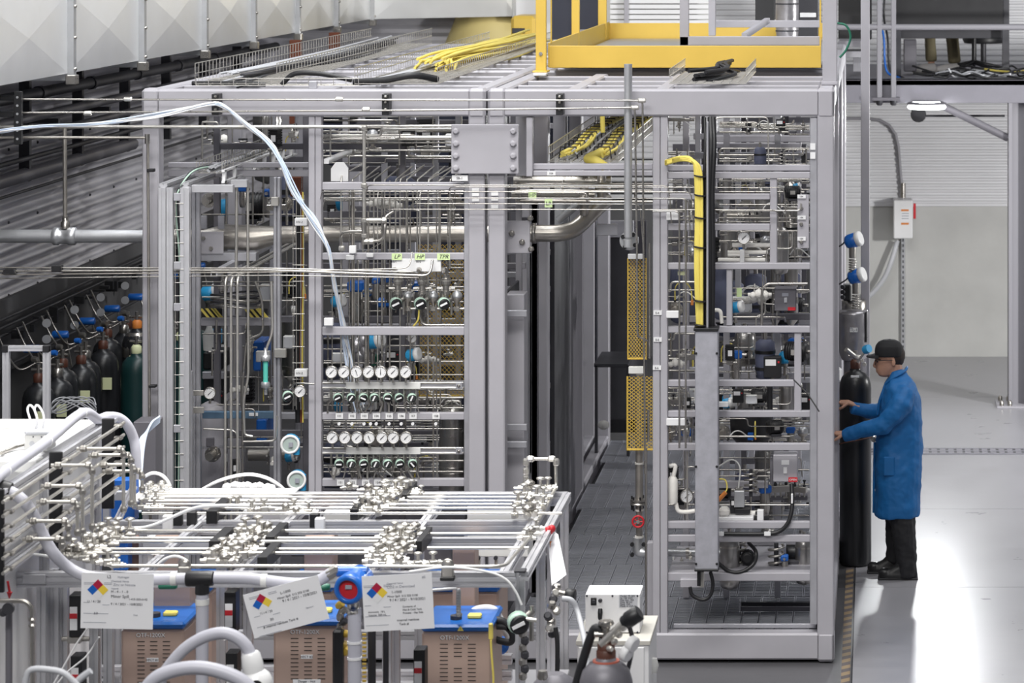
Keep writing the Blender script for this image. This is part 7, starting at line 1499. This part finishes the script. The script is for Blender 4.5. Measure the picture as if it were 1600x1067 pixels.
sheet('hazard diamond sheet on the left, hanging square below the grey conduit', P(183, 939, 13.75), math.radians(1.2), .345, .265, [('L2', .020, -.05, .115, 'ink'), ('Hydrogen', .014, .0, .115, 'inkgrey'), ('Chemical Name', .013, -.03, .095, 'inkgrey'), ('Zinc or Nitrate', .017, -.02, .078, 'inkgrey'), ('Hazards', .011, -.03, .06, 'inkgrey'), ('H - 4 - 1 - 0', .017, -.03, .045, 'ink'), ('Minor Spill', .020, -.03, .022, 'ink'), ('1-415-555-0142', .014, .055, .010, 'ink'), ('9 / 4 / 2021 - 10/8/2021', .016, -.03, -.014, 'ink'), ('11 / 4 / 20', .016, -.145, -.004, 'ink'), ('3.0', .016, -.11, -.06, 'ink'), ('Date', .010, .08, -.065, 'inkgrey')], (-.093, .052, .025))
sheet('hazard diamond sheet in the middle, tilted steeply under the conduit', P(447, 948, 13.75), math.radians(-15), .37, .215, [('L-1000', .018, -.01, .07, 'ink'), ('Minor Spill  512 555 0100', .015, -.03, .048, 'ink'), ('9 / 4 / 2021 - 10/8/2021', .018, -.01, .03, 'ink'), ('11 / 4 / 20', .015, -.13, .0, 'ink'), ('30', .018, -.09, -.04, 'ink'), ('# internal residues Tank #', .016, -.13, -.068, 'ink'), ('Signature', .010, .09, -.03, 'inkgrey')], (-.105, .045, .024))
sheet('hazard diamond sheet on the right, next to the blue transmitter', P(622, 941, 13.75), math.radians(-3), .335, .265, [('#2', .016, .12, .115, 'inkgrey'), ('Chemical Name', .012, -.05, .092, 'inkgrey'), ('CO2 in Deionized', .018, -.05, .075, 'inkgrey'), ('1-1000', .018, -.03, .05, 'ink'), ('Minor Spill  512 555 0100', .014, -.05, .03, 'ink'), ('9 / 4 / 2021 - 9/10/2021', .018, -.04, .012, 'ink'), ('Ammonia  18 L', .013, -.145, -.04, 'ink'), ('Volume  500 mL', .013, -.145, -.055, 'ink'), ('Contents of', .013, .02, -.022, 'ink'), ('Hot & Cold Tank', .013, .02, -.037, 'ink'), ('Process - Gas Side', .013, .02, -.052, 'ink'), ('internal residues', .016, -.01, -.085, 'ink'), ('Tank #', .016, .0, -.104, 'ink')], (-.098, .050, .025))
for c, (u, v) in enumerate(((145, 893), (238, 900), (400, 915), (585, 897))): pass
# right end details of bench
rg = thing('regulator_stack', 'stack of chrome regulators and black knob on the right bench end', 'regulators', P(865, 950, 14.6)); q = random.Random(2)
for i in range(9): MB().lathe([(.014, -.02), (.022, -.012), (.022, .012), (.014, .02)], P(862+q.uniform(-6, 8), 918+i*9, 14.55+q.uniform(-.05,.05)), (q.random()-.5, -.5, q.random()), 10, False).build('fitting', ('steel', 'steel_bright', 'dark')[i % 3], rg)
MB().lathe([(.030, 0), (.034, .006), (.034, .045), (.028, .05)], P(884, 930, 14.5), (1,-.1,0), 14).build('black_knob', 'black', rg); MB().cyl(P(873, 925, 14.5), P(886, 928, 14.5), .014, 8).build('stem', 'steel', rg)
MB().spline([P(878, 935, 14.4), P(893, 938, 14.4), P(902, 955, 14.4), P(910, 985, 14.3), P(916, 1020, 14.2), P(921, 1085, 14.1)], .014, 10).build('grey_hose', 'cable_grey', rg); MB().spline([P(868, 980, 14.4), P(871, 1010, 14.4), P(870, 1080, 14.4)], .012, 8).build('black_hose', 'rubber', rg)
place('green_valve', P(811, 975, 14.0), 'dark green round valve on the right front bench post', None, 1.7)
tr2 = thing('valve_stack', 'vertical stack of steel fittings below the green valve at the right post', 'fittings', P(820, 1020, 14.0))
for i in range(7): MB().lathe([(.012, -.02), (.020, -.01), (.020, .01), (.012, .02)], P(817+(i % 2)*3, 990+i*11, 14.02), (0,0,1), 8, False).build('fitting', ('steel', 'dark')[i % 2], tr2)
MB().cyl(P(806, 965, 14), P(838, 969, 14), .011, 8).build('side_port', 'steel_bright', tr2)
hs_ = thing('paper_sheet', 'white warning sheet hanging edge-on at the right bench end', 'sheet', P(872, 870, 14.9)); ya, yb = 15.2, 14.6
mb = MB(); p0, p1, p2, p3 = P(855, 822, 15.5), P(871, 835, 15.3), P(884, 898, 14.9), P(862, 915, 14.7); mb.add([tuple(p) for p in (p0, p1, p2, p3)]+[tuple(p+Vector((.003, .003, 0))) for p in (p0, p1, p2, p3)], [(0,1,2,3), (7,6,5,4)]); mb.build('paper', 'paper', hs_)
mb = MB(); e = [p0.lerp(p1, a).lerp(p3.lerp(p2, a), b)-Vector((.004, .006, 0)) for a, b in ((.2, .25), (.7, .2), (.75, .42), (.25, .48))]; mb.add([tuple(p) for p in e], [(0,1,2,3)]); mb.build('orange_sign', 'orange', hs_)
tag(MB().sphere(P(857, 829, 15.2), .03, 8, (1,.6,.8)).sphere(P(862, 826, 15.2), .022, 8).build('red_cloth', 'red'), 'small red ribbon tied at the right bench corner', 'ribbon')
# left foreground
lf = thing('left_tubes', 'dark vertical tubes and dial knob at the lower left corner', 'tubes', P(20, 1000, 13.6)); MB().cyl(P(14, 945, 13.6), P(14, 1090, 13.6), .016, 8).build('tube', 'paint_dark', lf); MB().tube([P(-20, 938, 13.6), P(40, 939, 13.6), P(50, 950, 13.6), P(51, 1090, 13.6)], .011, 8, .06).build('tube', 'steel', lf)
MB().lathe([(.02, -.02), (.028, 0), (.028, .02)], P(14, 950, 13.5), (0,-1,0), 12).lathe([(.016, -.02), (.02, 0), (.016, .02)], P(4, 957, 13.5), (.6,-1,0), 10).build('knob', 'dark', lf); 
for v in (968, 977): MB().lathe([(.012, -.01), (.018, 0), (.012, .01)], P(50, v, 13.6), (0,0,1), 8, False).build('nut', 'steel', lf)
ra = MB().sweep([P(12, 908, 13.7), P(15, 925, 13.7)], .006, 6).sweep([P(15, 925, 13.7), P(14.5, 936, 13.7)], [.014, .001], 6); tag(ra.build('red_pointer', 'red'), 'red arrow shaped tag hanging from the front rail', 'tag')
MB_ = None
# blurred foreground conduits
def fcond(label, pts, Y, r, m='hose', extra=None):
    t = thing('foreground_conduit', label, 'conduit', P(pts[0][0], pts[0][1], Y)); MB().spline([P(u, v, Y) for u, v in pts], r, 12, 8).build('conduit', m, t)
    if extra: u, v = extra; MB().lathe([(.034, -.03), (.04, -.02), (.045, .02), (.045, .06), (.035, .09)], P(u, v, Y), (.2,0,-1), 14).build('coupling', 'white_glossy', t); MB().sphere(P(u+8, v+38, Y), .07, 14).build('elbow', 'white_glossy', t); MB().lathe([(.026, 0), (.026, .006)], P(u+8, v+42, Y-.07), (0,-1,0), 12).build('dark_port', 'black', t)
    return t
fcond('pale grey conduit arch ending in a white elbow at bottom left', [(240, 1085), (258, 1050), (285, 1017), (315, 997), (345, 989), (368, 995), (385, 1010), (393, 1030)], 12.2, .026, extra=(393, 1030))
fcond('lower pale grey conduit arch below the other arch at bottom left', [(215, 1095), (240, 1062), (270, 1048), (305, 1043), (340, 1048), (375, 1062), (400, 1085)], 11.6, .028)
fcond('blurred grey tube corner at the bottom left', [(36, 1090), (41, 1058), (50, 1046), (75, 1046), (100, 1052), (122, 1072)], 11.2, .012, 'cable_grey')
fcond('small grey tube stub slanting up at the bottom left', [(115, 1070), (128, 1058), (142, 1048)], 11.4, .014, 'cable_grey')
# ---------------------------------------------------------------- white chiller with box and brown cylinder
ch = thing('white_cabinet', 'white sheet metal cabinet with grey worktop beside the walkway', 'cabinet', (X(958, 15.85), 15.85, 0)); Yc_ = 15.85; xa, xb = X(901, Yc_), X(1015, Yc_); yd = 16.42
bx('body', 'white', ch, (xa+.004, Yc_+.004, .08), (xb-.004, yd, .727), .004); bx('worktop', 'tan_top', ch, (xa-.004, Yc_-.006, .727), (xb+.004, yd+.005, .752), .003) if False else None
mat('worktop', (.60, .58, .53), .5, 0, .05, 5)
bx('worktop', 'worktop', ch, (xa-.004, Yc_-.006, .725), (xb+.004, yd+.005, .752), .003); bx('plinth', 'dark', ch, (xa+.02, Yc_+.02, 0), (xb-.02, yd-.02, .08), 0)
bx('front_door', 'white', ch, (xa+.012, Yc_-.008, .10), (xb-.03, Yc_+.004, .715), .003)
MB().lathe([(.02, -.04), (.03, 0), (.02, .04)], (xb+.002, 16.1, .55), (0,0,1), 12).build('side_handle', 'offwhite', ch)
wbx = thing('power_box', 'white metal power box with switch and spec label on the white cabinet', 'box', (X(957, 16.0), 16.0, .752)); Yp = 16.0; ua, ub = X(914.5, Yp), X(1000, Yp); zt = Zz(928, Yp)
bx('case', 'white', wbx, (ua, Yp, .757), (ub, Yp+.22, zt), .004)
for u in (917, 996):
    for v in (931, 988): MB().lathe([(.006, 0), (.005, .004)], P(u, v, Yp), (0,-1,0), 8).build('screw', 'ink', wbx)
MB().lathe([(.006, 0), (.005, .004)], P(957, 931, Yp), (0,-1,0), 8).build('screw', 'ink', wbx)
s_ = pbox('rocker_switch', 'black', wbx, 923, 934, 932, 946, Yp-.006, .01, .002); pbox('rocker', 'dark', s_, 925, 937, 930, 943, Yp-.012, .01, .002)
MB().lathe([(.011, 0), (.011, .008), (.006, .010)], P(938, 938, Yp), (0,-1,0), 12).build('fuse_cap', 'dark', wbx)
l_ = pbox('spec_label', 'label_blue' if False else 'cable_grey', wbx, 967, 929, 996, 949, Yp-.002, .003, 0)
for i, s2 in enumerate(('Model: PF-200', 'In: 120 VAC', 'Max out: 10A', 'Freq: 60 Hz', 'Fuse: 15A', 'Made in USA')): text(s2, .014, P(969, 931.2+i*3.15, Yp-.004), 'ink', wbx, align='LEFT')
mb = MB()
for i in range(12): mb.box((ub-.001, Yp+.03, zt-.03-i*.012), (ub+.002, Yp+.17, zt-.025-i*.012))
mb.build('side_vent', 'cable_grey', wbx, kind='stuff')
pc = thing('power_cable', 'black power cord hanging from the white power box', 'cord', P(938, 955, 15.95)); MB().lathe([(.012, 0), (.014, .02), (.012, .05), (.008, .06)], P(938, 951, 15.97), (0,-.4,-1), 10).build('plug', 'black', pc); MB().spline([P(938, 958, 15.95), P(938.5, 975, 15.93), P(938, 1000, 15.80), P(936, 1040, 15.78), P(934, 1090, 15.78)], .009, 8).build('cord', 'black', pc)
Yg = 12.4
gc = gas_cyl('gas cylinder with red brown shoulder and chrome regulator in the bottom foreground', X(947, Yg), Yg, 'paint_dark', h=Zz(1062, Yg)+.085, r=.118, cap='brown'); c_ = Vector((X(947, Yg), Yg, Zz(1062, Yg)+.085))
MB().lathe([(.085, -.085), (.086, -.07), (.062, -.03), (.058, 0)], c_, (0,0,1), 24).build('red_shoulder', 'redbrown', gc); MB().lathe([(.040, -.02), (.042, 0), (.042, .04), (.03, .055)], c_, (0,0,1), 20).build('brown_collar', 'brown', gc)
zz = c_.z+.05
MB().lathe([(.018, 0), (.022, .01), (.018, .03), (.016, .08), (.02, .09)], (c_.x, Yg, zz), (0,0,1), 12).lathe([(.03, 0), (.036, .008), (.03, .02)], (c_.x, Yg, zz+.10), (0,0,1), 16).build('valve_body', 'steel', gc)
MB().sweep([(c_.x-.02, Yg-.02, zz+.02), (c_.x+.05, Yg-.03, zz+.09), (c_.x+.09, Yg-.03, zz+.13)], .018, 12).build('regulator_arm', 'steel_bright', gc)
MB().lathe([(.026, 0), (.030, .01), (.030, .02), (.036, .03), (.036, .085), (.028, .09)], (c_.x+.075, Yg-.03, zz+.115), (.8,-.1,.55), 16).build('black_knob', 'black', gc)
for i, (dx, dz) in enumerate(((.10, -.02), (.125, .02))): MB().lathe([(.032, -.03), (.036, -.025), (.036, 0), (.03, .004)], (c_.x+dx, Yg-.03, zz+dz), (.8,-.5,-.35), 16).build('gauge', 'white', gc)
MB().spline([(c_.x-.01, Yg+.02, zz+.05), (c_.x-.05, Yg+.02, zz+.08), (c_.x-.10, Yg+.05, zz-.05), (c_.x-.17, Yg+.1, zz-.3)], .02, 10).build('black_hose', 'rubber', gc)
MB().spline([(c_.x+.10, Yg, zz+.10), (c_.x+.11, Yg+.05, zz), (c_.x+.08, Yg+.05, zz-.15), (c_.x+.06, Yg, zz-.3)], .010, 8).build('strap', 'dark', gc)
for i in range(4): MB().lathe([(.010, -.014), (.015, 0), (.010, .014)], (c_.x+.02+i*.02, Yg-.045, zz+.01+i*.03), (.5,-.5,i*.3), 8).build('fitting', 'steel_bright', gc)
bk = thing('dark_tank', 'dark rounded tank top at the bottom edge left of the brown cylinder', 'tank', P(870, 1100, 13.2)); MB().lathe([(.12, -.6), (.12, -.1), (.10, -.04), (.04, 0)], P(868, 1052, 13.2), (0,0,1), 20).build('shell', 'paint_dark', bk); MB().lathe([(.02, -.01), (.025, 0), (.02, .03)], P(848, 1058, 13.1), (0,0,1), 10).build('brass_fitting', 'steel', bk)
